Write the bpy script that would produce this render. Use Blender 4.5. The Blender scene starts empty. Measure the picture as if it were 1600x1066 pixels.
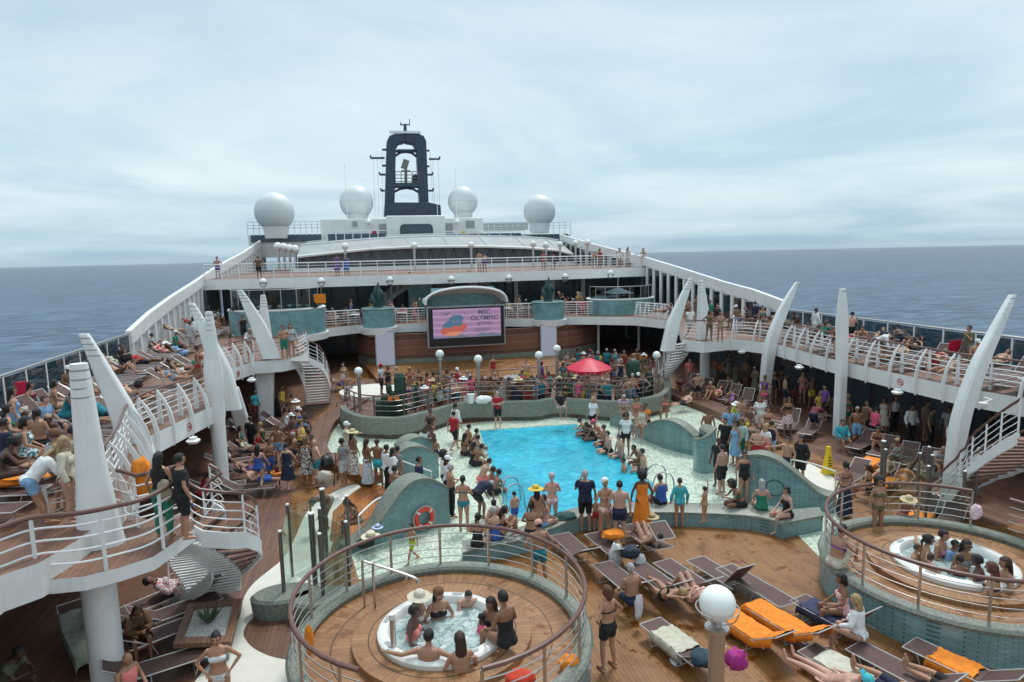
import bpy, bmesh, math, random
import numpy as np
from mathutils import Vector, Matrix
random.seed(7); np.random.seed(7)
RAD = math.radians
sc = bpy.context.scene
COL = sc.collection

# ---------------------------------------------------------------- camera
FPX, CZ = 1020.0, 8.2
def _ray(x, y): return np.array([x-800.0, 533.0-y, -FPX])
_h = lambda x: 414-36*x/1600
_Y = _ray(560, _h(560)); _Y /= np.linalg.norm(_Y)
_Z = np.cross(_ray(1600, 378), _ray(0, 414)); _Z /= np.linalg.norm(_Z)
if _Z[1] < 0: _Z = -_Z
_X = np.cross(_Y, _Z)
RM = np.array([_X, _Y, _Z]); CAMP = np.array([0, 0, CZ])
def W(px, py, z):
    d = RM @ _ray(px, py); t = (z-CZ)/d[2]; return Vector(CAMP+t*d)
def WY(px, py, Y):
    d = RM @ _ray(px, py); return Vector(CAMP+d*(Y/d[1]))
def WX(px, py, X):
    d = RM @ _ray(px, py); return Vector(CAMP+d*(X/d[0]))
def PR(p):
    d = RM.T @ (np.array(p)-CAMP); return (800-FPX*d[0]/d[2], 533+FPX*d[1]/d[2])
def ZAT(p, py):
    lo, hi = -5, 20
    for _ in range(30):
        m = (lo+hi)/2
        if PR((p[0], p[1], m))[1] > py: lo = m
        else: hi = m
    return lo
cam = bpy.data.cameras.new('camera'); camo = bpy.data.objects.new('camera', cam); COL.objects.link(camo)
Mt = Matrix([list(RM[0])+[0], list(RM[1])+[0], list(RM[2])+[CZ], [0, 0, 0, 1]])
camo.matrix_world = Mt
cam.sensor_width = 36; cam.lens = 36*FPX/1600; cam.clip_end = 30000; cam.clip_start = 0.1
sc.camera = camo
# ---------------------------------------------------------------- light
SUN_EL, SUN_AZ = 62, 35
sun = bpy.data.lights.new('sun', 'SUN'); sun.energy = 1.5; sun.angle = RAD(13); sun.color = (1, .96, .9)
suno = bpy.data.objects.new('sun', sun); COL.objects.link(suno)
suno.rotation_euler = (RAD(90-SUN_EL), 0, RAD(180-SUN_AZ+0))
w = bpy.data.worlds.new('World'); sc.world = w; w.use_nodes = True
nt = w.node_tree; N = nt.nodes; L = nt.links
bg = N['Background']; bg.inputs[1].default_value = .1
sky = N.new('ShaderNodeTexSky'); sky.sky_type = 'NISHITA'; sky.sun_disc = False
sky.sun_elevation = RAD(SUN_EL); sky.sun_rotation = RAD(SUN_AZ)
tc = N.new('ShaderNodeTexCoord'); sx = N.new('ShaderNodeSeparateXYZ'); L.new(tc.outputs['Generated'], sx.inputs[0])
def wm(op, a, b=None, cl=False):
    n = N.new('ShaderNodeMath'); n.operation = op; n.use_clamp = cl
    for i, v in enumerate((a, b)):
        if v is None: continue
        if isinstance(v, (int, float)): n.inputs[i].default_value = v
        else: L.new(v, n.inputs[i])
    return n.outputs[0]
den = wm('ADD', wm('MAXIMUM', sx.outputs[2], 0), .09)
cmb = N.new('ShaderNodeCombineXYZ')
L.new(wm('DIVIDE', sx.outputs[0], den), cmb.inputs[0]); L.new(wm('DIVIDE', sx.outputs[1], den), cmb.inputs[1])
nz = N.new('ShaderNodeTexNoise'); nz.inputs['Scale'].default_value = .42; nz.inputs['Detail'].default_value = 9; nz.inputs['Roughness'].default_value = .56
nz.inputs['Distortion'].default_value = .5
L.new(cmb.outputs[0], nz.inputs['Vector'])
cr = N.new('ShaderNodeValToRGB'); L.new(nz.outputs[0], cr.inputs[0])
e = cr.color_ramp.elements; e[0].position = .36; e[0].color = (.41, .53, .625, 1); e[1].position = .70; e[1].color = (.69, .76, .78, 1)
e2 = cr.color_ramp.elements.new(.50); e2.color = (.53, .635, .685, 1)
# overcast: brighter overhead, blue-grey band at the horizon
gr = N.new('ShaderNodeValToRGB'); L.new(wm('MAXIMUM', sx.outputs[2], 0), gr.inputs[0])
g = gr.color_ramp.elements; g[0].position = 0; g[0].color = (.62, .74, .84, 1); g[1].position = .8; g[1].color = (1.3, 1.3, 1.3, 1)
g2 = gr.color_ramp.elements.new(.10); g2.color = (1.0, 1.03, 1.03, 1)
g3 = gr.color_ramp.elements.new(.35); g3.color = (.92, .95, .99, 1)
mu = N.new('ShaderNodeMix'); mu.data_type = 'RGBA'; mu.blend_type = 'MULTIPLY'; mu.inputs[0].default_value = 1
L.new(cr.outputs[0], mu.inputs[6]); L.new(gr.outputs[0], mu.inputs[7])
sc10 = N.new('ShaderNodeVectorMath'); sc10.operation = 'SCALE'; sc10.inputs['Scale'].default_value = 8.6
L.new(mu.outputs[2], sc10.inputs[0])
mx = N.new('ShaderNodeMix'); mx.data_type = 'RGBA'; mx.inputs[0].default_value = .93
L.new(sky.outputs[0], mx.inputs[6]); L.new(sc10.outputs[0], mx.inputs[7]); L.new(mx.outputs[2], bg.inputs[0])
sc.view_settings.view_transform = 'Standard'; sc.view_settings.look = 'None'; sc.view_settings.exposure = 0.60; sc.view_settings.gamma = 1
sc.render.resolution_x = 1024; sc.render.resolution_y = 682
sc.render.engine = 'CYCLES'
sc.cycles.transparent_max_bounces = 48; sc.cycles.max_bounces = 10

# ---------------------------------------------------------------- materials
class Nd:
    def __init__(s, name):
        s.m = bpy.data.materials.new(name); s.m.use_nodes = True
        s.t = s.m.node_tree; s.n = s.t.nodes; s.b = s.n['Principled BSDF']
    def new(s, t, **k):
        n = s.n.new(t)
        for a, v in k.items(): setattr(n, a, v)
        return n
    def inp(s, n, i, v):
        if isinstance(v, bpy.types.NodeSocket): s.t.links.new(v, n.inputs[i])
        elif v is not None: n.inputs[i].default_value = v
    def math(s, op, a, b=None, c=None, clamp=False):
        n = s.new('ShaderNodeMath', operation=op, use_clamp=clamp)
        s.inp(n, 0, a); s.inp(n, 1, b)
        if c is not None: s.inp(n, 2, c)
        return n.outputs[0]
    def pos(s): return s.new('ShaderNodeNewGeometry').outputs['Position']
    def obj(s): return s.new('ShaderNodeTexCoord').outputs['Object']
    def sep(s, v):
        n = s.new('ShaderNodeSeparateXYZ'); s.inp(n, 0, v); return n.outputs
    def comb(s, x, y, z=0):
        n = s.new('ShaderNodeCombineXYZ'); s.inp(n, 0, x); s.inp(n, 1, y); s.inp(n, 2, z); return n.outputs[0]
    def scale(s, v, k):
        n = s.new('ShaderNodeVectorMath', operation='MULTIPLY'); s.inp(n, 0, v); n.inputs[1].default_value = k if hasattr(k, '__len__') else (k, k, k); return n.outputs[0]
    def noise(s, v, scale, detail=3, rough=.5, dist=0):
        n = s.new('ShaderNodeTexNoise'); s.inp(n, 'Vector', v); n.inputs['Scale'].default_value = scale
        n.inputs['Detail'].default_value = detail; n.inputs['Roughness'].default_value = rough; n.inputs['Distortion'].default_value = dist; return n.outputs[0]
    def ramp(s, v, stops):
        n = s.new('ShaderNodeValToRGB'); s.inp(n, 0, v); el = n.color_ramp.elements
        while len(el) < len(stops): el.new(.5)
        for e, (p, c) in zip(el, stops):
            e.position = p; e.color = (c, c, c, 1) if isinstance(c, (int, float)) else (*c, 1)
        return n.outputs[0]
    def mix(s, f, a, b, mode='MIX'):
        n = s.new('ShaderNodeMix', data_type='RGBA', blend_type=mode); s.inp(n, 0, f)
        for i, v in ((6, a), (7, b)):
            if isinstance(v, tuple) and len(v) == 3: v = (*v, 1)
            s.inp(n, i, v)
        return n.outputs[2]
    def bump(s, h, st=.3, d=.02):
        n = s.new('ShaderNodeBump'); s.inp(n, 'Height', h); n.inputs['Strength'].default_value = st; n.inputs['Distance'].default_value = d
        s.t.links.new(n.outputs[0], s.b.inputs['Normal'])
    def set(s, **k):
        mp = dict(col='Base Color', rough='Roughness', metal='Metallic', trans='Transmission Weight', ior='IOR', alpha='Alpha', em='Emission Color', ems='Emission Strength', coat='Coat Weight', sub='Subsurface Weight', spec='Specular IOR Level')
        for a, v in k.items():
            if isinstance(v, tuple) and len(v) == 3: v = (*v, 1)
            s.inp(s.b, mp[a], v)
        return s.m

MAT = {}
def plain(name, col, rough=.5, metal=0, var=.12, sc_=3, **k):
    n = Nd(name); v = n.noise(n.pos(), sc_, 5, .6)
    f = n.ramp(v, [(.3, 1-var), (.7, 1+var*.4)])
    n.set(col=n.mix(1, col, f, 'MULTIPLY'), rough=rough, metal=metal, **k); MAT[name] = n.m; return n.m
n = Nd('white_paint'); p = n.pos()
st = n.ramp(n.noise(n.scale(p, (3.2, 3.2, .35)), 1.6, 5, .65), [(.56, 0.0), (.74, 1.0)]); gr_ = n.noise(p, 1.3, 5, .6); rs = n.ramp(n.noise(n.scale(p, (5, 5, .5)), 1.3, 4, .7), [(.67, 0.0), (.74, 1.0)])
c_ = n.mix(1, (.80, .82, .81), n.ramp(gr_, [(.3, .90), (.7, 1.02)]), 'MULTIPLY'); c_ = n.mix(n.math('MULTIPLY', st, .30), c_, (.48, .50, .47)); c_ = n.mix(n.math('MULTIPLY', rs, .22), c_, (.42, .27, .15))
n.bump(gr_, .15, .01); n.set(col=c_, rough=.42); MAT['white_paint'] = n.m
plain('roof_grey', (.50, .53, .54), .5, 0, .15, .5)
plain('roof_sheet', (.34, .37, .38), .6, 0, .18, .4)
plain('truss_glass', (.085, .10, .11), .25, 0, .2, .6)
plain('white_plain', (.78, .80, .80), .45, 0, .05)
plain('steel', (.55, .53, .50), .3, .9, .1, 6)
plain('dark_steel', (.20, .19, .18), .35, .8, .1, 6)
plain('rail_wood', (.155, .075, .060), .4, 0, .25, 8)
plain('mast_paint', (.030, .052, .088), .45, 0, .25, 2)
plain('statue_bronze', (.025, .075, .080), .45, .3, .35, 6)
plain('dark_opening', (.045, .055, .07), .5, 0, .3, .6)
plain('grey_paint', (.33, .35, .36), .5, 0, .1)
plain('ceiling_paint', (.30, .31, .31), .6, 0, .1)
plain('sling_brown', (.100, .052, .046), .7, 0, .2, 12)
plain('alu', (.62, .60, .58), .35, .6, .1, 8)
plain('cactus_green', (.012, .055, .035), .5, 0, .35, 5)
plain('red_vinyl', (.60, .006, .045), .5, 0, .12, 4)
plain('buoy_red', (.70, .06, .03), .45, 0, .12, 8)
plain('cone_yellow', (.80, .56, .02), .45, 0, .08, 8)
plain('black_plastic', (.012, .012, .014), .4, 0, .2, 8)
plain('cream_paint', (.72, .70, .62), .5, 0, .1, 2)
plain('orange_plastic', (.85, .25, .02), .5, 0, .1, 8)
plain('gravel_white', (.55, .56, .53), .9, 0, .8, 30)
plain('leaf_green', (.04, .09, .04), .5, 0, .4, 10)
plain('sign_red', (.55, .03, .03), .5); plain('sign_black', (.02, .02, .02), .5); plain('sign_white', (.8, .8, .8), .5)
plain('shrub_green', (.03, .07, .05), .7, 0, .7, 14)
plain('hull_white', (.7, .72, .73), .5)
plain('tub_white', (.80, .80, .76), .25, 0, .08, 4)

# globe lamps: white opal glass (not lit)
n = Nd('opal'); MAT['opal'] = n.set(col=(.85, .87, .84), rough=.25, sub=.1)
# dome radome with panel seams
n = Nd('radome'); ob = n.sep(n.obj())
seam = n.math('LESS_THAN', n.math('ABSOLUTE', n.math('SUBTRACT', ob[2], .0)), .04)
sv = n.noise(n.pos(), .8, 4)
n.set(col=n.mix(n.math('MULTIPLY', seam, .35), n.mix(sv, (.72, .76, .76), (.62, .67, .67)), (.3, .32, .33)), rough=.45); MAT['radome'] = n.m

def teak(name, c1, c2, wet=.5, polar=None, pw=.11, tint=None):
    n = Nd(name); p = n.pos(); s = n.sep(p)
    if polar:
        dx = n.math('SUBTRACT', s[0], polar[0]); dy = n.math('SUBTRACT', s[1], polar[1])
        r = n.math('SQRT', n.math('ADD', n.math('MULTIPLY', dx, dx), n.math('MULTIPLY', dy, dy)))
        a = n.math('ARCTAN2', dy, dx)
        u = n.math('MULTIPLY', a, 96/(2*math.pi)*1.0); v = n.math('DIVIDE', r, .72)
        wid = .045
    else:
        u = n.math('DIVIDE', s[0], pw); v = n.math('DIVIDE', n.math('ADD', s[1], n.math('MULTIPLY', n.math('FLOOR', u), 1.37)), 2.6); wid = .075
    fu = n.math('FRACT', u); fv = n.math('FRACT', v)
    seam = n.math('MAXIMUM', n.math('LESS_THAN', fu, wid), n.math('LESS_THAN', fv, .008 if not polar else .03))
    wn = n.new('ShaderNodeTexWhiteNoise', noise_dimensions='2D'); n.inp(wn, 'Vector', n.comb(n.math('FLOOR', u), n.math('FLOOR', v)))
    grain = n.noise(n.scale(p, (1, 1, 1) if polar else (14, 1.2, 1)), 3, 4)
    big = n.noise(p, .5, 4, .55)
    f = n.math('ADD', n.math('MULTIPLY', wn.outputs[0], .32), n.math('ADD', n.math('MULTIPLY', grain, .35), n.math('MULTIPLY', big, .4)))
    col = n.ramp(f, [(.3, c1), (.85, c2)])
    wetm = n.ramp(n.noise(p, .55, 6, .62, .6), [(.5, 0.0), (.62, 1.0)])
    wsmall = n.ramp(n.noise(p, 2.1, 5, .7, .3), [(.56, 0.0), (.64, 1.0)])
    wt = n.math('MULTIPLY', n.math('MAXIMUM', n.math('MULTIPLY', wetm, .6), wsmall), wet)
    col = n.mix(wt, col, n.mix(1, col, (.62, .44, .30), 'MULTIPLY'))
    col = n.mix(seam, col, (.035, .018, .01))
    n.bump(n.math('SUBTRACT', n.math('MULTIPLY', grain, .2), seam), .35, .006)
    n.set(col=col, rough=n.math('SUBTRACT', .52, n.math('MULTIPLY', wt, .36)))
    MAT[name] = n.m
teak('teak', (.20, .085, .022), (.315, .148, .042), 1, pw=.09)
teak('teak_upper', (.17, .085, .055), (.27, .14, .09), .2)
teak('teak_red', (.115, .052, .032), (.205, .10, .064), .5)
teak('teak_wet', (.30, .10, .018), (.46, .18, .035), 1)
def mosaic(name, c1, c2, c3, sc_=22, rough=.3, bump=.15):
    n = Nd(name); p = n.pos()
    v = n.new('ShaderNodeTexVoronoi', feature='F1', distance='CHEBYCHEV'); n.inp(v, 'Vector', p); v.inputs['Scale'].default_value = sc_; v.inputs['Randomness'].default_value = .35
    cell = n.sep(v.outputs['Color'])[0]
    col = n.ramp(n.math('ADD', n.math('MULTIPLY', cell, .75), n.math('MULTIPLY', n.noise(p, 1.2, 4), .35)), [(.2, c1), (.5, c2), (.85, c3)])
    gro = n.math('GREATER_THAN', v.outputs['Distance'], .43)
    col = n.mix(n.math('MULTIPLY', gro, .4), col, (.25, .28, .25))
    n.bump(n.math('SUBTRACT', 0, gro), bump, .004); n.set(col=col, rough=rough); MAT[name] = n.m
mosaic('mosaic_pale', (.36, .47, .36), (.56, .66, .52), (.72, .78, .66), 13, .25)
mosaic('mosaic_grey', (.12, .135, .108), (.165, .185, .150), (.22, .24, .195), 26, .45)
def brick(name, c1, c2, rough=.25):
    n = Nd(name); s = n.sep(n.pos())
    bt = n.new('ShaderNodeTexBrick'); n.inp(bt, 'Vector', n.comb(n.math('ADD', n.math('MULTIPLY', s[0], .8), n.math('MULTIPLY', s[1], .6)), s[2]))
    bt.inputs['Scale'].default_value = 1; bt.inputs['Brick Width'].default_value = .10; bt.inputs['Row Height'].default_value = .05; bt.inputs['Mortar Size'].default_value = .004
    bt.inputs['Color1'].default_value = (*c1, 1); bt.inputs['Color2'].default_value = (*c2, 1); bt.inputs['Mortar'].default_value = (c1[0]*.55, c1[1]*.6, c1[2]*.6, 1)
    v = n.noise(n.pos(), 1.6, 5, .6)
    n.set(col=n.mix(1, bt.outputs[0], n.ramp(v, [(.3, .7), (.7, 1.15)]), 'MULTIPLY'), rough=rough); MAT[name] = n.m
brick('tile_blue', (.17, .29, .31), (.22, .355, .375))
brick('tile_aqua', (.17, .33, .36), (.24, .42, .45))
# pool water
n = Nd('pool_water_mat'); p = n.pos()
a = n.noise(n.scale(p, (1, 1.6, 1)), 2.2, 4, .6, 1.2); b = n.noise(p, .35, 3)
sp = n.ramp(n.noise(n.scale(p, (1, 2.2, 1)), 3.2, 3, .6, .8), [(.62, 0.0), (.72, 1.0)])
col = n.mix(n.ramp(a, [(.35, 0.0), (.65, 1.0)]), (.012, .31, .48), (.04, .52, .66)); col = n.mix(1, col, n.ramp(b, [(.35, .78), (.65, 1.12)]), 'MULTIPLY'); col = n.mix(n.math('MULTIPLY', sp, .25), col, (.3, .7, .8))
n.bump(n.math('ADD', a, sp), .42, .07); MAT['pool_water'] = n.set(col=col, rough=.06, ior=1.33)
# tub water: foam
n = Nd('tub_water_mat'); p = n.pos(); a = n.noise(p, 7, 6, .7, 1.0)
n.bump(a, .9, .05); MAT['tub_water'] = n.set(col=n.ramp(a, [(.35, (.16, .26, .27)), (.5, (.36, .47, .47)), (.66, (.75, .82, .82))]), rough=.25)
# sea
n = Nd('sea_mat'); p = n.pos()
h1 = n.noise(n.scale(p, (.5, 1.0, 1)), .12, 6, .62, .3); h2 = n.noise(n.scale(p, (.6, 1.1, 1)), .02, 3, .5); h3 = n.noise(p, .0035, 4, .5); h4 = n.noise(n.scale(p, (.45, 1, 1)), .045, 5, .65)
col = n.mix(n.ramp(h1, [(.42, 0.0), (.60, 1.0)]), (.006, .022, .060), (.075, .145, .235)); col = n.mix(n.ramp(h3, [(.4, 0.0), (.6, .5)]), col, (.055, .10, .155))
col = n.mix(n.ramp(h4, [(.44, 0.0), (.60, .65)]), col, (.012, .035, .075)); col = n.mix(n.ramp(n.noise(n.scale(p, (.35, 1, 1)), .22, 4, .7), [(.66, 0.0), (.72, .8)]), col, (.30, .38, .44))
n.bump(n.math('ADD', h1, n.math('MULTIPLY', h2, 2)), .6, 2.0); MAT['sea'] = n.set(col=col, rough=.35, ior=1.33, spec=.35)
# glass
def glass(name, tint, gl=.12, dens=.55):
    n = Nd(name); t = n.t; out = n.n['Material Output']
    tr = n.new('ShaderNodeBsdfTransparent'); tr.inputs[0].default_value = (*tint, 1)
    go = n.new('ShaderNodeBsdfGlossy'); go.inputs[0].default_value = (.8, .9, .9, 1); go.inputs[1].default_value = .04
    fr = n.new('ShaderNodeFresnel'); fr.inputs[0].default_value = 1.45
    m = n.new('ShaderNodeMixShader'); n.inp(m, 0, n.math('MULTIPLY', n.math('ADD', n.math('MULTIPLY', fr.outputs[0], 1.0), gl, clamp=True), n.math('SUBTRACT', 1, n.new('ShaderNodeNewGeometry').outputs['Backfacing']))); t.links.new(tr.outputs[0], m.inputs[1]); t.links.new(go.outputs[0], m.inputs[2])
    t.links.new(m.outputs[0], out.inputs[0]); MAT[name] = n.m
glass('glass_clear', (.86, .90, .88), .04); glass('glass_tint', (.30, .36, .38), .05); glass('glass_dark', (.10, .13, .15), .10)
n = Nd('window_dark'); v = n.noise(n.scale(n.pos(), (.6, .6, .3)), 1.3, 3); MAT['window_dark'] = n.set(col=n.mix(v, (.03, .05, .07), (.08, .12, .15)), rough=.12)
# timber cladding of the screen wall
n = Nd('cladding'); s = n.sep(n.pos()); u = n.math('DIVIDE', s[2], .52); fl = n.math('FLOOR', u); sm = n.math('LESS_THAN', n.math('FRACT', u), .09)
wn = n.new('ShaderNodeTexWhiteNoise', noise_dimensions='1D'); n.inp(wn, 'W', fl); g_ = n.noise(n.scale(n.pos(), (1.2, 1.2, 12)), 1.6, 4)
col = n.ramp(n.math('ADD', n.math('MULTIPLY', wn.outputs[0], .4), n.math('MULTIPLY', g_, .6)), [(.2, (.10, .040, .026)), (.8, (.25, .105, .065))])
n.bump(n.math('SUBTRACT', 0, sm), .5, .03); MAT['cladding'] = n.set(col=n.mix(sm, col, (.26, .17, .13)), rough=.45)
# people
n = Nd('skin'); oi = n.new('ShaderNodeObjectInfo'); v = n.noise(n.obj(), 6, 4); MAT['skin'] = n.set(col=n.mix(1, oi.outputs['Color'], n.ramp(v, [(.3, .86), (.7, 1.08)]), 'MULTIPLY'), rough=.5, sub=.06)
n = Nd('cloth'); oi = n.new('ShaderNodeObjectInfo'); v = n.noise(n.obj(), 9, 5, .65)
n.bump(v, .5, .03); MAT['cloth'] = n.set(col=n.mix(1, oi.outputs['Color'], n.ramp(v, [(.3, .72), (.7, 1.08)]), 'MULTIPLY'), rough=.8)
n = Nd('cloth_print'); oi = n.new('ShaderNodeObjectInfo'); v = n.noise(n.obj(), 24, 2, .5)
MAT['cloth_print'] = n.set(col=n.mix(n.ramp(v, [(.47, 0.0), (.52, 1.0)]), oi.outputs['Color'], (.75, .72, .68)), rough=.8)
n = Nd('hair'); oi = n.new('ShaderNodeObjectInfo'); v = n.noise(n.scale(n.obj(), (40, 40, 6)), 2, 4); n.bump(v, .8, .02)
MAT['hair'] = n.set(col=n.mix(1, oi.outputs['Color'], n.ramp(v, [(.3, .55), (.7, 1.5)]), 'MULTIPLY'), rough=.55)
n = Nd('straw'); oi = n.new('ShaderNodeObjectInfo'); MAT['straw'] = n.set(col=n.mix(1, oi.outputs['Color'], n.ramp(n.noise(n.obj(), 30, 2), [(.3, .75), (.7, 1.05)]), 'MULTIPLY'), rough=.8)
plain('eye', (.015, .01, .01), .3)
plain('lips', (.30, .09, .08), .5)
def emis(name, col, st):
    n = Nd(name); n.set(col=(.02, .02, .02), em=col, ems=st, rough=.3); MAT[name] = n.m
n = Nd('screen_pink'); s = n.sep(n.pos()); v = n.math('FRACT', n.math('ADD', n.math('DIVIDE', s[2], .42), n.math('MULTIPLY', n.noise(n.pos(), .8, 1), .6)))
n.set(col=(.02, .02, .02), em=n.ramp(v, [(.25, (.36, .22, .38)), (.5, (.56, .34, .54)), (.75, (.36, .22, .38))]), ems=.52, rough=.3); MAT['screen_pink'] = n.m
emis('scr_dark', (.05, .05, .08), .8); emis('scr_blue', (.05, .13, .22), .7); emis('scr_red', (.42, .09, .07), .7); emis('scr_orange', (.55, .20, .12), .7); emis('scr_slate', (.10, .13, .18), .8)
emis('panel_glow', (.36, .40, .50), .45)

# ---------------------------------------------------------------- mesh builder
class MB:
    def __init__(s): s.v = []; s.f = []; s.m = []
    def add(s, vs, fs, mi=0):
        o = len(s.v); s.v += [tuple(v) for v in vs]; s.f += [tuple(o+i for i in f) for f in fs]; s.m += [mi]*len(fs); return s
    def box(s, c, d, rz=0, mi=0, rx=0, M=None):
        x, y, z = d[0]/2, d[1]/2, d[2]/2
        vs = [Vector((a*x, b*y, e*z)) for a in (-1, 1) for b in (-1, 1) for e in (-1, 1)]
        Rm = Matrix.Rotation(rz, 3, 'Z') @ Matrix.Rotation(rx, 3, 'X') if M is None else M
        vs = [Rm @ v + Vector(c) for v in vs]
        return s.add(vs, [(0, 1, 3, 2), (4, 6, 7, 5), (0, 4, 5, 1), (2, 3, 7, 6), (0, 2, 6, 4), (1, 5, 7, 3)], mi)
    def prism(s, poly, z0, z1, mi=0, mside=None):
        a = sum(poly[i][0]*poly[(i+1) % len(poly)][1]-poly[(i+1) % len(poly)][0]*poly[i][1] for i in range(len(poly)))
        if a < 0: poly = poly[::-1]
        k = len(poly); vs = [(p[0], p[1], z0) for p in poly]+[(p[0], p[1], z1) for p in poly]
        s.add(vs, [tuple(range(k-1, -1, -1)), tuple(range(k, 2*k))], mi)
        s.add(vs, [(i, (i+1) % k, k+(i+1) % k, k+i) for i in range(k)], mi if mside is None else mside); return s
    def tube(s, pts, r, k=8, mi=0, cap=True):
        pts = [Vector(p) for p in pts]; q = len(pts)
        rs = r if hasattr(r, '__len__') else [r]*q
        vs = []; up = None
        for i, p in enumerate(pts):
            t = (pts[min(i+1, q-1)]-pts[max(i-1, 0)]).normalized()
            if up is None: up = t.orthogonal().normalized()
            else:
                up = up-t*up.dot(t); up = up.normalized() if up.length > 1e-6 else t.orthogonal().normalized()
            b = t.cross(up)
            for j in range(k):
                an = 2*math.pi*j/k; vs.append(p+(up*math.cos(an)+b*math.sin(an))*rs[i])
        fs = [(i*k+j, i*k+(j+1) % k, (i+1)*k+(j+1) % k, (i+1)*k+j) for i in range(q-1) for j in range(k)]
        if cap: fs += [tuple(range(k-1, -1, -1)), tuple(range((q-1)*k, q*k))]
        return s.add(vs, fs, mi)
    def ring(s, c, R, r, z, k=48, kk=8, mi=0, a0=0, a1=2*math.pi):
        full = abs(a1-a0-2*math.pi) < 1e-6
        pts = [(c[0]+R*math.cos(a0+(a1-a0)*i/k), c[1]+R*math.sin(a0+(a1-a0)*i/k), z) for i in range(k+1)]
        return s.tube(pts, r, kk, mi)
    def lathe(s, prof, c=(0, 0, 0), k=24, mi=0, sx=1, sy=1):
        vs = []; fs = []
        for (r, z) in prof:
            for j in range(k):
                a = 2*math.pi*j/k; vs.append((c[0]+r*math.cos(a)*sx, c[1]+r*math.sin(a)*sy, c[2]+z))
        for i in range(len(prof)-1):
            for j in range(k): fs.append((i*k+j, i*k+(j+1) % k, (i+1)*k+(j+1) % k, (i+1)*k+j))
        if prof[0][0] > 1e-4: fs.append(tuple(range(k-1, -1, -1)))
        if prof[-1][0] > 1e-4: fs.append(tuple(range((len(prof)-1)*k, len(prof)*k)))
        return s.add(vs, fs, mi)
    def sphere(s, c, r, k=16, mi=0, M=None):
        rr = r if hasattr(r, '__len__') else (r, r, r); vs = []; fs = []; n2 = max(k//2, 4)
        vs.append(Vector((0, 0, -rr[2])))
        for i in range(1, n2):
            ph = -math.pi/2+math.pi*i/n2
            for j in range(k):
                a = 2*math.pi*j/k; vs.append(Vector((rr[0]*math.cos(ph)*math.cos(a), rr[1]*math.cos(ph)*math.sin(a), rr[2]*math.sin(ph))))
        vs.append(Vector((0, 0, rr[2])))
        for j in range(k): fs.append((0, 1+(j+1) % k, 1+j))
        for i in range(n2-2):
            for j in range(k): fs.append((1+i*k+j, 1+i*k+(j+1) % k, 1+(i+1)*k+(j+1) % k, 1+(i+1)*k+j))
        o = 1+(n2-2)*k
        for j in range(k): fs.append((o+j, o+(j+1) % k, len(vs)-1))
        if M is not None: vs = [M @ v for v in vs]
        return s.add([v+Vector(c) for v in vs], fs, mi)
    def loft(s, rings, mi=0, cap=True):
        k = len(rings[0]); vs = [v for r in rings for v in r]
        fs = [(i*k+j, i*k+(j+1) % k, (i+1)*k+(j+1) % k, (i+1)*k+j) for i in range(len(rings)-1) for j in range(k)]
        if cap: fs += [tuple(range(k-1, -1, -1)), tuple(range((len(rings)-1)*k, len(rings)*k))]
        return s.add(vs, fs, mi)
    def mesh(s, name, mats, smooth=35):
        me = bpy.data.meshes.new(name); me.from_pydata(s.v, [], s.f)
        for m in (mats if isinstance(mats, (list, tuple)) else [mats]): me.materials.append(MAT[m] if isinstance(m, str) else m)
        if any(s.m): me.polygons.foreach_set('material_index', s.m)
        me.update()
        bm = bmesh.new(); bm.from_mesh(me); bmesh.ops.recalc_face_normals(bm, faces=bm.faces); bm.to_mesh(me); bm.free()
        if smooth: me.shade_smooth(); me.set_sharp_from_angle(angle=RAD(smooth))
        return me
    def build(s, name, mats, parent=None, smooth=35, bevel=0):
        o = bpy.data.objects.new(name, s.mesh(name, mats, smooth)); COL.objects.link(o)
        if parent:
            o.parent = parent; o.matrix_parent_inverse = Matrix.Translation(parent.location).inverted() if parent.rotation_euler.z == 0 else Matrix()
        if bevel:
            b = o.modifiers.new('bevel', 'BEVEL'); b.width = bevel; b.segments = 2; b.limit_method = 'ANGLE'
        return o
REG = []
def tag(o, label, cat, group=None):
    o['label'] = label; o['category'] = cat
    if group: o['group'] = group
    REG.append(o); return o
def struct(o): o['kind'] = 'structure'; return o
def thing(name, label, cat, loc=(0, 0, 0), rz=0, group=None):
    o = bpy.data.objects.new(name, None); COL.objects.link(o); o.location = loc; o.rotation_euler = (0, 0, rz)
    o.empty_display_size = .2; return tag(o, label, cat, group)
def dup(root, loc, rz, label, group=None, color=None, sc_=None):
    r = root.copy(); COL.objects.link(r); r.location = loc; r.rotation_euler = (0, 0, rz)
    if sc_: r.scale = (sc_, sc_, sc_)
    for ch in root.children:
        c = ch.copy(); COL.objects.link(c); c.parent = r
        for g in ch.children:
            d = g.copy(); COL.objects.link(d); d.parent = c
    return tag(r, label, root['category'], group or root.get('group'))
def catmull(pts, n=6):
    P = [Vector(p) for p in pts]; out = []
    for i in range(len(P)-1):
        p0, p1, p2, p3 = P[max(i-1, 0)], P[i], P[i+1], P[min(i+2, len(P)-1)]
        for j in range(n):
            t = j/n; out.append(.5*((2*p1)+(p2-p0)*t+(2*p0-5*p1+4*p2-p3)*t*t+(3*p1-p0-3*p2+p3)*t**3))
    out.append(P[-1]); return out
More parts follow.
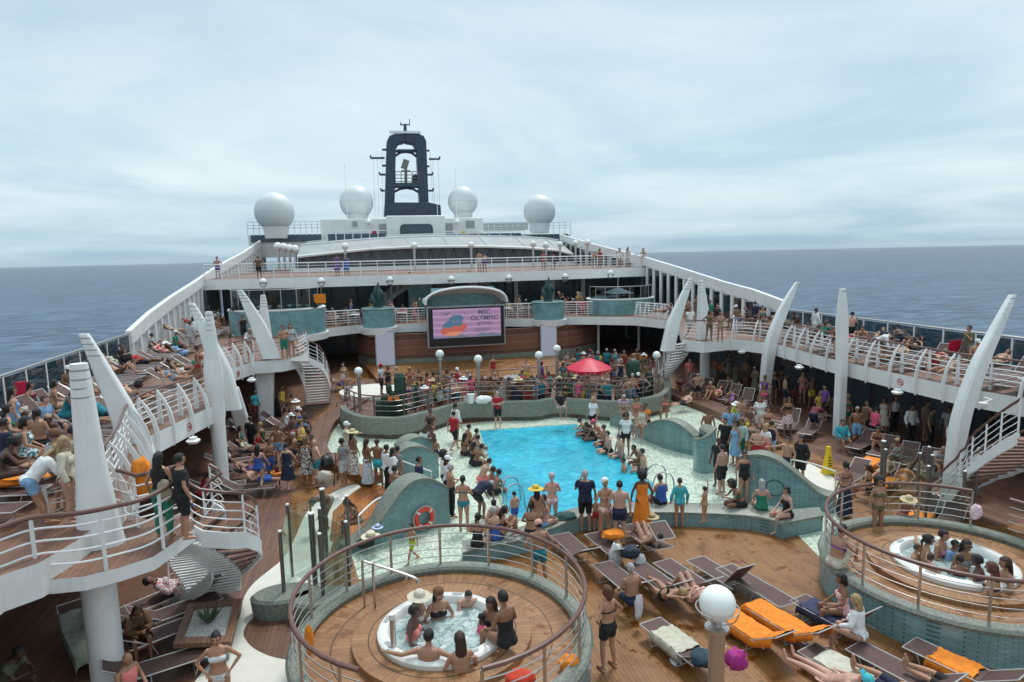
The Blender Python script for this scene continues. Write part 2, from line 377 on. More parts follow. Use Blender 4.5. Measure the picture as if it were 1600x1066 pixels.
def text_mesh(body, size, ext, name, mat, M, parent, bold=0):
    c = bpy.data.curves.new(name, 'FONT'); c.body = body; c.size = size; c.extrude = ext; c.align_x = 'CENTER'; c.align_y = 'CENTER'; c.offset = bold
    t = bpy.data.objects.new('tmp', c); COL.objects.link(t)
    dg = bpy.context.evaluated_depsgraph_get(); me = bpy.data.meshes.new_from_object(t.evaluated_get(dg)); bpy.data.objects.remove(t)
    me.transform(M); me.materials.clear(); me.materials.append(MAT[mat])
    o = bpy.data.objects.new(name, me); COL.objects.link(o); o.parent = parent
    o.matrix_parent_inverse = Matrix.Translation(parent.location).inverted(); return o
# ================================================================ SETTING
ZB, ZC = 3.2, 6.72            # upper deck, top deck
XL, XR = -11.7, 24.5          # ship's sides
def cpoly(pts, z, n=4): return [tuple(q)[:2] for q in catmull([W(x, y, z) for x, y in pts+[pts[0]]], n)][:-1]
def poly(pts, z): return [tuple(W(x, y, z))[:2] for x, y in pts]

m = MB(); k = 96; rr = [0, 60, 250, 900, 3000, 11500]
vs = [(0, 0, -32)]; fs = []
for r in rr[1:]: vs += [(r*math.cos(2*math.pi*j/k), r*math.sin(2*math.pi*j/k), -32) for j in range(k)]
fs += [(0, 1+j, 1+(j+1) % k) for j in range(k)]
for i in range(len(rr)-2): fs += [(1+i*k+j, 1+(i+1)*k+j, 1+(i+1)*k+(j+1) % k, 1+i*k+(j+1) % k) for j in range(k)]
m.add(vs, fs); struct(m.build('sea', 'sea', smooth=0))
m = MB(); m.prism([(XL, -6), (XR, -6), (XR, 92), (19, 104), (6, 118), (-7, 104), (XL, 92)], -32.4, -.3)
tag(m.build('ship_hull', 'hull_white'), 'white ship hull below the decks, standing in the sea', 'hull')
m = MB(); m.prism([(XL, -4), (XR, -4), (XR, 60), (XL, 60)], -.29, 0); struct(m.build('pool_deck', 'teak', smooth=0))

for nm_, pl_ in (('left_side_deck', [(XL, -4), (-4.2, -4), (-4.2, 10), (-2.7, 16), (-2.7, 36), (-1.7, 37.5), (-1.7, 60), (XL, 60)]), ('right_side_deck', [(XR, 14.5), (17.6, 14.5), (17.3, 22), (18.6, 34), (17.0, 40), (15.5, 60), (XR, 60)])):  # darker sheets over the teak; wet and balcony shade put into their colour
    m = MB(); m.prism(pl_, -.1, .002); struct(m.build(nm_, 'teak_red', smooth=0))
# wading pool floor (thin sheets one above another)
wl = [(590,626),(545,642),(515,660),(497,682),(493,706),(507,722),(564,752),(600,760),(620,775),(612,800),(575,835),(548,862),(560,905),(700,910),(735,866),(800,846),(905,806),(1000,800),(1085,800),(1180,806),(1240,830),(1280,870),(1298,905),(1335,860),(1310,795),(1255,760),(1180,745),(1150,735),(1165,700),(1145,672),(1120,650),(1090,632),(1045,618),(1000,640),(800,655),(650,670)]
wp = poly(wl, .004)
m = MB(); m.prism(wp, -.1, .004); struct(m.build('wading_pool_floor', 'mosaic_pale', smooth=0))
lp = [(748,672),(897,664),(960,715),(1010,757),(1000,772),(985,800),(900,830),(850,800),(800,805),(775,765)]
lp = [(5.05,29.3),(9.75,29.0),(9.75,20.6),(9.3,19.2),(8.0,18.35),(6.6,18.15),(5.2,18.3),(4.3,18.9),(4.15,19.6)]
m = MB(); m.prism(lp, -.2, .02); struct(m.build('pool_water', 'pool_water', smooth=0))
# pool coping
m = MB(); q = [Vector((x, y, .02)) for x, y in lp]; m.tube(q+[q[0]], .045, 6); struct(m.build('pool_edge', 'mosaic_pale'))

# white curbs round the wading lobes
def band(pts, w, z0, z1, mat, name, mats=None, side=1):
    P = catmull([(p[0], p[1], 0) for p in pts], 5); m = MB(); o = []
    for i, p in enumerate(P):
        t = (P[min(i+1, len(P)-1)]-P[max(i-1, 0)]).normalized(); nrm = Vector((t.y, -t.x, 0))*side*w; o.append(p+nrm)
    rings = [[(a.x, a.y, z0), (b.x, b.y, z0), (b.x, b.y, z1), (a.x, a.y, z1)] for a, b in zip(P, o)]
    m.loft(rings); return m.build(name, mat, smooth=30)
cl = [(590,620),(545,640),(515,659),(496,682),(493,706),(507,720)]
cr_ = [(1046,617),(1090,631),(1122,650),(1146,672),(1162,698)]
for pl, lab, sd in ((cl, 'white curb round the left lobe of the wading pool', -1), (cr_, 'white curb round the right lobe of the wading pool', 1)):
    tag(band(poly(pl, .12), .22, 0, .14, 'cream_paint', 'pool_curb', side=-sd), lab, 'curb')
# raised timber ledges outside the curbs
b1 = band(poly([(600,596),(540,628),(500,652),(478,682),(476,706),(492,726)], .34), .95, 0, .34, 'teak_red', 'timber_ledge', side=-1)
tag(b1, 'curved raised timber ledge left of the wading pool, people sitting on it', 'ledge')
b2 = band(poly([(1036,602),(1095,620),(1150,640),(1200,664),(1222,690)], .34), 1.1, 0, .34, 'teak_red', 'timber_ledge', side=1)
tag(b2, 'curved raised timber ledge right of the wading pool by the loungers', 'ledge')
b3 = band(poly([(500,714),(530,728),(572,748)], .3), .7, 0, .3, 'teak', 'timber_ledge', side=-1)
tag(b3, 'timber step the captain and his companions stand on', 'ledge')
m = MB(); m.prism(poly([(547,773),(566,760),(620,764),(628,790),(600,835),(556,852),(515,846),(520,800)], .008), 0, .012); struct(m.build('wet_timber_landing', 'teak_wet', smooth=0))
# cream path sweeping round the left tub, and a dark slatted mat
m = MB(); m.prism(cpoly([(565,762),(552,757),(511,775),(480,800),(462,838),(443,872),(400,908),(382,932),(374,965),(350,1010),(304,1066),(290,1110),(500,1110),(490,1030),(500,900),(520,850),(530,800),(548,774)], .006), -.05, .008); struct(m.build('cream_path', 'cream_paint', smooth=0))
m = MB(); m.prism(cpoly([(470,925),(443,936),(400,962),(381,985),(388,1005),(410,1020),(440,1029),(490,1031),(500,980)], .012), 0, .016)
struct(m.build('slatted_mat', 'dark_slat' if 'dark_slat' in MAT else 'teak_red', smooth=0))
m = MB(); m.prism(cpoly([(1215,735),(1250,720),(1300,745),(1316,775),(1290,776),(1255,752)], .006), 0, .01); struct(m.build('white_path', 'cream_paint', smooth=0))

# ---------------------------------------------------------------- stage island
front = [(532,664),(536,672),(560,683),(595,686),(630,685),(680,672),(724,660),(797,658),(840,657),(876,652),(950,658),(985,656),(1018,651),(1040,643),(1049,630),(1046,616)]
fp = [tuple(p)[:2] for p in catmull([W(x, y, 0) for x, y in front], 4)]
back = [(16.0, 37.5), (15.0, 42.5), (-1.0, 43.5), (-1.6, 37)]
m = MB(); m.prism(fp+back, 0, .2); struct(m.build('stage_terrace', ['teak_red'], smooth=0))
# parapet wall following the front
P = [Vector((x, y, 0)) for x, y in fp]; inn = []
for i, p in enumerate(P):
    t = (P[min(i+1, len(P)-1)]-P[max(i-1, 0)]).normalized(); inn.append(p+Vector((-t.y, t.x, 0))*.38)
m = MB(); m.loft([[(a.x, a.y, .01), (a.x, a.y, .88), (a.x*.9+b.x*.1, a.y*.9+b.y*.1, .96), (b.x*.9+a.x*.1, b.y*.9+a.y*.1, .96), (b.x, b.y, .88), (b.x, b.y, .01)] for a, b in zip(P, inn)])
tag(m.build('parapet_wall', 'mosaic_grey'), 'long wavy grey-green mosaic wall between the pool and the terrace crowd', 'wall')
IN = inn
# stage floor
m = MB(); m.prism([(1.0, 39.8), (13.2, 39.8), (14.3, 48.6), (.0, 48.6)], .2, .42); struct(m.build('stage_floor', 'teak', smooth=0))
m = MB(); m.lathe([(0, .2), (1.9, .2), (1.9, .42), (0, .42)], (.4, 38.6, 0), 40); tag(m.build('white_platform', 'cream_paint'), 'low round white platform left of the terrace', 'platform')

# ---------------------------------------------------------------- upper deck slab
Li = [(0,931),(60,908),(131,901),(187,887),(240,870),(304,826)]
ZL = 2.8
Lnear = [(-6.3, -2), (-6.3, 6), (-6.3, 9.4)]+poly([(0,900),(60,880),(120,845),(160,815)], ZB)
Lfar = poly([(190,790),(216,735),(235,681),(305,647),(350,626),(356,588),(365,575),(397,565),(440,562),(470,556),(482,546),(470,536)], ZB)
Fe = poly([(468,518),(490,517),(512,513),(557,508),(617,507),(667,505),(728,503),(790,498),(833,498),(882,495),(926,495),(994,496),(1045,501)], ZB)
Ri = poly([(1062,510),(1066,531),(1100,534),(1138,530),(1150,530),(1210,537),(1300,561),(1375,578),(1503,606),(1600,622)], ZB)+[(20.6, 9), (20.6, -2)]
top = Lnear+Lfar+Fe+Ri+[(XR, -2), (XR, 60), (XL, 60), (XL, -2)]
m = MB(); m.prism(top, ZB-.62, ZB, 1, 1)
me_o = m.build('upper_deck', ['teak_upper', 'white_paint'], smooth=0)
for p in me_o.data.polygons: p.material_index = 0 if abs(p.normal.z) > .9 and p.center.z > ZB-.1 else 1
struct(me_o)
lo = poly(Li, ZL); lb = [W(300,800,ZL)[:2], W(232,812,ZL)[:2], W(190,800,ZL)[:2], W(120,815,ZL)[:2], (-6.6, W(0,860,ZL).y)]
m = MB(); m.prism([(-6.6, lo[0][1]-.3)]+lo+[tuple(q) for q in lb], ZL-.26, ZL, 1)
o = m.build('stair_landing', ['teak_upper', 'white_paint'], smooth=0)
for p in o.data.polygons: p.material_index = 0 if abs(p.normal.z) > .9 and p.center.z > ZL-.05 else 1
struct(o)
m = MB()
for i in range(2): m.box((-6.35, 10.9, ZL+.17*(i+.5)), (.5-.2*i, 2.2, .165))
struct(m.build('deck_steps', 'teak_upper', smooth=0))
# ---------------------------------------------------------------- under-deck side walls with windows
def window_wall(name, X, y0, y1, z0, z1, n, lab, face=1):
    t = thing(name, lab, 'wall', (X, (y0+y1)/2, z0))
    m = MB(); m.box((X, (y0+y1)/2, (z0+z1)/2), (.12, y1-y0, z1-z0)); m.build('wall_panel', 'dark_opening', t)
    for i in range(n):
        ya = y0+(y1-y0)*(i+.08)/n; yb = y0+(y1-y0)*(i+.92)/n
        m = MB(); m.box((X+face*.075, (ya+yb)/2, z0+(z1-z0)*.5), (.03, yb-ya, (z1-z0)*.72)); m.build('window', 'window_dark', t)
    return t
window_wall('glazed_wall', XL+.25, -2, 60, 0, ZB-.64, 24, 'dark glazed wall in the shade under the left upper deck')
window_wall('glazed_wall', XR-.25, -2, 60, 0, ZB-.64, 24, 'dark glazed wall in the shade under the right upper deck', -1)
def back_wall(name, x0, x1, Y, z0, z1, n, lab, cols=()):
    t = thing(name, lab, 'wall', ((x0+x1)/2, Y, z0))
    m = MB(); m.box(((x0+x1)/2, Y, (z0+z1)/2), (x1-x0, .12, z1-z0)); m.build('wall_panel', 'dark_opening', t)
    for i in range(n):
        a = x0+(x1-x0)*(i+.06)/n; b = x0+(x1-x0)*(i+.94)/n
        m = MB(); m.box(((a+b)/2, Y-.075, z0+(z1-z0)*.48), (b-a, .03, (z1-z0)*.8)); m.build('window', 'window_dark', t)
    for c in cols:
        m = MB(); m.box((c, Y-.3, (z0+z1)/2), (.35, .25, z1-z0)); m.build('column', 'white_paint', t)
    return t
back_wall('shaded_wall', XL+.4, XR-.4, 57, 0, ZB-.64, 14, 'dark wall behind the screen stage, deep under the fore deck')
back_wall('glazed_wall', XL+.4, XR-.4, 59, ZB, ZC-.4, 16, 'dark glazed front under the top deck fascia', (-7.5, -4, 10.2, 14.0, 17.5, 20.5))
for X_, s_ in ((XL+.22, 'left'), (XR-.22, 'right')):
    m = MB(); m.box((X_, 56.4, (ZB+ZC-.8)/2), (.15, 5.4, ZC-.8-ZB-.02)); tag(m.build('end_wall', 'window_dark'), 'dark glazed end wall under the %s corner of the top deck' % s_, 'wall')
for px, py in ((998,530),(935,530)):
    a = WY(px, py, 50); m = MB(); m.tube([(a.x, a.y, 0), (a.x, a.y, ZB-.63)], .11, 12); tag(m.build('round_column', 'white_paint'), 'thin white column in the shade under the fore deck, %s of two' % ('right' if px > 960 else 'left'), 'column')

# ---------------------------------------------------------------- top deck
m = MB(); m.prism([(XL, 54), (-4, 52.6), (6, 52), (16, 52.3), (XR, 53.5), (XR, 96), (XL, 96)], ZC-.78, ZC, 1)
o = m.build('top_deck', ['teak_upper', 'white_paint'], smooth=0)
for p in o.data.polygons: p.material_index = 0 if abs(p.normal.z) > .9 and p.center.z > ZC-.1 else 1
struct(o)
# retractable roof: arched white front with truss glazing
t = thing('retractable_roof', 'long arched white roof with dark truss windows across the top deck', 'roof', (6, 76, ZC))
YR = 72
def rp(px, py, Y=YR): return WY(px, py, Y)
arch = [(465,403),(520,397),(580,391),(640,388),(700,387),(760,387),(820,389),(870,393),(893,399)]
A = [rp(*q) for q in arch]
z0 = ZC+.35
m = MB()
for i in range(len(A)-1):
    a, b = A[i], A[i+1]; m.add([(a.x, YR, z0), (b.x, YR, z0), (b.x, YR, b.z), (a.x, YR, a.z), (a.x, YR+.2, z0), (b.x, YR+.2, z0), (b.x, YR+.2, b.z), (a.x, YR+.2, a.z)], [(0, 1, 2, 3), (7, 6, 5, 4)])
m.build('glazing', 'truss_glass', t)
m = MB(); n = 26
for i in range(n):
    f = (i+.5)/n*(len(A)-1); j = int(f); a = A[j].lerp(A[j+1], f-j); dx = (A[-1].x-A[0].x)/n
    m.tube([(a.x-dx/2, YR-.05, z0), (a.x, YR-.05, a.z-.05)], .05, 4); m.tube([(a.x+dx/2, YR-.05, z0), (a.x, YR-.05, a.z-.05)], .05, 4)
m.build('truss', 'mast_paint', t)
m = MB(); rings = []
for i, a in enumerate(A):
    u = i/(len(A)-1); hb = 9.6+.75*math.sin(math.pi*u)
    rings.append([(a.x, YR-.5, a.z-.02), (a.x, YR-.5, a.z+.22), (a.x, YR+5, max(hb, a.z+.5)), (a.x, YR+14, max(hb+.5, a.z+.6)), (a.x, YR+14, a.z-.4)])
m.loft(rings); m.build('roof_shell', 'roof_sheet', t, smooth=40)
for j_ in (2, 3):
    m = MB(); m.tube([Vector(r_[j_])+Vector((0, -.1, .08)) for r_ in rings], .07, 5); m.build('roof_seam', 'white_plain', t)
for k_ in range(1, len(rings)-1): m = MB(); m.tube([Vector(rings[k_][1])+Vector((0, 0, .05)), Vector(rings[k_][2])+Vector((0, 0, .06))], .05, 4); m.build('roof_batten', 'roof_grey', t)
m = MB(); m.tube([(a.x, YR-.5, a.z+.1) for a in A], .16, 6); m.build('front_lip', 'white_paint', t)
m = MB(); m.box(((A[0].x+A[-1].x)/2, YR-.1, ZC+.2), (A[-1].x-A[0].x+1, .6, .42)); m.build('plinth', 'white_paint', t)
# deckhouse
YD = 88
t = thing('deckhouse', 'white deckhouse with a big rounded dark window under the mast', 'deckhouse', (8, YD, ZC))
def dh(px0, py0, px1, py1, Y=YD):
    a = WY(px0, py1, Y); b = WY(px1, py0, Y); return a.x, a.z, b.x, b.z
x0, za, x1, zb = dh(502, 340, 755, 384); m = MB(); m.box(((x0+x1)/2, YD+3, (za+zb)/2-1), (x1-x0, 6, zb-za+2)); m.build('wall', 'cream_white' if 'cream_white' in MAT else 'white_paint', t, bevel=.1)
x0, za, x1, zb = dh(605, 337, 694, 384); m = MB(); m.box(((x0+x1)/2, YD+2.4, (za+zb)/2-1), (x1-x0, 6.5, zb-za+2)); m.build('center_block', 'white_paint', t, bevel=.15)
x0, za, x1, zb = dh(626, 350, 676, 374, YD-1)
def rrect(x0, z0, x1, z1, r, Y, d=.1, k=6):
    pts = []
    for cx, cz, a0 in ((x1-r, z1-r, 0), (x0+r, z1-r, 90), (x0+r, z0+r, 180), (x1-r, z0+r, 270)):
        for i in range(k+1): a = RAD(a0+90*i/k); pts.append((cx+r*math.cos(a), cz+r*math.sin(a)))
    m = MB(); q = len(pts); vs = [(x, Y, z) for x, z in pts]+[(x, Y+d, z) for x, z in pts]
    m.add(vs, [tuple(range(q)), tuple(range(2*q-1, q-1, -1))]+[(i, (i+1) % q, q+(i+1) % q, q+i) for i in range(q)]); return m
rrect(x0, za, x1, zb, .5, YD-.95, .2).build('window_frame', 'black_plastic', t); rrect(x0+.12, za+.12, x1-.12, zb-.12, .42, YD-1.0, .2).build('window', 'window_dark', t)
for (a, b, c, d, mt, nm) in ((593,350,604,373,'grey_paint','door'),(696,349,707,372,'grey_paint','door'),(582,360,588,368,'sign_red','fire_box'),(551,346,558,354,'grey_paint','vent'),(728,345,741,356,'grey_paint','vent'),(721,360,726,367,'cone_yellow','hazard_sign')):
    x0, za, x1, zb = dh(a, b, c, d); m = MB(); m.box(((x0+x1)/2, YD-.06, (za+zb)/2), (x1-x0, .12, zb-za)); m.build(nm, mt, t)
for px in (576, 714):
    a = WY(px, 347, YD-.5); m = MB(); m.sphere(a, .35, 12); m.build('globe_light', 'opal', t)
for (a, b, lab) in ((512, 604, 'glass balustrade in front of the deckhouse, left half'), (696, 815, 'glass balustrade in front of the deckhouse, right half')):
    p0 = WY(a, 377, 84); p1 = WY(b, 377, 84); zt = WY(a, 366, 84).z; t2_ = thing('glass_balustrade', lab, 'balustrade', tuple(p0)); nn_ = 7
    for i in range(nn_):
        xa = p0.x+(p1.x-p0.x)*i/nn_; xb = p0.x+(p1.x-p0.x)*(i+1)/nn_; m = MB(); m.box(((xa+xb)/2, 84, (p0.z+zt)/2), (xb-xa-.12, .04, zt-p0.z)); m.build('glass_panel', 'window_dark', t2_)
        m = MB(); m.tube([(xa, 84, p0.z-.5), (xa, 84, zt+.35)], .05, 5); m.build('post', 'white_plain', t2_)
    m = MB(); m.tube([(p0.x, 84, zt+.35), (p1.x, 84, zt+.35)], .05, 5); m.build('handrail', 'white_plain', t2_)
# side service structures under the domes
t = thing('service_platform', 'white tubular service platform left of the deckhouse under the large dome', 'platform', (-6, 86, ZC))
x0, za, x1, zb = dh(388, 360, 505, 384, 86); m = MB(); m.box(((x0+x1)/2, 89, (za+zb)/2-1), (x1-x0, 5, zb-za+1)); m.build('wall', 'white_paint', t)
m = MB(); m.box(((x0+x1)/2, 86.4, zb-.9), (x1-x0-.6, .1, .9)); m.build('window', 'window_dark', t)
m = MB()
for i in range(14):
    x = x0+(x1-x0)*i/13; m.tube([(x, 86.3, zb-.6), (x, 86.3, zb+1.1)], .05, 4)
for z in (.35, .7, 1.1): m.tube([(x0, 86.3, zb+z), (x1, 86.3, zb+z)], .05, 4)
m.build('railing', 'white_plain', t)
t = thing('service_platform', 'white tubular service platform right of the deckhouse with railings', 'platform', (17, 86, ZC))
x0, za, x1, zb = dh(755, 360, 893, 384, 86); m = MB(); m.box(((x0+x1)/2, 89, (za+zb)/2-1), (x1-x0, 5, zb-za+1)); m.build('wall', 'white_paint', t)
m = MB(); m.box(((x0+x1)/2, 86.4, zb-.9), (x1-x0-.8, .1, .9)); m.build('window', 'window_dark', t)
m = MB()
for i in range(16):
    x = x0+(x1-x0)*i/15; m.tube([(x, 86.3, zb-.6), (x, 86.3, zb+1.1)], .05, 4)
for z in (.35, .7, 1.1): m.tube([(x0, 86.3, zb+z), (x1, 86.3, zb+z)], .05, 4)
m.build('railing', 'white_plain', t)
m = MB(); a = WY(755, 342, 90); b = WY(828, 350, 90); m.box(((a.x+b.x)/2, 94, (a.z+b.z)/2-.6), (b.x-a.x, 6, 1.0)); m.build('canopy', 'grey_paint', t)
for px, h in ((543,255),(714,262),(588,300),(692,352),(782,350),(684,300)):
    a = WY(px, 345, 92); m = MB(); m.tube([a-Vector((0, 0, 1)), Vector((a.x, a.y, WY(px, h, 92).z))], [.05, .02], 5)
    tag(m.build('whip_antenna', 'white_plain'), 'thin white whip antenna rising above the deckhouse', 'antenna', 'whip antennas by the deckhouse')
# domes
for px, py, r, Y, lab in ((429,331.5,28.5,84,'large white radar dome far left above the top deck'),(557,316.5,25,96,'pale blue-grey radar dome left of the mast'),(723,315,23.3,96,'pale blue-grey radar dome right of the mast'),(843,330,26,84,'bright white radar dome right, near the sloping side screen')):
    c = WY(px, py, Y); R_ = r*(Y/FPX)*.985
    t = thing('radar_dome', lab, 'radar dome', (c.x, c.y, c.z-R_*1.2))
    m = MB(); m.sphere((0, 0, 0), R_, 40); o = m.build('dome_shell', 'radome', None, smooth=60); o.parent = t; o.location = (0, 0, R_*1.2)
    m = MB(); m.lathe([(R_*.55, -R_*1.35), (R_*.62, -R_*.9), (R_*.66, -R_*.72)], c, 28); m.build('pedestal', 'white_paint', t)
# mast
YM = 100
t = thing('ship_mast', 'dark navy arch mast with radar bars above the deckhouse', 'mast', (8, YM, 12))
def mp(px, py, dy=0): v = WY(px, py, YM); return Vector((v.x, YM+dy, v.z))
def slabx(pts_out, d, name, mat='mast_paint', bev=.15):
    q = len(pts_out); vs = [Vector((p.x, YM-d/2, p.z)) for p in pts_out]+[Vector((p.x, YM+d/2, p.z)) for p in pts_out]
    m = MB(); m.add(vs, [tuple(range(q)), tuple(range(2*q-1, q-1, -1))]+[(i, (i+1) % q, q+(i+1) % q, q+i) for i in range(q)]); return m.build(name, mat, t, smooth=0, bevel=bev)
slabx([mp(*q) for q in ((601,322),(604,222),(608,214),(616,211),(632,211),(632,224),(622,226),(618,236),(616,322))], 2.2, 'mast_leg')
slabx([mp(*q) for q in ((669,322),(665,222),(661,214),(653,211),(632.3,211),(632.3,224),(645,226),(650,236),(655,322))], 2.2, 'mast_leg')
slabx([mp(*q) for q in ((600,338),(601,318),(669,318),(686,322),(687,338))], 4.0, 'mast_base', bev=.1)
slabx([mp(*q) for q in ((617,238),(620,234),(648,234),(651,238))], 1.2, 'cross_beam'); slabx([mp(*q) for q in ((615,293),(616,287),(654,287),(655,293))], 2.6, 'radar_platform', bev=.03)
m = MB(); m.tube([mp(616,300), mp(625,295.5), mp(635,294), mp(645,295.5), mp(655,301)], .18, 6); m.tube([mp(617,244), mp(626,238.5), mp(634,237.5), mp(643,239), mp(651,245)], .18, 6); m.build('arch_brace', 'mast_paint', t)
m = MB()
for (x0, x1, y, cap) in ((601,579,247,1),(670,687,248.5,1),(604,597,234,0),(664,671,235.5,0),(603,597,259,0),(666,671,260,0),(602,593,273,1),(668,676,273,1),(601,595,298,1),(669,677,298,1)):
    m.tube([mp(x0, y), mp(x1, y)], .16, 6); 
    if cap: m.tube([mp(x1, y), mp(x1, y-4)], .12, 6)
m.build('signal_bracket', 'mast_paint', t)
m = MB(); m.tube([mp(633,214), mp(633,194)], [.35, .18], 8); m.tube([mp(626,195), mp(640,195)], .1, 6); m.tube([mp(626,196), mp(626,191)], .07, 5); m.tube([mp(640,196), mp(640,186)], .06, 5); m.build('topmast', 'mast_paint', t)
m = MB(); a, b = mp(608,208.6,-1), mp(656,209,-1); m.box(((a+b)/2), ((b-a).length, .5, .32)); m.build('radar_bar', 'white_plain', t)
m = MB(); m.tube([mp(634,292), mp(634,262)], .2, 8); m.tube([mp(627,267), mp(641,267)], .08, 5); m.box(mp(633,257), (.9, .8, 1.3), rx=0, mi=0, M=Matrix.Rotation(.35, 3, 'Y')); m.build('radar_scanner', 'dark_steel', t)
m = MB()
for y in (270, 275, 280, 285): m.tube([mp(617,y,-1.2), mp(652,y,-1.2)], .06, 5)
for x in (617, 626, 635, 643, 652): m.tube([mp(x,288,-1.2), mp(x,270,-1.2)], .06, 5)
m.build('platform_rail', 'dark_steel', t)
for (xa, ya, xb, yb) in ((583,248,586,337),(590,249,592,337),(684,250,688,340),(676,250,680,338),(597,236,598,337),(672,238,678,337)): m = MB(); m.tube([mp(xa, ya), mp(xb, yb)], .022, 4); m.build('halyard', 'dark_steel', t)
m = MB()
for i in range(26): m.tube([mp(606.5, 318-3.6*i, -1.15), mp(609.5, 318-3.6*i, -1.15)], .03, 4)
m.build('ladder', 'dark_steel', t)
m = MB(); m.tube([mp(648,287), mp(648,276), mp(650,272)], [.5, .45, .1], 6); m.build('horn', 'mast_paint', t)

# ---------------------------------------------------------------- sloping side screens
def side_screen(X, pts, lab, inner, rng_posts):
    """pts: list of (px,py) on the top edge; world Y,z found on the plane X"""
    Q = [WX(a, b, X) for a, b in pts]
    t = thing('side_screen', lab, 'windscreen', (X, Q[0].y, ZB))
    m = MB(); m.loft([[(X-.14, q.y, q.z-.75), (X+.14, q.y, q.z-.75), (X+.14, q.y, q.z), (X-.14, q.y, q.z)] for q in Q]); m.build('sloping_beam', 'white_paint', t, smooth=0, bevel=.02)
    y = Q[0].y+.3; i = 0
    m2 = MB()
    while y < Q[-1].y-.2 and i < 60:
        for a, b in zip(Q, Q[1:]):
            if a.y <= y <= b.y: z = a.z+(b.z-a.z)*(y-a.y)/(b.y-a.y)-.74; break
        base = ZB if y < 54 else ZC
        if z > base+.3:
            p = MB(); p.box((X, y, (base+z)/2), (.22, .32, z-base)); p.build('post', 'white_paint', t)
            dy = 1.35 if y < 54 else 1.8
            pane = MB(); pane.box((X, y+dy/2, (base+z)/2), (.03, dy-.34, z-base-.05)); pane.build('pane', 'glass_dark' if X > 0 else 'roof_grey', t)
        y += 1.35 if y < 54 else 1.8; i += 1
    return Q
QL = side_screen(XL, [(200,517),(232,488),(268,462),(303,440),(335,418),(355,407),(380,394),(413,371)], 'white sloping screen with window bays rising along the left side', 1, 0)
QR = side_screen(XR, [(1229,471),(1177,452),(1132,440),(1060,417),(1010,402),(926,381),(876,366)], 'white sloping screen with window bays rising along the right side', -1, 0)
# grey-white panels lining the left screen
# ================================================================ RAILINGS
def offset(P, d):
    out = []
    for i, p in enumerate(P):
        t = (P[min(i+1, len(P)-1)]-P[max(i-1, 0)]); t.z = 0; t.normalize(); out.append(p+Vector((-t.y, t.x, 0))*d)
    return out
def resample(P, step):
    out = [P[0].copy()]; acc = 0
    for a, b in zip(P, P[1:]):
        L_ = (b-a).length; s = 0
        if L_ < 1e-6: continue
        while acc+L_-s >= step:
            s += step-acc; acc = 0; out.append(a.lerp(b, s/L_))
        acc += L_-s
    return out
def railing(name, P, lab, h=1.12, bars=4, step=1.3, mat='white_plain', hm='rail_wood', br=.014, pr=.028, hr=.035, group=None, flat=False, glassm=None, maxp=100):
    P = [Vector(p) for p in P]
    c = P[len(P)//2]; t = thing(name, lab, 'railing', tuple(c), 0, group)
    m = MB(); m.tube([p+Vector((0, 0, h)) for p in P], hr, 8); m.build('handrail', hm, t)
    for i in range(bars):
        z = .12+(h-.22)*(i+.5)/bars if bars > 1 else .5
        m = MB(); m.tube([p+Vector((0, 0, z)) for p in P], br, 5); m.build('rail_bar', mat, t)
    for q in resample(P, step)[:maxp]:
        m = MB()
        m.tube([q+Vector((0, 0, -.03)), q+Vector((0, 0, h-.02))], pr, 6); m.build('post', mat, t)
    if glassm:
        m = MB()
        m.loft([[(p.x-.01, p.y, p.z+.06), (p.x+.01, p.y, p.z+.06), (p.x+.01, p.y, p.z+h-.1), (p.x-.01, p.y, p.z+h-.1)] for p in P]); m.build('glass_panel', glassm, t, smooth=0)
    return t
def ribs(t, P, sgn, step=1.25, z=ZB, zb=ZB-.6, skip=()):
    """curved white blades rising from the fascia, each with an upright blade behind it"""
    Rs = resample(P, step)
    for i, q in enumerate(Rs):
        if i in skip: continue
        j = min(range(len(P)), key=lambda k: (P[k]-q).length); a, b = P[max(j-1, 0)], P[min(j+1, len(P)-1)]
        tt = (b-a); tt.z = 0; tt.normalize(); n = Vector((-tt.y, tt.x, 0))*sgn   # n points into the deck
        def pt(o, zz, al=0): v = q+n*o+tt*al; return Vector((v.x, v.y, zz))
        prof = [(-.07, zb-.06, .04), (-.12, zb+.3, .08), (-.10, z+.02, .13), (-.02, z+.45, .12), (.14, z+.82, .09), (.34, z+1.12, .05)]
        m = MB(); rings = []
        for o, zz, wd in prof:
            rings.append([pt(o-wd/2, zz, -.025), pt(o+wd/2, zz, -.025), pt(o+wd/2, zz, .025), pt(o-wd/2, zz, .025)])
        m.loft(rings); m.build('rib', 'white_paint', t, smooth=40)
        m = MB(); m.loft([[pt(.36-wd/2, zz, .1), pt(.36+wd/2, zz, .1), pt(.36+wd/2, zz, .14), pt(.36-wd/2, zz, .14)] for zz, wd in ((z, .16), (z+.6, .13), (z+1.14, .05))]); m.build('upright_blade', 'white_paint', t)
RiP = [Vector((x, y, ZB)) for x, y in poly([(1144,530),(1175,532),(1210,537),(1255,549),(1300,561),(1375,578),(1440,592),(1503,606),(1600,622)], ZB)+[(20.6, 10)]]
RiP = catmull(RiP, 4)
t = railing('balcony_railing', offset(RiP, -.34 if offset(RiP, 1)[5].x < RiP[5].x else .34), 'white railing with curved ribs along the right upper deck edge', bars=5, step=50, br=.016)
sR = -1 if offset(RiP, 1)[5].x < RiP[5].x else 1
ribs(t, RiP, sR)
LiP = catmull([Vector((x, y, ZB)) for x, y in poly([(192,786),(216,735),(235,681),(305,647),(346,628)], ZB)], 5)
sL = 1 if offset(LiP, 1)[5].x < LiP[5].x else -1
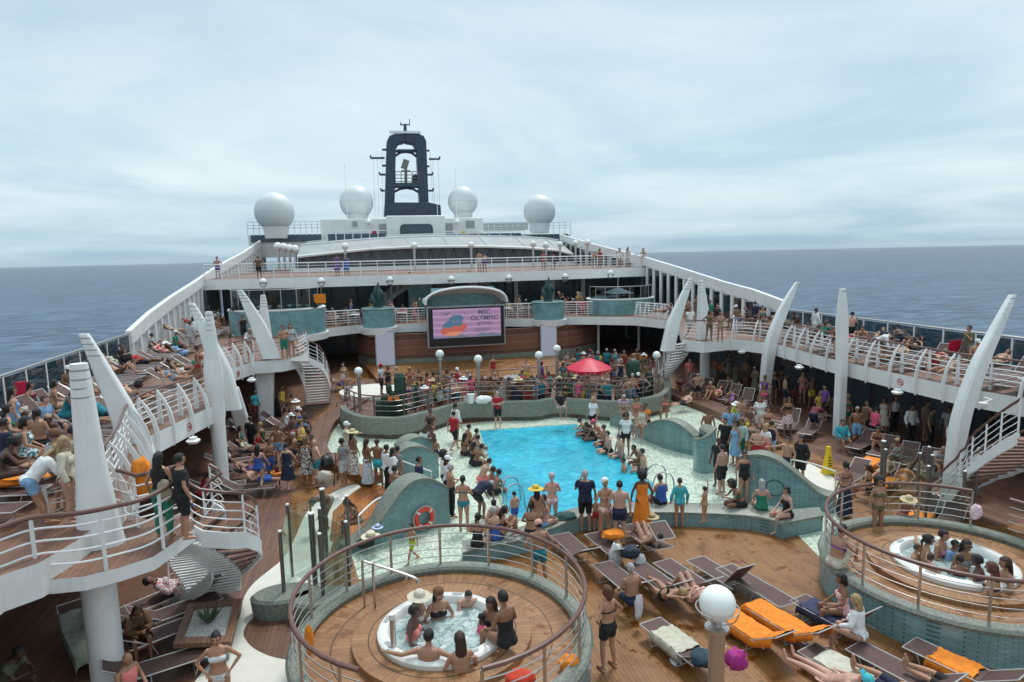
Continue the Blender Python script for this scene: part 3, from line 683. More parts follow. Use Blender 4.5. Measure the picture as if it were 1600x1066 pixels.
t = railing('balcony_railing', offset(LiP, .34*sL), 'white ribbed railing section between the two near left fins', bars=5, step=50, br=.016); ribs(t, LiP, sL, 1.0)
LiP2 = catmull([Vector((x, y, ZB)) for x, y in poly([(356,588),(365,576),(397,566)], ZB)], 5)
sL = 1 if offset(LiP2, 1)[5].x < LiP2[5].x else -1
t = railing('balcony_railing', offset(LiP2, .34*sL), 'short ribbed railing by the middle left fin pair', bars=5, step=50, br=.016); ribs(t, LiP2, sL, .9)
# landings
near = catmull([Vector((x, y, ZL)) for x, y in poly([(-60,946),(0,929),(60,906),(131,898),(187,885),(240,867),(300,826)], ZL)], 5)
railing('landing_railing', near, 'white railing with wooden handrail round the near left landing', bars=4, step=1.05, br=.02, pr=.035, hr=.045)
bk = [Vector((x, y, ZL)) for x, y in poly([(292,806),(222,826),(182,812),(120,830),(70,842)], ZL)]+[Vector((*W(112,800,ZB).xy, ZB-.3)), Vector((*W(150,765,ZB).xy, ZB))]
railing('landing_railing', bk, 'inner white railing of the near left landing beside the tapered fin', bars=4, step=1.0, br=.02, pr=.035, hr=.045)
railing('landing_railing', catmull([Vector((x, y, ZB)) for x, y in poly([(397,565),(440,561),(468,556),(480,548)], ZB)], 5), 'white railing round the far left landing above the stairs', bars=5, step=.85, br=.018)
railing('landing_railing', catmull([Vector((x, y, ZB)) for x, y in poly([(1070,531),(1100,533),(1134,530)], ZB)], 4), 'white railing on the right landing above the stairs', bars=5, step=.9, br=.018)
for a, lab in (([(470,518),(512,512),(557,508)], 'white rail in front of the large left blue planter'), ([(506,512),(530,510),(562,508)], 'white railing between the large and the small left blue drums'), ([(618,506),(640,506),(665,505)], 'white railing between the left drum and the screen'), ([(792,498),(812,498),(832,497)], 'white railing between the screen and the right statue drum'), ([(884,495),(905,495),(927,494)], 'white railing between the statue drum and the large right drum'), ([(995,496),(1020,498),(1045,501)], 'white ribbed railing right of the large right drum')):
    if 'in front' in lab: continue
    P = [Vector((x, y+.15, ZB)) for x, y in poly(a, ZB)]
    t = railing('balcony_railing', P, lab, bars=5, step=.9, br=.022, hr=.035, hm='white_plain')
    if 'ribbed' in lab: ribs(t, catmull(P, 3), 1, .8)
# top-deck rail
P = [Vector((XL+.2, 53.9, ZC)), Vector((-4, 52.75, ZC)), Vector((6, 52.15, ZC)), Vector((16, 52.45, ZC)), Vector((XR-.2, 53.6, ZC))]
railing('top_deck_railing', P, 'long white railing across the edge of the top deck', bars=4, step=1.3, br=.022, pr=.035, hr=.04, hm='white_plain')
# outer glass windscreens
def windscreen(X, y0, y1, lab, zt=ZB+1.36):
    t = thing('glass_windscreen', lab, 'windscreen', (X, (y0+y1)/2, ZB)); m = MB(); m.tube([(X, y0, zt), (X, y1, zt)], .045, 8); m.build('handrail', 'steel', t)
    n = int((y1-y0)/1.5)
    for i in range(n+1):
        y = y0+(y1-y0)*i/n; m = MB(); m.box((X, y, (ZB+zt)/2), (.06, .07, zt-ZB)); m.build('post', 'white_plain', t)
        if i < n: m = MB(); m.box((X, y+(y1-y0)/n/2, (ZB+zt)/2-.02), (.02, (y1-y0)/n-.1, zt-ZB-.12)); m.build('glass_panel', 'glass_tint', t)
windscreen(XL, 0, QL[0].y, 'tinted glass windscreen along the left side of the upper deck')
windscreen(XR, 0, QR[0].y, 'tinted glass windscreen along the right side of the upper deck')
# terrace railing on the parapet
IP = [Vector((p.x, p.y+.05, .94)) for p in IN][1:-1]
railing('terrace_railing', IP, 'steel railing with wooden handrail along the terrace parapet', h=.95, bars=3, step=1.45, mat='dark_steel', br=.02, pr=.035)
railing('stage_railing', [Vector((x, y, .2)) for x, y in ((1.5, 38.6), (5, 38.2), (9, 38.2), (12.8, 38.8))], 'thin rail behind the terrace crowd in front of the stage', h=1.0, bars=2, step=1.6, mat='dark_steel')

# ================================================================ FINS
def fin(name, pts, w, th, lab, group='white tusk-shaped fins along the balconies', axis=(1, 0, 0), groove=True, parent=None, rnd_=False):
    """tapered curved blade; pts world points bottom to top, w widths across axis, th thickness"""
    P = catmull(pts, 6); n = len(P); ax = Vector(axis).normalized(); ay = Vector((0, 0, 1)).cross(ax)
    def wat(u, arr): f = u*(len(arr)-1); j = min(int(f), len(arr)-2); return arr[j]+(arr[j+1]-arr[j])*(f-j)
    rings = []
    for i, p in enumerate(P):
        u = i/(n-1); a = wat(u, w)/2; b = wat(u, th)/2; cc = min(a, b)*.35
        if rnd_: rings.append([p+ax*a*math.cos(q)+ay*b*math.sin(q) for q in [2*math.pi*k_/20 for k_ in range(20)]]); continue
        rings.append([p+ax*x+ay*y for x, y in ((-a+cc, -b), (a-cc, -b), (a, -b+cc), (a, b-cc), (a-cc, b), (-a+cc, b), (-a, b-cc), (-a, -b+cc))])
    m = MB(); m.loft(rings); base = P[0]
    t = thing(name, lab, 'fin', tuple(base), 0, group)
    m.build('blade', 'white_paint', t, smooth=30)
    if groove:
        dirn = (P[-1]-P[-4]).normalized()
        for k_ in range(4):
            c = P[-1]-dirn*(.12+.17*k_); f = 1-(.12+.17*k_)/max((P[-1]-P[0]).length, 1)
            a = wat(f, w)/2+.006; b = wat(f, th)/2+.006; r = []
            for dz in (-.016, .016): r.append([c+dirn*dz+ax*x+ay*y for x, y in ([(a*math.cos(q), b*math.sin(q)) for q in [2*math.pi*k2/20 for k2 in range(20)]] if rnd_ else ((-a, -b), (a, -b), (a, b), (-a, b)))])
            mm = MB(); mm.loft(r); mm.build('groove_band', 'grey_paint', t, smooth=0)
    return t
def wz(px, py, z): return W(px, py, z)
fin('balcony_fin', [WY(1194,625,30.2), WY(1203,545,29.8), WY(1222,488,29.8), WY(1246,441,29.8)], [.48, .66, .56, .20], [.42, .42, .32, .2], 'leaning white fin left of the middle on the right balcony')
fin('balcony_fin', [Vector((*W(1310,681,0).xy, 0)), Vector((*W(1310,681,0).xy, 3.2)), Vector((*W(1310,681,0).xy, 5.0))+Vector((-.08,0,0)), Vector((*W(1310,681,0).xy, ZAT(W(1310,681,0), 451)))+Vector((-.12, 0, 0))], [.44, .44, .50, .22], [.36, .36, .32, .2], 'upright white fin standing alone in the middle of the right balcony')
fin('balcony_fin', [WY(1484,775,16.3), WY(1500,660,16.3), WY(1528,575,16.3), WY(1556,515,16.3), WY(1582,461,16.3)], [.42, .54, .52, .36, .18], [.36, .38, .34, .28, .18], 'nearest leaning white fin on the right balcony with a yellow sticker')
fin('balcony_fin', [WY(1043,548,32.8), WY(1054,500,32.8), WY(1080,435,32.8)], [.75, .70, .22], [.5, .4, .2], 'leaning white fin at the head of the right stairs')
b = W(1101,602,0); fin('balcony_fin', [Vector((b.x, b.y, 0)), Vector((b.x, b.y, ZB-.6))], [.62, .62], [.55, .55], 'round-edged white column under the right landing', groove=False, rnd_=True)
c = W(1100,530,ZB); fin('balcony_fin', [Vector((c.x, c.y, ZB)), Vector((c.x-.1, c.y, ZB+1.6)), Vector((c.x-.25, c.y, ZAT(c, 438)))], [.9, .6, .24], [.5, .4, .2], 'upright white fin on the right landing behind the bathers')
# left pairs
fin('balcony_fin', [WY(228,770,19.6), WY(213,700,19.6), WY(188,635,19.6), WY(158,575,19.6), WY(131,522,19.6)], [.85, .85, .62, .42, .22], [.3, .3, .28, .24, .18], 'large leaning white fin at the near left landing')
c = W(158,850,ZL); top_ = ZAT(c, 568)
fin('balcony_fin', [Vector((c.x, c.y, ZL)), Vector((c.x-.02, c.y, (ZL+top_)/2)), Vector((c.x-.04, c.y, top_))], [.86, .50, .30], [.62, .42, .28], 'thick tapered white fin standing on the near left landing', rnd_=True)
c2_ = Vector((c.x-.05, c.y-.2, 0)); fin('balcony_fin', [c2_, Vector((c2_.x, c2_.y, ZL-.262))], [.6, .6], [.6, .6], 'round white column under the near left landing', groove=False, rnd_=True)
fin('balcony_fin', [WY(362,640,25.5), WY(345,580,25.5), WY(322,522,25.5), WY(299,474,25.5)], [.7, .72, .42, .2], [.4, .4, .3, .2], 'leaning white fin at the middle of the left balcony')
c = W(349,770,0)
fin('balcony_fin', [Vector((c.x, c.y, 0)), Vector((c.x, c.y, 2.9)), Vector((c.x, c.y, 4.2)), Vector((c.x+.02, c.y, ZAT(c, 487)))], [.46, .52, .66, .22], [.42, .42, .42, .22], 'tall upright white fin rising from the pool deck at left', rnd_=True)
fin('balcony_fin', [wz(387,692,0), wz(362,606,ZB-.5)], [.7, .55], [.35, .35], 'slanting white strut under the left balcony', groove=False)
c = W(418,655,0)
fin('balcony_fin', [Vector((c.x-.05, c.y, 0)), Vector((c.x, c.y, ZB-.6))], [.7, 1.0], [.5, .6], 'white column under the far left landing', groove=False)
d = W(417,545,ZB)
fin('balcony_fin', [Vector((d.x, d.y, ZB)), Vector((d.x, d.y, ZAT(d, 461)))], [.75, .25], [.4, .2], 'upright small white fin on the far left landing')
fin('balcony_fin', [WY(425,560,34.0), WY(402,505,34.0), WY(374,453,34.0)], [.9, .7, .24], [.35, .3, .2], 'small leaning white fin on the far left landing')
# big fin infill at near-left: ribbed web between fin and deck

# ================================================================ STAIRS
def stairs(name, path, width, lab, n, rail=True, strmat='white_paint', tread='teak_upper', louver=False, rails=4):
    """path: points top to bottom (centreline)"""
    P = catmull(path, 8); t = thing(name, lab, 'stairs', tuple(P[-1]))
    Ls = [0]
    for a, b in zip(P, P[1:]): Ls.append(Ls[-1]+(b-a).length)
    def at(u):
        s = u*Ls[-1]
        for i in range(len(P)-1):
            if Ls[i+1] >= s-1e-9: f = (s-Ls[i])/(Ls[i+1]-Ls[i]); d = (P[i+1]-P[i]); d.z = 0; d.normalize(); return P[i].lerp(P[i+1], f), d
    for i in range(n):
        p, d = at((i+.5)/n); nr = Vector((-d.y, d.x, 0)); m = MB()
        a = p-nr*(width/2-.05); b = p+nr*(width/2-.05); q = d*.15
        m.loft([[a-q, a+q, a+q-Vector((0, 0, .045)), a-q-Vector((0, 0, .045))], [b-q, b+q, b+q-Vector((0, 0, .045)), b-q-Vector((0, 0, .045))]])
        m.build('tread', tread, t, smooth=0)
        if louver:
            m = MB(); m.loft([[a+q*.9-Vector((0,0,.05)), a+q*.99-Vector((0,0,.05)), a+q*.99-Vector((0,0,.17)), a+q*.9-Vector((0,0,.17))], [b+q*.9-Vector((0,0,.05)), b+q*.99-Vector((0,0,.05)), b+q*.99-Vector((0,0,.17)), b+q*.9-Vector((0,0,.17))]]); m.build('riser', 'white_plain', t, smooth=0)
    for s in (-1, 1):
        rings = []; rl = []
        for i in range(25):
            p, d = at(i/24); nr = Vector((-d.y, d.x, 0)); a = p+nr*s*width/2; b = a+nr*s*.05; rl.append(a)
            rings.append([a+Vector((0, 0, .12)), b+Vector((0, 0, .12)), b-Vector((0, 0, .24)), a-Vector((0, 0, .24))])
        m = MB(); m.loft(rings); m.build('stringer', strmat, t, smooth=30)
        if rail:
            m = MB(); m.tube([a+Vector((0, 0, 1.0)) for a in rl], .035, 8); m.build('handrail', 'rail_wood', t)
            for j in range(rails):
                m = MB(); m.tube([a+Vector((0, 0, .22+.19*j)) for a in rl], .014, 5); m.build('rail_bar', 'white_plain', t)
            for a in rl[::4]: m = MB(); m.tube([a, a+Vector((0, 0, 1.0))], .025, 6); m.build('post', 'white_plain', t)
    return t
def V(v, z): return Vector((v[0], v[1], z))
# far left stairs: from the landing down, turning
a = W(460,560,ZB); stairs('staircase', [V(a+Vector((.15,.1,0)), ZB-.1), V((a.x+.6, a.y+1.0), 2.6), V((a.x+.85, a.y+2.2), 1.4), V((a.x+.75, a.y+3.6), .1)], 1.3, 'curved open-tread staircase below the far left landing', 17, tread='alu')
a = W(1085,532,ZB); b_ = W(1018,612,0); stairs('staircase', [V(a+Vector((-.5,.3,0)), ZB-.1), V(a.lerp(b_, .5)+Vector((0,0,0)), 1.8) if False else V(((a.x+b_.x)/2, (a.y+b_.y)/2), 1.8), V(b_, .05)], 1.3, 'straight open-tread staircase below the right landing', 17, tread='alu')
# near left spiral
tp = W(300,830,ZL)
stairs('staircase', [W(303,822,ZL-.1)+Vector((.05,.5,0)), W(342,848,2.3)+Vector((0,.5,0)), W(370,878,1.6)+Vector((-.1,.55,0)), W(374,908,.85)+Vector((-.4,.5,0)), W(352,925,.12)+Vector((-.9,.4,0))], 1.0, 'spiral staircase with louvred skirt at the near left landing', 16)
st_ = REG[-1]; lb_ = catmull([W(303,849,2.45), W(266,877,1.75), W(284,908,.95), W(297,937,.15)], 8); rb_ = catmull([W(307,849,2.45), W(346,867,1.85), W(374,893,1.1), W(376,923,.15)], 8)
for k_ in range(1, 24):
    a, b = lb_[k_], rb_[k_]; c_ = (a+b)/2; m = MB(); m.loft([[p+Vector(q) for q in ((0, -.05, .022), (0, .07, .028), (0, .07, -.012), (0, -.05, -.016))] for p in catmull([a, c_, b], 5)]); m.build('louvre_slat', 'white_paint', st_, smooth=0)
a = W(1478,792,0); stairs('staircase', [W(1668,690,ZB)+Vector((0,.5,0)), W(1570,745,1.6)+Vector((0,.5,0)), W(1480,800,.05)+Vector((0,.4,0))], 1.5, 'staircase with white stringer at the right edge', 18)

# ================================================================ SCREEN WALL
YW = 47.6
t = thing('screen_wall', 'brown horizontal timber-clad wall behind the big screen', 'wall', (7, YW, .5))
m = MB(); xs = [WY(560,560,49.6).x, WY(575,560,48.6).x, WY(590,560,YW).x, WY(617,560,YW).x, WY(728,560,YW-.2).x, WY(845,560,YW).x, WY(890,560,YW).x, WY(915,560,YW+.5).x, WY(940,560,49.6).x]
ys = [YW+3.2, YW+1.4, YW+.5, YW, YW-.25, YW, YW+.3, YW+1.2, YW+3]
m.loft([[(x, y, .1), (x, y+.3, .1), (x, y+.3, ZB-.63), (x, y, ZB-.63)] for x, y in zip(xs, ys)]); m.build('cladding', 'cladding', t, smooth=0)
m = MB(); m.loft([[(x, y-.06, .05), (x, y+.1, .05), (x, y+.1, .75), (x, y-.06, .75)] for x, y in zip(xs, ys)]); m.build('plinth', 'mosaic_grey', t, smooth=0)
for a, b, nm in (((588,517),(616,580),'left'), ((845,506),(870,565),'right')):
    p, q = WY(a[0], b[1]-6, YW-.35), WY(b[0], a[1], YW-.35); t = thing('light_panel', 'tall pale lilac light panel %s of the big screen' % nm, 'panel', (p.x, p.y, p.z))
    m = MB(); m.box(((p.x+q.x)/2, YW-.3, (p.z+q.z)/2), (q.x-p.x, .12, q.z-p.z)); m.build('panel_frame', 'grey_paint', t)
    m = MB(); m.box(((p.x+q.x)/2, YW-.37, (p.z+q.z)/2), (q.x-p.x-.14, .03, q.z-p.z-.14)); m.build('panel_face', 'panel_glow', t)
YS = 46.2
p, q = WY(669,545,YS), WY(789,475,YS)
t = thing('led_screen', 'large LED screen showing MSC OLYMPIC games on pink', 'screen', (p.x, YS, p.z))
cx, cz_, sw, sh = (p.x+q.x)/2, (p.z+q.z)/2, q.x-p.x, q.z-p.z
m = MB(); m.box((cx, YS+.22, cz_), (sw, .4, sh)); m.build('frame', 'grey_paint', t, bevel=.04)
m = MB(); m.box((cx, YS+.0, cz_), (sw-.22, .06, sh-.22)); m.build('bezel', 'black_plastic', t)
def sx_(u): return p.x+.11+(sw-.22)*u
def sz_(v): return p.z+.11+(sh-.22)*v
m = MB(); a, b = .055, .955; m.box((sx_((a+b)/2), YS-.04, sz_(.585)), ((sw-.22)*(b-a), .03, (sh-.22)*.75)); m.build('display', 'screen_pink', t)
def flat(pts, name, mat, y):
    m = MB(); k_ = len(pts); vs = [(sx_(u), y, sz_(v)) for u, v in pts]; m.add(vs+[(x, y+.012, z) for x, _, z in vs], [tuple(range(k_)), tuple(range(2*k_-1, k_-1, -1))]+[(i, (i+1) % k_, k_+(i+1) % k_, k_+i) for i in range(k_)]); return m.build(name, mat, t, smooth=0)
flat([(.055,.215),(.055,.26),(.12,.25),(.2,.23),(.28,.28),(.34,.25),(.42,.31),(.48,.25),(.55,.22),(.63,.25),(.70,.33),(.76,.28),(.82,.31),(.90,.27),(.955,.24),(.955,.215)], 'picture_hills', 'scr_slate', YS-.068)
flat([(.17,.47),(.20,.60),(.26,.66),(.27,.74),(.33,.80),(.42,.80),(.46,.74),(.44,.62),(.46,.52),(.38,.46),(.28,.44)], 'picture_shape', 'scr_blue', YS-.067)
flat([(.16,.32),(.15,.42),(.20,.50),(.27,.47),(.33,.53),(.41,.51),(.45,.60),(.50,.55),(.48,.42),(.42,.34),(.30,.30)], 'picture_shape', 'scr_red', YS-.073)
flat([(.20,.28),(.24,.36),(.34,.38),(.44,.37),(.40,.29),(.30,.26)], 'picture_shape', 'scr_orange', YS-.079)
flat([(.29,.60),(.32,.70),(.35,.62),(.38,.71),(.41,.61),(.40,.59),(.36,.60)], 'picture_shape', 'scr_slate', YS-.079)
m = MB(); m.tube([(sx_(u), YS-.075, sz_(v)) for u, v in ((.16,.80),(.19,.86),(.25,.84),(.23,.78),(.20,.81),(.28,.88))], .025, 4); m.tube([(sx_(u), YS-.075, sz_(v)) for u, v in ((.40,.82),(.44,.87),(.50,.80),(.53,.84))], .02, 4); m.build('picture_line', 'scr_dark', t)
RX = Matrix.Rotation(RAD(90), 4, 'X')
for body, u, v, s_, b_ in (('MSC', .735, .855, .44, .010), ('OLYMPIC', .735, .70, .45, .010), ('games', .74, .575, .38, .0)):
    text_mesh(body, s_*1.08, .004, 'lettering', 'scr_dark', Matrix.Translation((sx_(u), YS-.07, sz_(v))) @ RX, t, b_)
m = MB()
for v, a, b in ((.42, .60, .80), (.385, .58, .82), (.35, .62, .78)): m.box((sx_((a+b)/2), YS-.07, sz_(v)), ((sw-.22)*(b-a), .01, .035))
m.build('small_print', 'scr_dark', t)
# shell canopy above the screen
t = thing('screen_canopy', 'white curved shell canopy above the big screen', 'canopy', (cx, 48, 5.2))
c0 = WY(664,474,YS+.3); c1 = WY(790,466,YS+.3); m = MB(); rings = []
for i in range(17):
    u = i/16; a = math.pi*(1-u); x = cx+(c1.x-c0.x)/2*math.cos(a); zt = c0.z-.1+1.15*math.sin(a)**.7
    rings.append([(x, YS-.3, zt), (x, YS-.3, zt+.12), (x, YS+2.2, zt+.12-.9*math.sin(a)), (x, YS+2.2, zt-.9*math.sin(a))])
m.loft(rings); m.build('shell', 'white_paint', t, smooth=60)
for i in range(2, 15, 2):
    r = rings[i]; m = MB(); m.tube([Vector(r[0])-Vector((0, .02, .03)), Vector(r[3])-Vector((0, 0, .03))], .04, 5); m.build('rib', 'white_plain', t)
m = MB(); m.tube([Vector(r[0])-Vector((0, .05, 0)) for r in rings], .07, 6); m.build('front_tube', 'white_plain', t)
m = MB(); m.box((cx, YS+1.4, ZB+1.3), (c1.x-c0.x-1.2, .25, 2.6)); m.build('back_wall', 'tile_aqua', t)
# drums
def drum(px0, px1, pyt, pyb, Y, lab, big=False, cat='drum', nm='tiled_drum'):
    a, b = WY(px0, pyb, Y), WY(px1, pyb, Y); zt = WY((px0+px1)/2, pyt, Y).z; r = (b.x-a.x)/2; c = ((a.x+b.x)/2, Y+ (.5 if big else .2)*r)
    t = thing(nm, lab, cat, (c[0], c[1], ZB)); m = MB(); zb = ZB-.08
    m.lathe([(r, zb), (r, zt-.12)], (c[0], c[1], 0), 40, sy=.75 if big else 1); m.build('drum_wall', 'tile_aqua', t)
    m = MB(); m.lathe([(r+.03, zt-.12), (r+.07, zt-.05), (r+.03, zt), (0.0, zt)], (c[0], c[1], 0), 40, sy=.75 if big else 1); m.build('rim', 'tile_blue' if not big else 'white_paint', t)
    m = MB(); m.lathe([(r*.75, ZB-.75), (r+.12, ZB-.55), (r+.18, ZB-.1), (r, ZB-.09)], (c[0], c[1], 0), 40, sy=.75 if big else 1); m.build('corbel', 'white_paint', t)
    return c, r, zt, t
d1 = drum(567, 617, 481, 508, 48.2, 'small round blue tiled drum carrying the left statue')
d2 = drum(834, 882, 471, 498, 48.2, 'small round blue tiled drum carrying the right statue')
d3 = drum(928, 1030, 466, 497, 48.4, 'large blue tiled drum with a glass screen right of the stage', True)
d4 = drum(352, 508, 483, 515, 45.6, 'large blue tiled drum with plants left of the stage', True)
for (c, r, zt, tt), lab in ((d1, 'dark green abstract statue on the left blue drum'), (d2, 'dark green abstract statue on the right blue drum')):
    t = thing('abstract_statue', lab, 'statue', (c[0], c[1], zt)); m = MB()
    for (dx, hh, tw) in ((-.16, 1.55, .35), (.1, 1.85, -.3), (.25, 1.3, .5), (-.28, 1.15, -.3)):
        pts = [Vector((c[0]+dx*.4, c[1], zt+.1)), Vector((c[0]+dx, c[1]+tw*.3, zt+hh*.45)), Vector((c[0]+dx*1.1+tw*.15, c[1]-tw*.2, zt+hh*.75)), Vector((c[0]+dx*.9, c[1], zt+hh))]
        m.tube(catmull(pts, 4), [.16, .17, .18, .19, .2, .2, .19, .17, .14, .12, .09, .05, .02], 8)
    m.build('figure', 'statue_bronze', t, smooth=50)
    m = MB(); m.lathe([(.35, 0), (.32, .12), (0, .12)], (c[0], c[1], zt), 16); m.build('base', 'statue_bronze', t)
def screen_ring(c, r, z, h, lab, a0, a1, n, sy=.75):
    t = thing('glass_screen', lab, 'glass screen', (c[0], c[1], z))
    for i in range(n+1):
        a = RAD(a0+(a1-a0)*i/n); p = Vector((c[0]+r*math.cos(a), c[1]+r*sy*math.sin(a), z)); m = MB(); m.tube([p, p+Vector((0, 0, h))], .03, 6); m.build('post', 'steel', t)
        if i < n:
            b = RAD(a0+(a1-a0)*(i+1)/n); q = Vector((c[0]+r*math.cos(b), c[1]+r*sy*math.sin(b), z)); m = MB(); d = (q-p); nn = Vector((-d.y, d.x, 0)).normalized()*.012
            m.loft([[p+nn, p-nn, p-nn+Vector((0, 0, h-.03)), p+nn+Vector((0, 0, h-.03))], [q+nn, q-nn, q-nn+Vector((0, 0, h-.03)), q+nn+Vector((0, 0, h-.03))]]); m.build('glass_panel', 'glass_tint', t, smooth=0)
    m = MB(); m.tube([(c[0]+r*math.cos(RAD(a0+(a1-a0)*i/24)), c[1]+r*sy*math.sin(RAD(a0+(a1-a0)*i/24)), z+h) for i in range(25)], .03, 6); m.build('top_rail', 'steel', t)
screen_ring(d3[0], d3[1]*.93, d3[2], .95, 'curved glass screen on the large right blue drum', 180, 360, 8)
screen_ring(d4[0], d4[1]*.93, d4[2], 1.3, 'curved glass screen on the large left blue drum', 180, 360, 9)
# small white sunshade and shrubs on the drums
c, r, zt, _ = d3
t = thing('sunshade', 'small white pyramid sunshade on the large right drum', 'sunshade', (c[0]-.3, c[1]-.3, zt)); m = MB(); q = 1.0
m.add([(c[0]-.3+x*q, c[1]-.3+y*q, zt+.35) for x, y in ((-1, -1), (1, -1), (1, 1), (-1, 1))]+[(c[0]-.3, c[1]-.3, zt+.85)], [(0, 1, 4), (1, 2, 4), (2, 3, 4), (3, 0, 4), (3, 2, 1, 0)]); m.build('shade_cloth', 'white_plain', t, smooth=0)
m = MB(); m.tube([(c[0]-.3, c[1]-.3, zt), (c[0]-.3, c[1]-.3, zt+.6)], .03, 6); m.build('pole', 'steel', t)
def bush(c, r, n, lab, name='shrub', mat='shrub_green', leaf=.09, group=None):
    m = MB()
    for i in range(n):
        v = Vector((random.gauss(0, 1), random.gauss(0, 1), abs(random.gauss(0, 1)))).normalized()*r*random.uniform(.4, 1); a = Vector((random.uniform(-1, 1), random.uniform(-1, 1), random.uniform(-.3, 1))).normalized()*leaf; b = a.cross(Vector((random.random(), random.random(), .3))).normalized()*leaf*.5
        p = Vector(c)+v; m.add([p-a, p+b, p+a, p-b], [(0, 1, 2, 3)])
    t = thing(name, lab, 'shrub', c, 0, group); m.build('foliage', mat, t, smooth=0); m = MB(); m.tube([Vector(c), Vector(c)+Vector((0, 0, r*.6))], .03, 5); m.build('stem', 'cladding', t); return t
c, r, zt, _ = d4
for i in range(9): bush((c[0]-r*.8+i*r*.2, c[1]-r*.75*.55, zt-.02), .33, 90, 'low green shrub planted on the large left blue drum', group='shrubs on the large left drum')
c, r, zt, _ = d3
for i in range(6): bush((c[0]-r*.1+i*r*.15, c[1]-r*.75*.5, zt-.02), .25, 70, 'small shrub on the large right blue drum', group='shrubs on the large right drum')
# little stairs under the top deck
for px, s, lab in ((585, 1, 'dark sloping stair with rails behind the left statue'), (790, -1, 'dark sloping stair with rails right of the canopy')):
    a = WY(px, 470, 56); stairs('staircase', [Vector((a.x+s*3.2, 56.5, ZC-.9)), Vector((a.x+s*1.6, 56.5, 4.9)), Vector((a.x, 56.5, ZB+.05))], 1.2, lab, 14, strmat='grey_paint')
a = WY(638, 460, 56); b = WY(676, 460, 56); m = MB(); m.box(((a.x+b.x)/2, 56.5, (ZB+ZC-.8)/2), (b.x-a.x, 1.2, ZC-.8-ZB)); tag(m.build('tiled_core', 'tile_aqua'), 'green tiled block behind the screen canopy under the top deck', 'wall block')
# ================================================================ HOT TUBS
T1, T2 = (1.25, 12.12), (13.1, 11.7)
def teak_polar(c, name):
    teak(name, (.24, .115, .048), (.38, .20, .09), .8, polar=c)
teak_polar(T1, 'teak_tub_a'); teak_polar(T2, 'teak_tub_b')
def hot_tub(c, R, mat, lab, gap, gaplab, stepdir):
    t = thing('hot_tub_platform', lab, 'hot tub', (c[0], c[1], 0))
    m = MB(); k = 72
    def ringprof(prof, nm, mt, a0=0, a1=360, smooth=30):
        m = MB(); full = a1-a0 >= 360; n = 72
        rings = [[(c[0]+r*math.cos(RAD(a0+(a1-a0)*i/n)), c[1]+r*math.sin(RAD(a0+(a1-a0)*i/n)), z) for r, z in prof] for i in range(n+(0 if full else 1))]
        if full:
            q = len(prof); vs = [v for r in rings for v in r]; m.add(vs, [(i*q+j, i*q+(j+1) % q, ((i+1) % n)*q+(j+1) % q, ((i+1) % n)*q+j) for i in range(n) for j in range(q)])
        else: m.loft(rings)
        return m.build(nm, mt, t, smooth)
    ringprof([(R, 0), (R, .70), (R-.25, .70), (R-.25, 0)], 'drum_wall', 'tile_blue')
    ringprof([(R+.03, .70), (R+.05, .76), (R, .82), (R-.26, .82), (R-.30, .76), (R-.28, .70)], 'curb', 'mosaic_grey', smooth=50)
    ringprof([(R-.24, .30), (R-.24, .66), (1.75, .66), (1.75, .30)], 'timber_floor', mat, smooth=0)
    ringprof([(1.76, .3), (1.76, .80), (1.20, .80), (1.20, .3)], 'timber_step', mat, smooth=0)
    ringprof([(1.26, .78), (1.28, .90), (1.23, .95), (1.08, .95), (1.03, .88), (1.0, .45), (1.06, .45)], 'tub_rim', 'tub_white', smooth=50)
    m = MB(); m.lathe([(1.05, .4), (1.05, .80), (0, .80)], (c[0], c[1], 0), 48); o = m.build('bubbling_water', 'tub_water', t)
    for i in range(8):
        a = RAD(22+45*i); m = MB(); m.box((c[0]+1.155*math.cos(a), c[1]+1.155*math.sin(a), .953), (.22, .09, .012), a+math.pi/2); m.build('rim_pad', 'grey_paint', t)
    a0, a1 = gap
    n = 40; P = [Vector((c[0]+(R-.10)*math.cos(RAD(a0+(a1-a0)*i/n)), c[1]+(R-.10)*math.sin(RAD(a0+(a1-a0)*i/n)), .80)) for i in range(n+1)]
    railing('tub_railing', P, gaplab, h=.98, bars=4, step=1.18, mat='steel', br=.011, pr=.032, hr=.045)
    return t
hot_tub(T1, 2.92, 'teak_tub_a', 'near round hot tub on a timber platform with tiled wall', (-84, 236), 'curved brown railing round the near hot tub', 0)
hot_tub(T2, 2.80, 'teak_tub_b', 'right round hot tub on a timber platform with blue tiled wall', (35, 378), 'curved brown railing round the right hot tub', 0)
t = thing('grab_rail', 'steel hand rail hoop on the left side of the near hot tub', 'grab rail', tuple(W(572, 950, .66)))
for dx in (0, .22):
    a = W(570, 952, .66)+Vector((dx, .1-dx, 0)); b = W(632, 912, .9); m = MB(); m.tube(catmull([a, a+Vector((0, 0, .98)), a+Vector((.10, -.03, 1.02)), a+Vector((.85, -.35, .80)), a+Vector((.88, -.37, .70))], 5), .028, 8); m.build('rail', 'steel', t)
p = W(615, 1010, .95); t = thing('steel_post', 'short steel post with a pale cap in front of the near hot tub', 'post', (p.x, p.y, .0)); m = MB(); m.tube([(p.x, p.y, .6), (p.x, p.y, 1.5)], .055, 12); m.build('shaft', 'steel', t); m = MB(); m.tube([(p.x, p.y, 1.5), (p.x, p.y, 1.6)], .062, 12); m.build('cap', 'cream_paint', t)

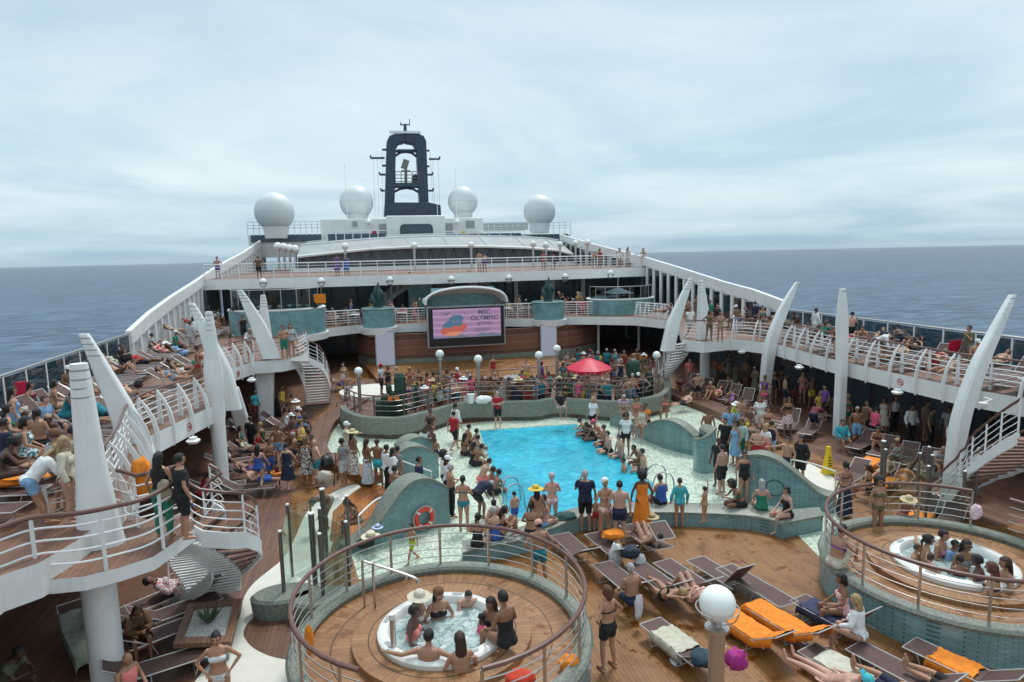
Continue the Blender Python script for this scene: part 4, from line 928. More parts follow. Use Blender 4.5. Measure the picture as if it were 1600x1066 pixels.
# ================================================================ WAVY WALLS
def wavy(lab, base, tops, th=.34, back=1):
    """base: px foot points; tops: px y of the cap's near edge above each foot point"""
    B = catmull([W(x, y, 0) for x, y in base], 6)
    zs = catmull([Vector((ZAT(W(x, y, 0), ty), 0, 0)) for (x, y), ty in zip(base, tops)], 6)
    c = B[len(B)//2]; t = thing('wavy_wall', lab, 'wall', (c.x, c.y, 0)); O = offset(B, th*back)
    m = MB(); m.loft([[(a.x, a.y, 0), (b.x, b.y, 0), (b.x, b.y, z.x-.1), (a.x, a.y, z.x-.1)] for a, b, z in zip(B, O, zs)]); m.build('tiled_face', 'tile_blue', t, smooth=30)
    A2 = offset(B, -.03*back); O2 = offset(B, (th+.03)*back)
    m = MB(); m.loft([[(a.x, a.y, z.x-.10), (a.x, a.y, z.x-.02), (a.x*.8+b.x*.2, a.y*.8+b.y*.2, z.x), (b.x*.8+a.x*.2, b.y*.8+a.y*.2, z.x), (b.x, b.y, z.x-.02), (b.x, b.y, z.x-.10)] for a, b, z in zip(A2, O2, zs)]); m.build('coping', 'mosaic_grey', t, smooth=40)
    return t, B
w1, B1 = wavy('front left wavy blue wall carrying the orange lifebuoy', [(703,817),(672,828),(640,838),(605,850),(575,858),(545,868)], [760,746,756,800,838,858], .62, -1)
wavy('middle left wavy wall hump behind the lifebuoy wall', [(686,746),(664,752),(640,757),(618,760)], [709,697,698,712], .62, -1)
wavy('rear left wavy wall hump nearest the terrace', [(682,706),(664,712),(645,716),(630,720)], [688,682,684,698], .62, -1)
wavy('rear right wavy blue wall the white shirt woman stands beside', [(994,682),(1031,698),(1060,707),(1086,713)], [667,655,661,682], .45, 1)
wavy('short right wavy pier ending the rear right blue wall', [(1083,733),(1090,739),(1104,741),(1118,738)], [684,685,680,667], .6, 1)
wavy('small wavy hump against the parapet right of the pool', [(953,665),(970,668),(986,676)], [650,643,655], .4, 1)
w5, B5 = wavy('front right wavy blue wall with a tiled circle in its face', [(1153,782),(1185,788),(1215,792),(1250,796),(1280,799),(1302,803)], [712,709,719,745,769,776], .5, 1)
# circle inlay on front right wall
j = 11; a, b = B5[j], B5[j+1]; tt = (b-a).normalized(); nn = Vector((tt.y, -tt.x, 0))
if nn.y > 0: nn = -nn
c = a+nn*.012+Vector((0, 0, .62)); m = MB(); m.tube([c+(tt*math.cos(x)+Vector((0, 0, 1))*math.sin(x))*.26 for x in [2*math.pi*i/28 for i in range(29)]], .012, 5)
o = m.build('circle_inlay', 'statue_bronze'); o.parent = w5; o.matrix_parent_inverse = Matrix.Translation(w5.location).inverted()
# lifebuoy
j = 10; a, b = B1[j], B1[j+1]; tt = (b-a).normalized(); nn = Vector((tt.y, -tt.x, 0))
if nn.y > 0: nn = -nn
pb = W(662, 828, .55)
best = min(B1, key=lambda q: abs(PR((q.x, q.y, .62))[0]-662)); c = best+nn*.10+Vector((0, 0, ZAT(best, 808)))
t = thing('lifebuoy', 'orange-red lifebuoy hanging on the front left wavy wall', 'lifebuoy', tuple(c)); up = Vector((0, 0, 1))
def ringpts(c, R, a0, a1, n): return [c+(tt*math.cos(a0+(a1-a0)*i/n)+up*math.sin(a0+(a1-a0)*i/n))*R for i in range(n+1)]
m = MB(); m.tube(ringpts(c, .27, 0, 2*math.pi, 32), .068, 10); m.build('ring', 'buoy_red', t)
for i in range(4): m = MB(); a0 = math.pi/4+i*math.pi/2; m.tube(ringpts(c, .27, a0-.10, a0+.10, 4), .072, 10); m.build('reflective_band', 'cream_paint', t)
m = MB(); m.tube(ringpts(c, .36, 0, 2*math.pi, 32), .010, 5); m.build('rope', 'cream_paint', t)
# white handrails beside the walls
def bar(lab, pts, r=.028, mat='white_plain', nm='hand_bar', posts=()):
    t = thing(nm, lab, 'handrail', tuple(pts[0])); m = MB(); m.tube(catmull(pts, 6), r, 8); m.build('rail', mat, t)
    for p in posts: m = MB(); m.tube([Vector(p), Vector((p[0], p[1], .02))], .022, 6); m.build('post', mat, t)
a, b, c_ = W(560,806,.9), W(590,780,.95), W(628,768,1.0); bar('curved white handrail over the wet timber left of the lifebuoy wall', [a, b, c_], posts=(a, c_))
a, b = W(616,716,1.0), W(674,737,.95); bar('straight white handrail between the left wavy walls', [a, a.lerp(b, .5), b], posts=(a, b))
a, b, c_ = W(1236,718,1.0), W(1270,725,1.0), W(1306,737,1.0); bar('curved cream handrail near the yellow caution cone', [a, b, c_], mat='cream_paint', posts=(a, c_))
def ladder(lab, pts):
    for k_, (bx, by) in enumerate(pts):
        pass
    t = thing('pool_ladder', lab, 'ladder', tuple(W(*pts[0], 0)))
    for bx, by in pts:
        a = W(bx, by, 0); m = MB(); d = Vector((-.15, .62, 0)) if bx < 900 else Vector((-.5, .45, 0))
        if bx < 900: d = Vector((.62, .25, 0))
        m.tube(catmull([a, a+Vector((0, 0, .70)), a+d*.35+Vector((0, 0, .92)), a+d*.9+Vector((0, 0, .72)), a+d*1.1+Vector((0, 0, .0))], 5), .026, 8); m.build('rail', 'steel', t)
ladder('steel pool ladder rails at the near left corner of the pool', [(786,790),(792,803)])
ladder('steel pool ladder rails at the near right corner of the pool', [(1040,768),(1052,782)])

# ================================================================ BENCH
bf = [(722,862),(760,852),(800,845),(850,829),(905,808),(960,801),(1020,799),(1080,800),(1150,803),(1190,808),(1222,817)]
bb = [(722,846),(760,836),(800,828),(850,810),(905,792),(960,786),(1020,785),(1080,786),(1150,788),(1192,792),(1232,797)]
F_ = catmull([W(x, y, .46) for x, y in bf], 4); K_ = catmull([W(x, y, .46) for x, y in bb], 4)
t = thing('tiled_bench', 'long curved tiled bench along the near side of the pool', 'bench', tuple(F_[20]))
m = MB(); m.loft([[(a.x, a.y, 0), (a.x, a.y, .40), (b.x, b.y, .40), (b.x, b.y, 0)] for a, b in zip(F_, K_)]); m.build('bench_wall', 'tile_blue', t)
m = MB(); A2 = offset(F_, -.03); B2 = K_
m.loft([[(a.x, a.y-.03, .40), (a.x, a.y-.03, .44), (a.x, a.y+.02, .47), (b.x, b.y, .47), (b.x, b.y+.03, .40)] for a, b in zip(F_, K_)]); m.build('seat_slab', 'mosaic_grey', t, smooth=50)
e = poly([(1222,818),(1286,806),(1279,793),(1226,798)], .46); m = MB(); m.prism(e, 0, .40); m.build('end_block', 'tile_blue', t)
cxx = sum(p[0] for p in e)/4; cyy = sum(p[1] for p in e)/4; m = MB(); m.prism([(cxx+(x-cxx)*1.03, cyy+(y-cyy)*1.03) for x, y in e], .403, .473); m.build('end_slab', 'mosaic_grey', t)

# ================================================================ LAMPS
def lamp(px, py, D, z0, lab, R=.21, group='globe lamps around the pool', pr=.09, zg=None):
    if zg is None: p = WY(px, py, D)
    else: p = W(px, py, zg)
    t = thing('globe_lamp', lab, 'lamp', (p.x, p.y, z0), 0, group)
    m = MB(); m.sphere(p, R, 28); m.build('globe', 'opal', t, smooth=60)
    m = MB(); m.ring(p, R*1.17, R*.04, p.z-R*.25, 32, 6)
    for i in range(4):
        a = math.pi/4+i*math.pi/2; m.tube(catmull([p+Vector((R*1.17*math.cos(a), R*1.17*math.sin(a), -R*.25)), p+Vector((R*.95*math.cos(a), R*.95*math.sin(a), -R*.85)), p+Vector((R*.25*math.cos(a), R*.25*math.sin(a), -R*1.25))], 4), R*.035, 5)
    m.build('cradle', 'steel', t)
    m = MB(); m.lathe([(pr*.5, -R*1.0), (pr*.6, -R*1.3), (pr*1.5, -R*1.38), (pr*1.5, -R*1.55), (pr*1.05, -R*1.6)], p, 20); m.build('collar', 'steel', t)
    m = MB(); m.tube([(p.x, p.y, z0), (p.x, p.y, p.z-R*1.55)], pr, 20); m.build('post', 'steel', t)
    return t
for px, py, D, lab in ((560,580,34.2,'globe lamp at the left end of the terrace by the cacti'),(687,553,33.4,'globe lamp on the terrace below the screen, left side'),(747,561,32.4,'globe lamp on the terrace right of the screen centre post'),(842,555,32.6,'globe lamp on the terrace left of the taller lamp'),(870,545,34.0,'globe lamp standing a little higher beside the red parasol'),(1026,555,32.5,'globe lamp at the right end of the terrace near the stairs')):
    lamp(px, py, D, .2, lab)
lamp(1121, 943, 0, 0, 'big near globe lamp on a steel post among the sun loungers', R=.235, pr=.105, zg=3.6)
for i, px in enumerate((434, 443, 452, 461)): lamp(px, (385, 386, 388, 389)[i], 74, ZC, 'globe lamp in the tight group of four at the left of the top deck', R=.42, group='globe lamps in a tight group of four on the top deck', pr=.13)
for px, py, lab in ((539,385,'leftmost single globe lamp on the top deck'),(647,384,'globe lamp on the top deck below the dark deckhouse window'),(736,383,'globe lamp on the top deck right of the dark window'),(833,381,'globe lamp on the top deck below the right dome'),(853,383,'small globe lamp on the top deck just right of the one under the dome'),(875,382,'small globe lamp on the top deck near the right screen'),(899,380,'globe lamp on the top deck second from the right'),(918,379,'rightmost globe lamp on the top deck')):
    lamp(px, py, 62, ZC, lab, R=.30, group='globe lamps on the top deck', pr=.10)
for i, px in enumerate((411, 502, 609, 705, 795, 883, 954)):
    py = (440, 439, 437, 436, 434, 432, 427)[i]; p = WY(px, py, 51.4); t = thing('wall_lamp', 'globe wall lamp under the top deck fascia, %s from the left' % ('first', 'second', 'third', 'fourth', 'fifth', 'sixth', 'seventh')[i], 'lamp', tuple(p), 0, 'wall lamps on the top deck fascia')
    m = MB(); m.sphere(p, .24, 16); m.build('globe', 'opal', t, smooth=60); m = MB(); m.ring(p, .28, .03, p.z-.08, 20, 5); m.tube([p-Vector((.26, 0, .08)), p-Vector((.12, 0, .4)), p-Vector((-.12, 0, .4)), p+Vector((.26, 0, -.08))], .035, 5); m.tube([p-Vector((0, 0, .4)), p+Vector((0, .8, -.4))], .05, 5); m.build('bracket', 'dark_steel', t)
for i, (px, py) in enumerate(((320,738),(393,594),(302,689),(1159,550),(1249,574),(1402,613),(1335,548),(1600,630))):
    if i in (0, 6): continue
    p = W(px, py, ZB-.66); t = thing('ceiling_light', 'white ceiling globe under the %s balcony' % (('left' if px < 800 else 'right')), 'lamp', tuple(p), 0, 'ceiling globes under the %s balcony' % ('left' if px < 800 else 'right'))
    m = MB(); m.lathe([(0, -.10), (.14, -.085), (.20, -.03), (.21, .02), (.17, .05)], p, 24); m.build('diffuser', 'opal', t, smooth=60); m = MB(); m.lathe([(.12, .05), (.12, .12)], p, 16); m.build('mount', 'white_plain', t)
# ================================================================ SIGNS
def nosmoke(px, py, P, z, lab, sgn):
    q = min(P, key=lambda v: (PR((v.x, v.y, z))[0]-px)**2)
    j = min(range(len(P)), key=lambda k_: (P[k_]-q).length); a, b = P[max(j-1, 0)], P[min(j+1, len(P)-1)]; tt = (b-a); tt.z = 0; tt.normalize(); nn = Vector((-tt.y, tt.x, 0))*-sgn
    c = Vector((q.x, q.y, z))+nn*.02; t = thing('no_smoking_sign', lab, 'sign', tuple(c), 0, 'round red no smoking signs')
    up = Vector((0, 0, 1)); k_ = 24
    def disc(r, o, mat, nm):
        vs = [c+nn*o+(tt*math.cos(2*math.pi*i/k_)+up*math.sin(2*math.pi*i/k_))*r for i in range(k_)]; vs += [v-nn*.01 for v in vs]
        m = MB(); m.add(vs, [tuple(range(k_)), tuple(range(2*k_-1, k_-1, -1))]+[(i, (i+1) % k_, k_+(i+1) % k_, k_+i) for i in range(k_)]); m.build(nm, mat, t, smooth=0)
    disc(.15, 0, 'sign_white', 'disc'); 
    m = MB(); m.tube([c+nn*.004+(tt*math.cos(2*math.pi*i/k_)+up*math.sin(2*math.pi*i/k_))*.13 for i in range(k_+1)], .018, 5); m.tube([c+nn*.012+(tt*-.09+up*.09), c+nn*.012+(tt*.09-up*.09)], .014, 5); m.build('red_ring', 'sign_red', t)
    m = MB(); m.tube([c+nn*.008-tt*.08-up*.01, c+nn*.008+tt*.07-up*.01], .014, 4); m.tube([c+nn*.008+tt*.05+up*.02, c+nn*.008+tt*.03+up*.07], .008, 4); m.build('cigarette', 'sign_black', t)
nosmoke(1410, 594, RiP, ZB-.3, 'round no smoking sign on the right balcony fascia near the nearest fin', sR)
nosmoke(1177, 541, RiP, ZB-.3, 'round no smoking sign on the right balcony fascia by the right landing', sR)
nosmoke(291, 670, LiP, ZB-.32, 'round no smoking sign on the near left balcony fascia', 1)
nosmoke(372, 583, LiP2, ZB-.32, 'round no smoking sign on the far left balcony fascia', 1)
# ================================================================ CACTI, PARASOL
def cactus(c, hs, lab):
    t = thing('plastic_cactus', lab, 'cactus', tuple(c))
    for (dx, dy, r, h, arms) in hs:
        k_ = 16; prof = [(r*.86, 0), (r, .2), (r, h-.3), (r*.85, h-.12), (r*.5, h-.02), (.0, h)]
        m = MB(); m.lathe(prof, (c[0]+dx, c[1]+dy, c[2]), k_)
        for i in range(k_):
            a = 2*math.pi*i/k_; m.tube([(c[0]+dx+r*.98*math.cos(a), c[1]+dy+r*.98*math.sin(a), c[2]+.05), (c[0]+dx+r*.98*math.cos(a), c[1]+dy+r*.98*math.sin(a), c[2]+h-.28), (c[0]+dx+r*.5*math.cos(a), c[1]+dy+r*.5*math.sin(a), c[2]+h-.03)], .03, 4)
        m.build('stem', 'cactus_green', t)
        for (s, za, ln, up_) in arms:
            m = MB(); b = Vector((c[0]+dx, c[1]+dy, c[2]+za)); m.tube(catmull([b, b+Vector((s*(r+.15), 0, .0)), b+Vector((s*(r+ln), 0, .12)), b+Vector((s*(r+ln+.05), 0, up_))], 5), [r*.5]*12+[r*.48, r*.42, r*.3, r*.1], 12); m.build('arm', 'cactus_green', t)
c = W(623, 645, .5); c = W(625, 640, .7)
c = Vector((W(626,640,.6).x, 31.8, .2))
cactus(c, [(0, 0, .27, 2.35, [(1, .6, .45, 1.1), (-1, 1.35, .25, .5)]), (-.75, .1, .2, 1.35, []), (-1.05, .0, .17, 1.05, []), (-.42, .25, .16, 1.1, [])], 'cluster of dark green artificial cacti at the left of the terrace')
for x, lab in ((-.52, 'small orange box between the left cacti, left one'), (-.2, 'small orange box between the left cacti, right one')):
    m = MB(); m.box((c[0]+x, c[1]-.35, 1.35), (.22, .1, .26)); tag(m.build('orange_box', 'orange_plastic', bevel=.02), lab, 'box')
c = Vector((W(992,600,1.2).x, 31.9, .2))
cactus(c, [(0, 0, .34, 2.3, [(1, .8, .35, .6)]), (.85, -.2, .2, 1.6, []), (-.75, .0, .26, 1.35, [])], 'cluster of dark green artificial cacti at the right of the terrace')
pc = WY(920, 572, 36.5); t = thing('red_parasol', 'red parasol with white lettering on its fringe at the terrace', 'parasol', (pc.x, pc.y, .2))
Rp = 1.4; zt = pc.z+.5; k_ = 8; m = MB(); vs = [(pc.x, pc.y, zt)]; fs = []
for j in range(1, 5):
    for i in range(k_*4):
        a = 2*math.pi*i/(k_*4); seg = (i % 4)/4; sag = 1-.06*math.sin(math.pi*seg)*j/4; r = Rp*j/4*sag; vs.append((pc.x+r*math.cos(a), pc.y+r*math.sin(a), zt-.62*(j/4)**1.25))
q = k_*4
for i in range(q): fs.append((0, 1+i, 1+(i+1) % q))
for j in range(3):
    for i in range(q): fs.append((1+j*q+i, 1+j*q+(i+1) % q, 1+(j+1)*q+(i+1) % q, 1+(j+1)*q+i))
m.add(vs, fs); m.build('canopy', 'red_vinyl', t, smooth=20)
m = MB(); ov = vs[1+3*q:]
m.loft([[Vector(v), Vector(v)-Vector((0, 0, .17))] for v in ov+[ov[0]]], cap=False) if False else None
vs2 = [Vector(v) for v in ov]+[Vector(v)-Vector((0, 0, .16+.03*math.sin(i*math.pi/2))) for i, v in enumerate(ov)]
m.add(vs2, [(i, (i+1) % q, q+(i+1) % q, q+i) for i in range(q)]); m.build('fringe', 'red_vinyl', t, smooth=0)
m = MB()
for i in range(q):
    if i % 4 in (1, 2, 3) or True:
        a = 2*math.pi*(i+.5)/q; p = (Vector(ov[i])+Vector(ov[(i+1) % q]))/2; n_ = Vector((math.cos(a), math.sin(a), 0)); t_ = Vector((-n_.y, n_.x, 0)); c0 = p+n_*.012-Vector((0, 0, .09))
        if i % 4 != 0: m.tube([c0-t_*.035-Vector((0, 0, .04)), c0-t_*.01+Vector((0, 0, .045)), c0+t_*.02-Vector((0, 0, .04)), c0+t_*.05+Vector((0, 0, .04))], .010, 4)
m.build('fringe_lettering', 'sign_white', t)
m = MB(); m.tube([(pc.x, pc.y, .2), (pc.x, pc.y, zt+.08)], .03, 8); m.build('pole', 'alu', t)
for i in range(k_): a = 2*math.pi*i/k_; m = MB(); m.tube([(pc.x, pc.y, zt-.08), (pc.x+Rp*.95*math.cos(a), pc.y+Rp*.95*math.sin(a), zt-.62)], .012, 4); m.build('rib', 'alu', t)
# bar table, bucket, bag on the parapet
c = W(801, 605, 1.4); c = Vector((WY(801,580,34.5).x, 34.5, .2)); t = thing('draped_table', 'small table under a grey cloth in the terrace crowd', 'table', tuple(c)); m = MB(); m.loft([[(c.x-.55, c.y-.35, .21), (c.x+.55, c.y-.35, .21), (c.x+.55, c.y+.35, .21), (c.x-.55, c.y+.35, .21)], [(c.x-.5, c.y-.3, 1.45), (c.x+.5, c.y-.3, 1.45), (c.x+.5, c.y+.3, 1.45), (c.x-.5, c.y+.3, 1.45)]]); m.build('table_cloth', 'grey_paint', t, smooth=0)
m = MB()
for i in range(10): m.tube([(c.x-.4+.09*i, c.y-.1+.05*(i % 3), 1.45), (c.x-.4+.09*i, c.y-.1+.05*(i % 3), 1.58)], .03, 8)
m.build('cups', 'white_plain', t)
p = W(736, 630, .95); t = thing('white_bucket', 'white plastic bucket standing on the parapet', 'bucket', tuple(p)); m = MB(); m.lathe([(.13, .0), (.18, .42), (.19, .42), (.19, .46), (.15, .46), (.14, .3), (0, .3)], p, 20); m.build('pail', 'white_plain', t); m = MB(); m.tube([p+Vector((.19*math.cos(a), 0, .44-.12*math.sin(a))) for a in [math.pi*i/10 for i in range(11)]], .008, 4); m.build('handle', 'steel', t)
p = W(756, 629, .95)
def lump(c, r, seed=0, sq=(1, 1, .6), amp=.25, k=20):
    rnd = random.Random(seed); m = MB(); m.sphere((0, 0, 0), 1, k); from mathutils import noise as mn
    m.v = [tuple(Vector(c)+Vector((v[0]*r*sq[0], v[1]*r*sq[1], v[2]*r*sq[2]))*(1+amp*mn.noise(Vector(v)*2.2+Vector((seed*3.1, 0, 0))))) for v in m.v]; return m
tag(lump(p+Vector((0, 0, .14)), .42, 3, (1, .6, .5)).build('plastic_bag', 'white_plain'), 'white plastic bag heaped on the parapet beside the bucket', 'bag')

# ================================================================ GLASS POST GROUPS
def glassposts(tops, h, lab, z0=0, thick=(), curbc=None):
    P = [W(x, y, z0+h) for x, y in tops]; c = P[0]; t = thing('glass_wind_screen', lab, 'glass screen', (c.x, c.y, z0))
    for i, p in enumerate(P):
        r = .075 if i in thick else .045; m = MB(); m.tube([(p.x, p.y, z0), (p.x, p.y, p.z)], r, 14); m.build('post', 'dark_steel', t); m = MB(); m.lathe([(r, 0), (r*.95, .03), (0, .035)], p, 14); m.build('cap', 'white_plain', t)
    return t, P
def panes(t, P, pairs, z0, h, mat='glass_clear'):
    for i, j in pairs:
        a, b = P[i], P[j]; d = (b-a).normalized(); n_ = Vector((-d.y, d.x, 0))*.012; m = MB(); a = a+d*.08; b = b-d*.08
        m.loft([[Vector((p.x, p.y, 0))+n_*s+Vector((0, 0, z)) for s, z in ((1, z0+.08), (-1, z0+.08), (-1, z0+h-.08), (1, z0+h-.08))] for p in (a, b)]); m.build('glass_panel', mat, t, smooth=0)
t, P = glassposts([(437,831),(449,789),(486,803),(503,765),(499,835),(499,795),(541,776),(540,816)], 1.95, 'group of steel posts with curved glass panes left of the near hot tub', 0, (2, 3))
panes(t, P, [(0, 1), (1, 2), (1, 3), (3, 6), (2, 4), (4, 7), (6, 7), (5, 7)], 0, 1.9)
t2, P2 = glassposts([(1381,690),(1384,703),(1438,709),(1452,699),(1457,712),(1451,729),(1508,737),(1527,727)], 1.95, 'group of steel posts with glass panes behind the right hot tub', 0, (0,))
panes(t2, P2, [(1, 2), (0, 3), (3, 4), (2, 5), (5, 6), (6, 7)], 0, 1.9)
for c, lab in ((P[4], 'low dark mosaic curb at the foot of the left glass posts'), (P[0], 'second low mosaic curb under the nearest left glass post')):
    m = MB(); m.lathe([(.55, 0), (.58, .42), (.52, .48), (.0, .48)], (c.x, c.y, 0), 28, sx=1.3, sy=.8); tag(m.build('mosaic_curb', 'mosaic_grey'), lab, 'curb')
# ================================================================ PLANTER
pl = poly([(295,944),(378,936),(362,1004),(270,1008)], .5); cx0 = sum(p[0] for p in pl)/4; cy0 = sum(p[1] for p in pl)/4
t = thing('timber_planter', 'timber planter with white gravel and an agave under the spiral stairs', 'planter', (cx0, cy0, 0))
m = MB(); m.prism([(cx0+(x-cx0)*.8, cy0+(y-cy0)*.8) for x, y in pl], 0, .42); m.build('box', 'tile_blue', t)
def inset(k_): return [(cx0+(x-cx0)*k_, cy0+(y-cy0)*k_) for x, y in pl]
m = MB(); o_, i_ = inset(1), inset(.72)
for i in range(4):
    a, b, c, d = o_[i], o_[(i+1) % 4], i_[(i+1) % 4], i_[i]; m.prism([a, b, c, d], .423, .52)
m.build('timber_frame', 'cladding_pale' if 'cladding_pale' in MAT else 'teak_upper', t, smooth=0)
m = MB(); m.prism(inset(.76), .40, .47); m.build('gravel_bed', 'gravel_white', t)
m = MB()
for i in range(18):
    a = i*2.4; ln = random.uniform(.3, .45); e_ = .5+.5*random.random(); b0 = Vector((cx0, cy0, .47)); d = Vector((math.cos(a)*math.cos(e_), math.sin(a)*math.cos(e_), math.sin(e_)+.3)).normalized(); m.tube([b0, b0+d*ln*.5, b0+d*ln], [.03, .03, .004], 5)
m.build('agave', 'leaf_green', t)

# ================================================================ CAUTION CONE
def cone(px, py, lab, s=1):
    p = W(px, py, .02); t = thing('caution_cone', lab, 'caution cone', tuple(p)); m = MB(); k_ = 4
    def sq(r, z): return [p+Vector((r*s*math.cos(RAD(45+90*i)), r*s*math.sin(RAD(45+90*i)), z*s)) for i in range(4)]
    m.loft([sq(.24, 0), sq(.24, .05), sq(.20, .12), sq(.10, .78), sq(.085, 1.0), sq(.07, 1.02)]); m.build('body', 'cone_yellow', t, smooth=0, bevel=.01)
    m = MB()
    for z, w_ in ((.62, .09), (.52, .11), (.42, .13), (.33, .15)): m.box(p+Vector((0, -(.145*(1-z/1.35)+.012)*s*1.02, z*s)), (w_*s, .008, .035*s))
    m.build('warning_print', 'sign_black', t)
cone(1293, 740, 'tall yellow caution cone on the white path by the front right wavy wall')
# yellow sticker on near fin
p = W(1498, 692, 1.75); m = MB(); q = WY(1498, 692, W(1500,770,0).y-.5); m.box(q, (.20, .012, .24)); st = m.build('warning_sticker', 'cone_yellow')
m = MB(); m.box(q+Vector((0, -.012, .02)), (.05, .012, .11)); m.box(q+Vector((0, -.012, -.07)), (.05, .012, .03)); o = m.build('warning_print', 'sign_black'); o.parent = st; tag(st, 'yellow warning sticker on the nearest right fin', 'sticker')
# security camera by the near fin
p = W(1536, 632, 3.0); t = thing('security_camera', 'white security camera on a bracket beside the nearest right fin', 'camera', tuple(p)); m = MB(); m.lathe([(.0, -.16), (.09, -.12), (.13, -.02), (.13, .06), (0, .08)], p, 20); m.build('housing', 'white_plain', t); m = MB(); m.tube([p+Vector((0, 0, .06)), p+Vector((.45, .1, .1)), p+Vector((.5, .4, .1))], .03, 6); m.build('arm', 'white_plain', t)

# ================================================================ LOUNGERS
def mk_lounger(kind):
    """local: sitter faces +Y (feet), head at -Y"""
    t = bpy.data.objects.new('sun_lounger', None); COL.objects.link(t); t['category'] = 'sun lounger'
    z = .36; ang = {'up': 33, 'high': 52, 'flat': 0, 'shade': 12}[kind]
    hy = -.22; Lb = .78; by, bz = hy-Lb*math.cos(RAD(ang)), z+Lb*math.sin(RAD(ang))
    m = MB(); m.loft([[(-.29, hy, z), (.29, hy, z), (.29, hy, z+.012), (-.29, hy, z+.012)], [(-.29, .5, z-.015), (.29, .5, z-.015), (.29, .5, z-.003), (-.29, .5, z-.003)], [(-.29, 1.22, z), (.29, 1.22, z), (.29, 1.22, z+.012), (-.29, 1.22, z+.012)]]); m.build('seat_sling', 'sling_brown', t)
    m = MB(); m.loft([[(-.29, hy, z+.002), (.29, hy, z+.002), (.29, hy-.01, z+.014), (-.29, hy-.01, z+.014)], [(-.29, by, bz), (.29, by, bz), (.29, by-.01, bz+.012), (-.29, by-.01, bz+.012)]]); m.build('backrest', 'sling_brown', t)
    m = MB()
    for s in (-1, 1): m.tube([(s*.31, hy-.35 if kind != 'flat' else by, z), (s*.31, 1.24, z)], .016, 6); m.tube([(s*.31, hy, z+.01), (s*.31, by, bz)], .016, 6)
    m.tube([(-.31, 1.24, z), (.31, 1.24, z)], .016, 6); m.tube([(-.31, by, bz), (.31, by, bz)], .016, 6); m.build('frame', 'alu', t)
    for y, dy in ((.95, -.12), (-.15, .14)):
        m = MB(); m.tube([(-.30, y, z), (-.30, y+dy, .012), (.30, y+dy, .012), (.30, y, z)], .015, 6); m.build('leg', 'alu', t)
    if kind in ('shade',):
        m = MB(); c = (0, by-.02, bz+.38); 
        m.loft([[(-.29, by+.50, bz+.60), (.29, by+.50, bz+.60), (.29, by+.50, bz+.615), (-.29, by+.50, bz+.615)], [(-.29, by-.05, bz+.30), (.29, by-.05, bz+.30), (.29, by-.05, bz+.315), (-.29, by-.05, bz+.315)]]); m.build('sunshade', 'sling_brown', t)
        m = MB()
        for s in (-1, 1): m.tube([(s*.31, by, bz), (s*.31, by+.0, bz+.33)], .012, 5); m.tube([(s*.30, by+.50, bz+.61), (s*.30, by-.05, bz+.31)], .013, 5)
        m.tube([(-.3, by+.50, bz+.61), (.3, by+.50, bz+.61)], .013, 5); m.tube([(-.3, by-.05, bz+.31), (.3, by-.05, bz+.31)], .013, 5); m.build('shade_frame', 'alu', t)
    t.location = (0, 0, -500); return t
LP = {k_: mk_lounger(k_) for k_ in ('up', 'high', 'flat', 'shade')}
LUSED = {}
NLOUNGE = 0; LSP = []
def lounger(x, y, z, head, kind, zone, group):
    """head: compass heading (deg, 0=+Y, 90=+X) of the feet"""
    global NLOUNGE; NLOUNGE += 1
    pos = {'up': 'raised back', 'high': 'steep back', 'flat': 'laid flat', 'shade': 'square head shade'}[kind]
    lab = 'brown sun lounger, %s, %s' % (pos, zone)
    r = dup(LP[kind], (x, y, z), RAD(-head), lab, group, sc_=.9); LSP.append((x, y, z, head, kind, group)); return r
def lpx(px, py, z, head, kind, zone, group): p = W(px, py, z+.36); return lounger(p.x, p.y, z, head, kind, zone, group)
def towel_flat(x, y, z, head, col, lab, seed=1, L=1.5, Wd=.56, yo=.35, drape=True, ang=0):
    """towel laid over a lounger: a wrinkled sheet with drooping sides"""
    from mathutils import noise as mn
    m = MB(); nx, ny = 20, 48; vs = []; Rz = Matrix.Rotation(RAD(-head), 3, 'Z')
    for j in range(ny+1):
        for i in range(nx+1):
            u = (i/nx-.5)*2; v = (j/ny-.5)*2; a = u*Wd*.62; b = yo+v*L/2+.05*mn.noise(Vector((u*2, v*2, seed)))
            zz = .362+.03*mn.noise(Vector((u*3, v*4, seed*2.3)))+.022*abs(mn.noise(Vector((u*5+v*3, v*9, seed))))+.012*mn.noise(Vector((u*16, v*22, seed)))
            if b < -.20: zz += (-.20-b)*math.tan(RAD(ang))*.98
            if abs(u) > .82 and drape: zz -= (abs(u)-.82)*1.1; a = math.copysign(.30+.02*mn.noise(Vector((v*5, seed, 0))), u)
            if v > .9: zz -= (v-.9)*.8*drape
            vs.append(Rz @ Vector((a, b, zz))+Vector((x, y, z)))
    fs = [(j*(nx+1)+i, j*(nx+1)+i+1, (j+1)*(nx+1)+i+1, (j+1)*(nx+1)+i) for j in range(ny) for i in range(nx)]
    m.add(vs, fs); o = m.build('towel', 'cloth', smooth=60); o.color = (*col, 1); s = o.modifiers.new('thick', 'SOLIDIFY'); s.thickness = .006; return tag(o, lab, 'towel')
ORANGE = (.85, .25, .015)
G1 = 'sun loungers on the near timber deck'
near_l = [(903,858,0,-8,'up'),(958,856,0,-8,'up'),(1012,842,0,-6,'shade'),(978,908,0,-10,'up'),(1034,908,0,-12,'up'),(1080,904,0,-12,'up'),(1135,900,0,-12,'high'),(1185,914,0,-12,'flat'),(1072,1010,0,-14,'up'),(1180,985,0,-12,'up'),(1240,978,0,-14,'up'),(1318,968,0,-16,'high'),(1345,1056,0,-18,'flat'),(1425,1052,0,-18,'up'),(1520,1046,0,-20,'up')]
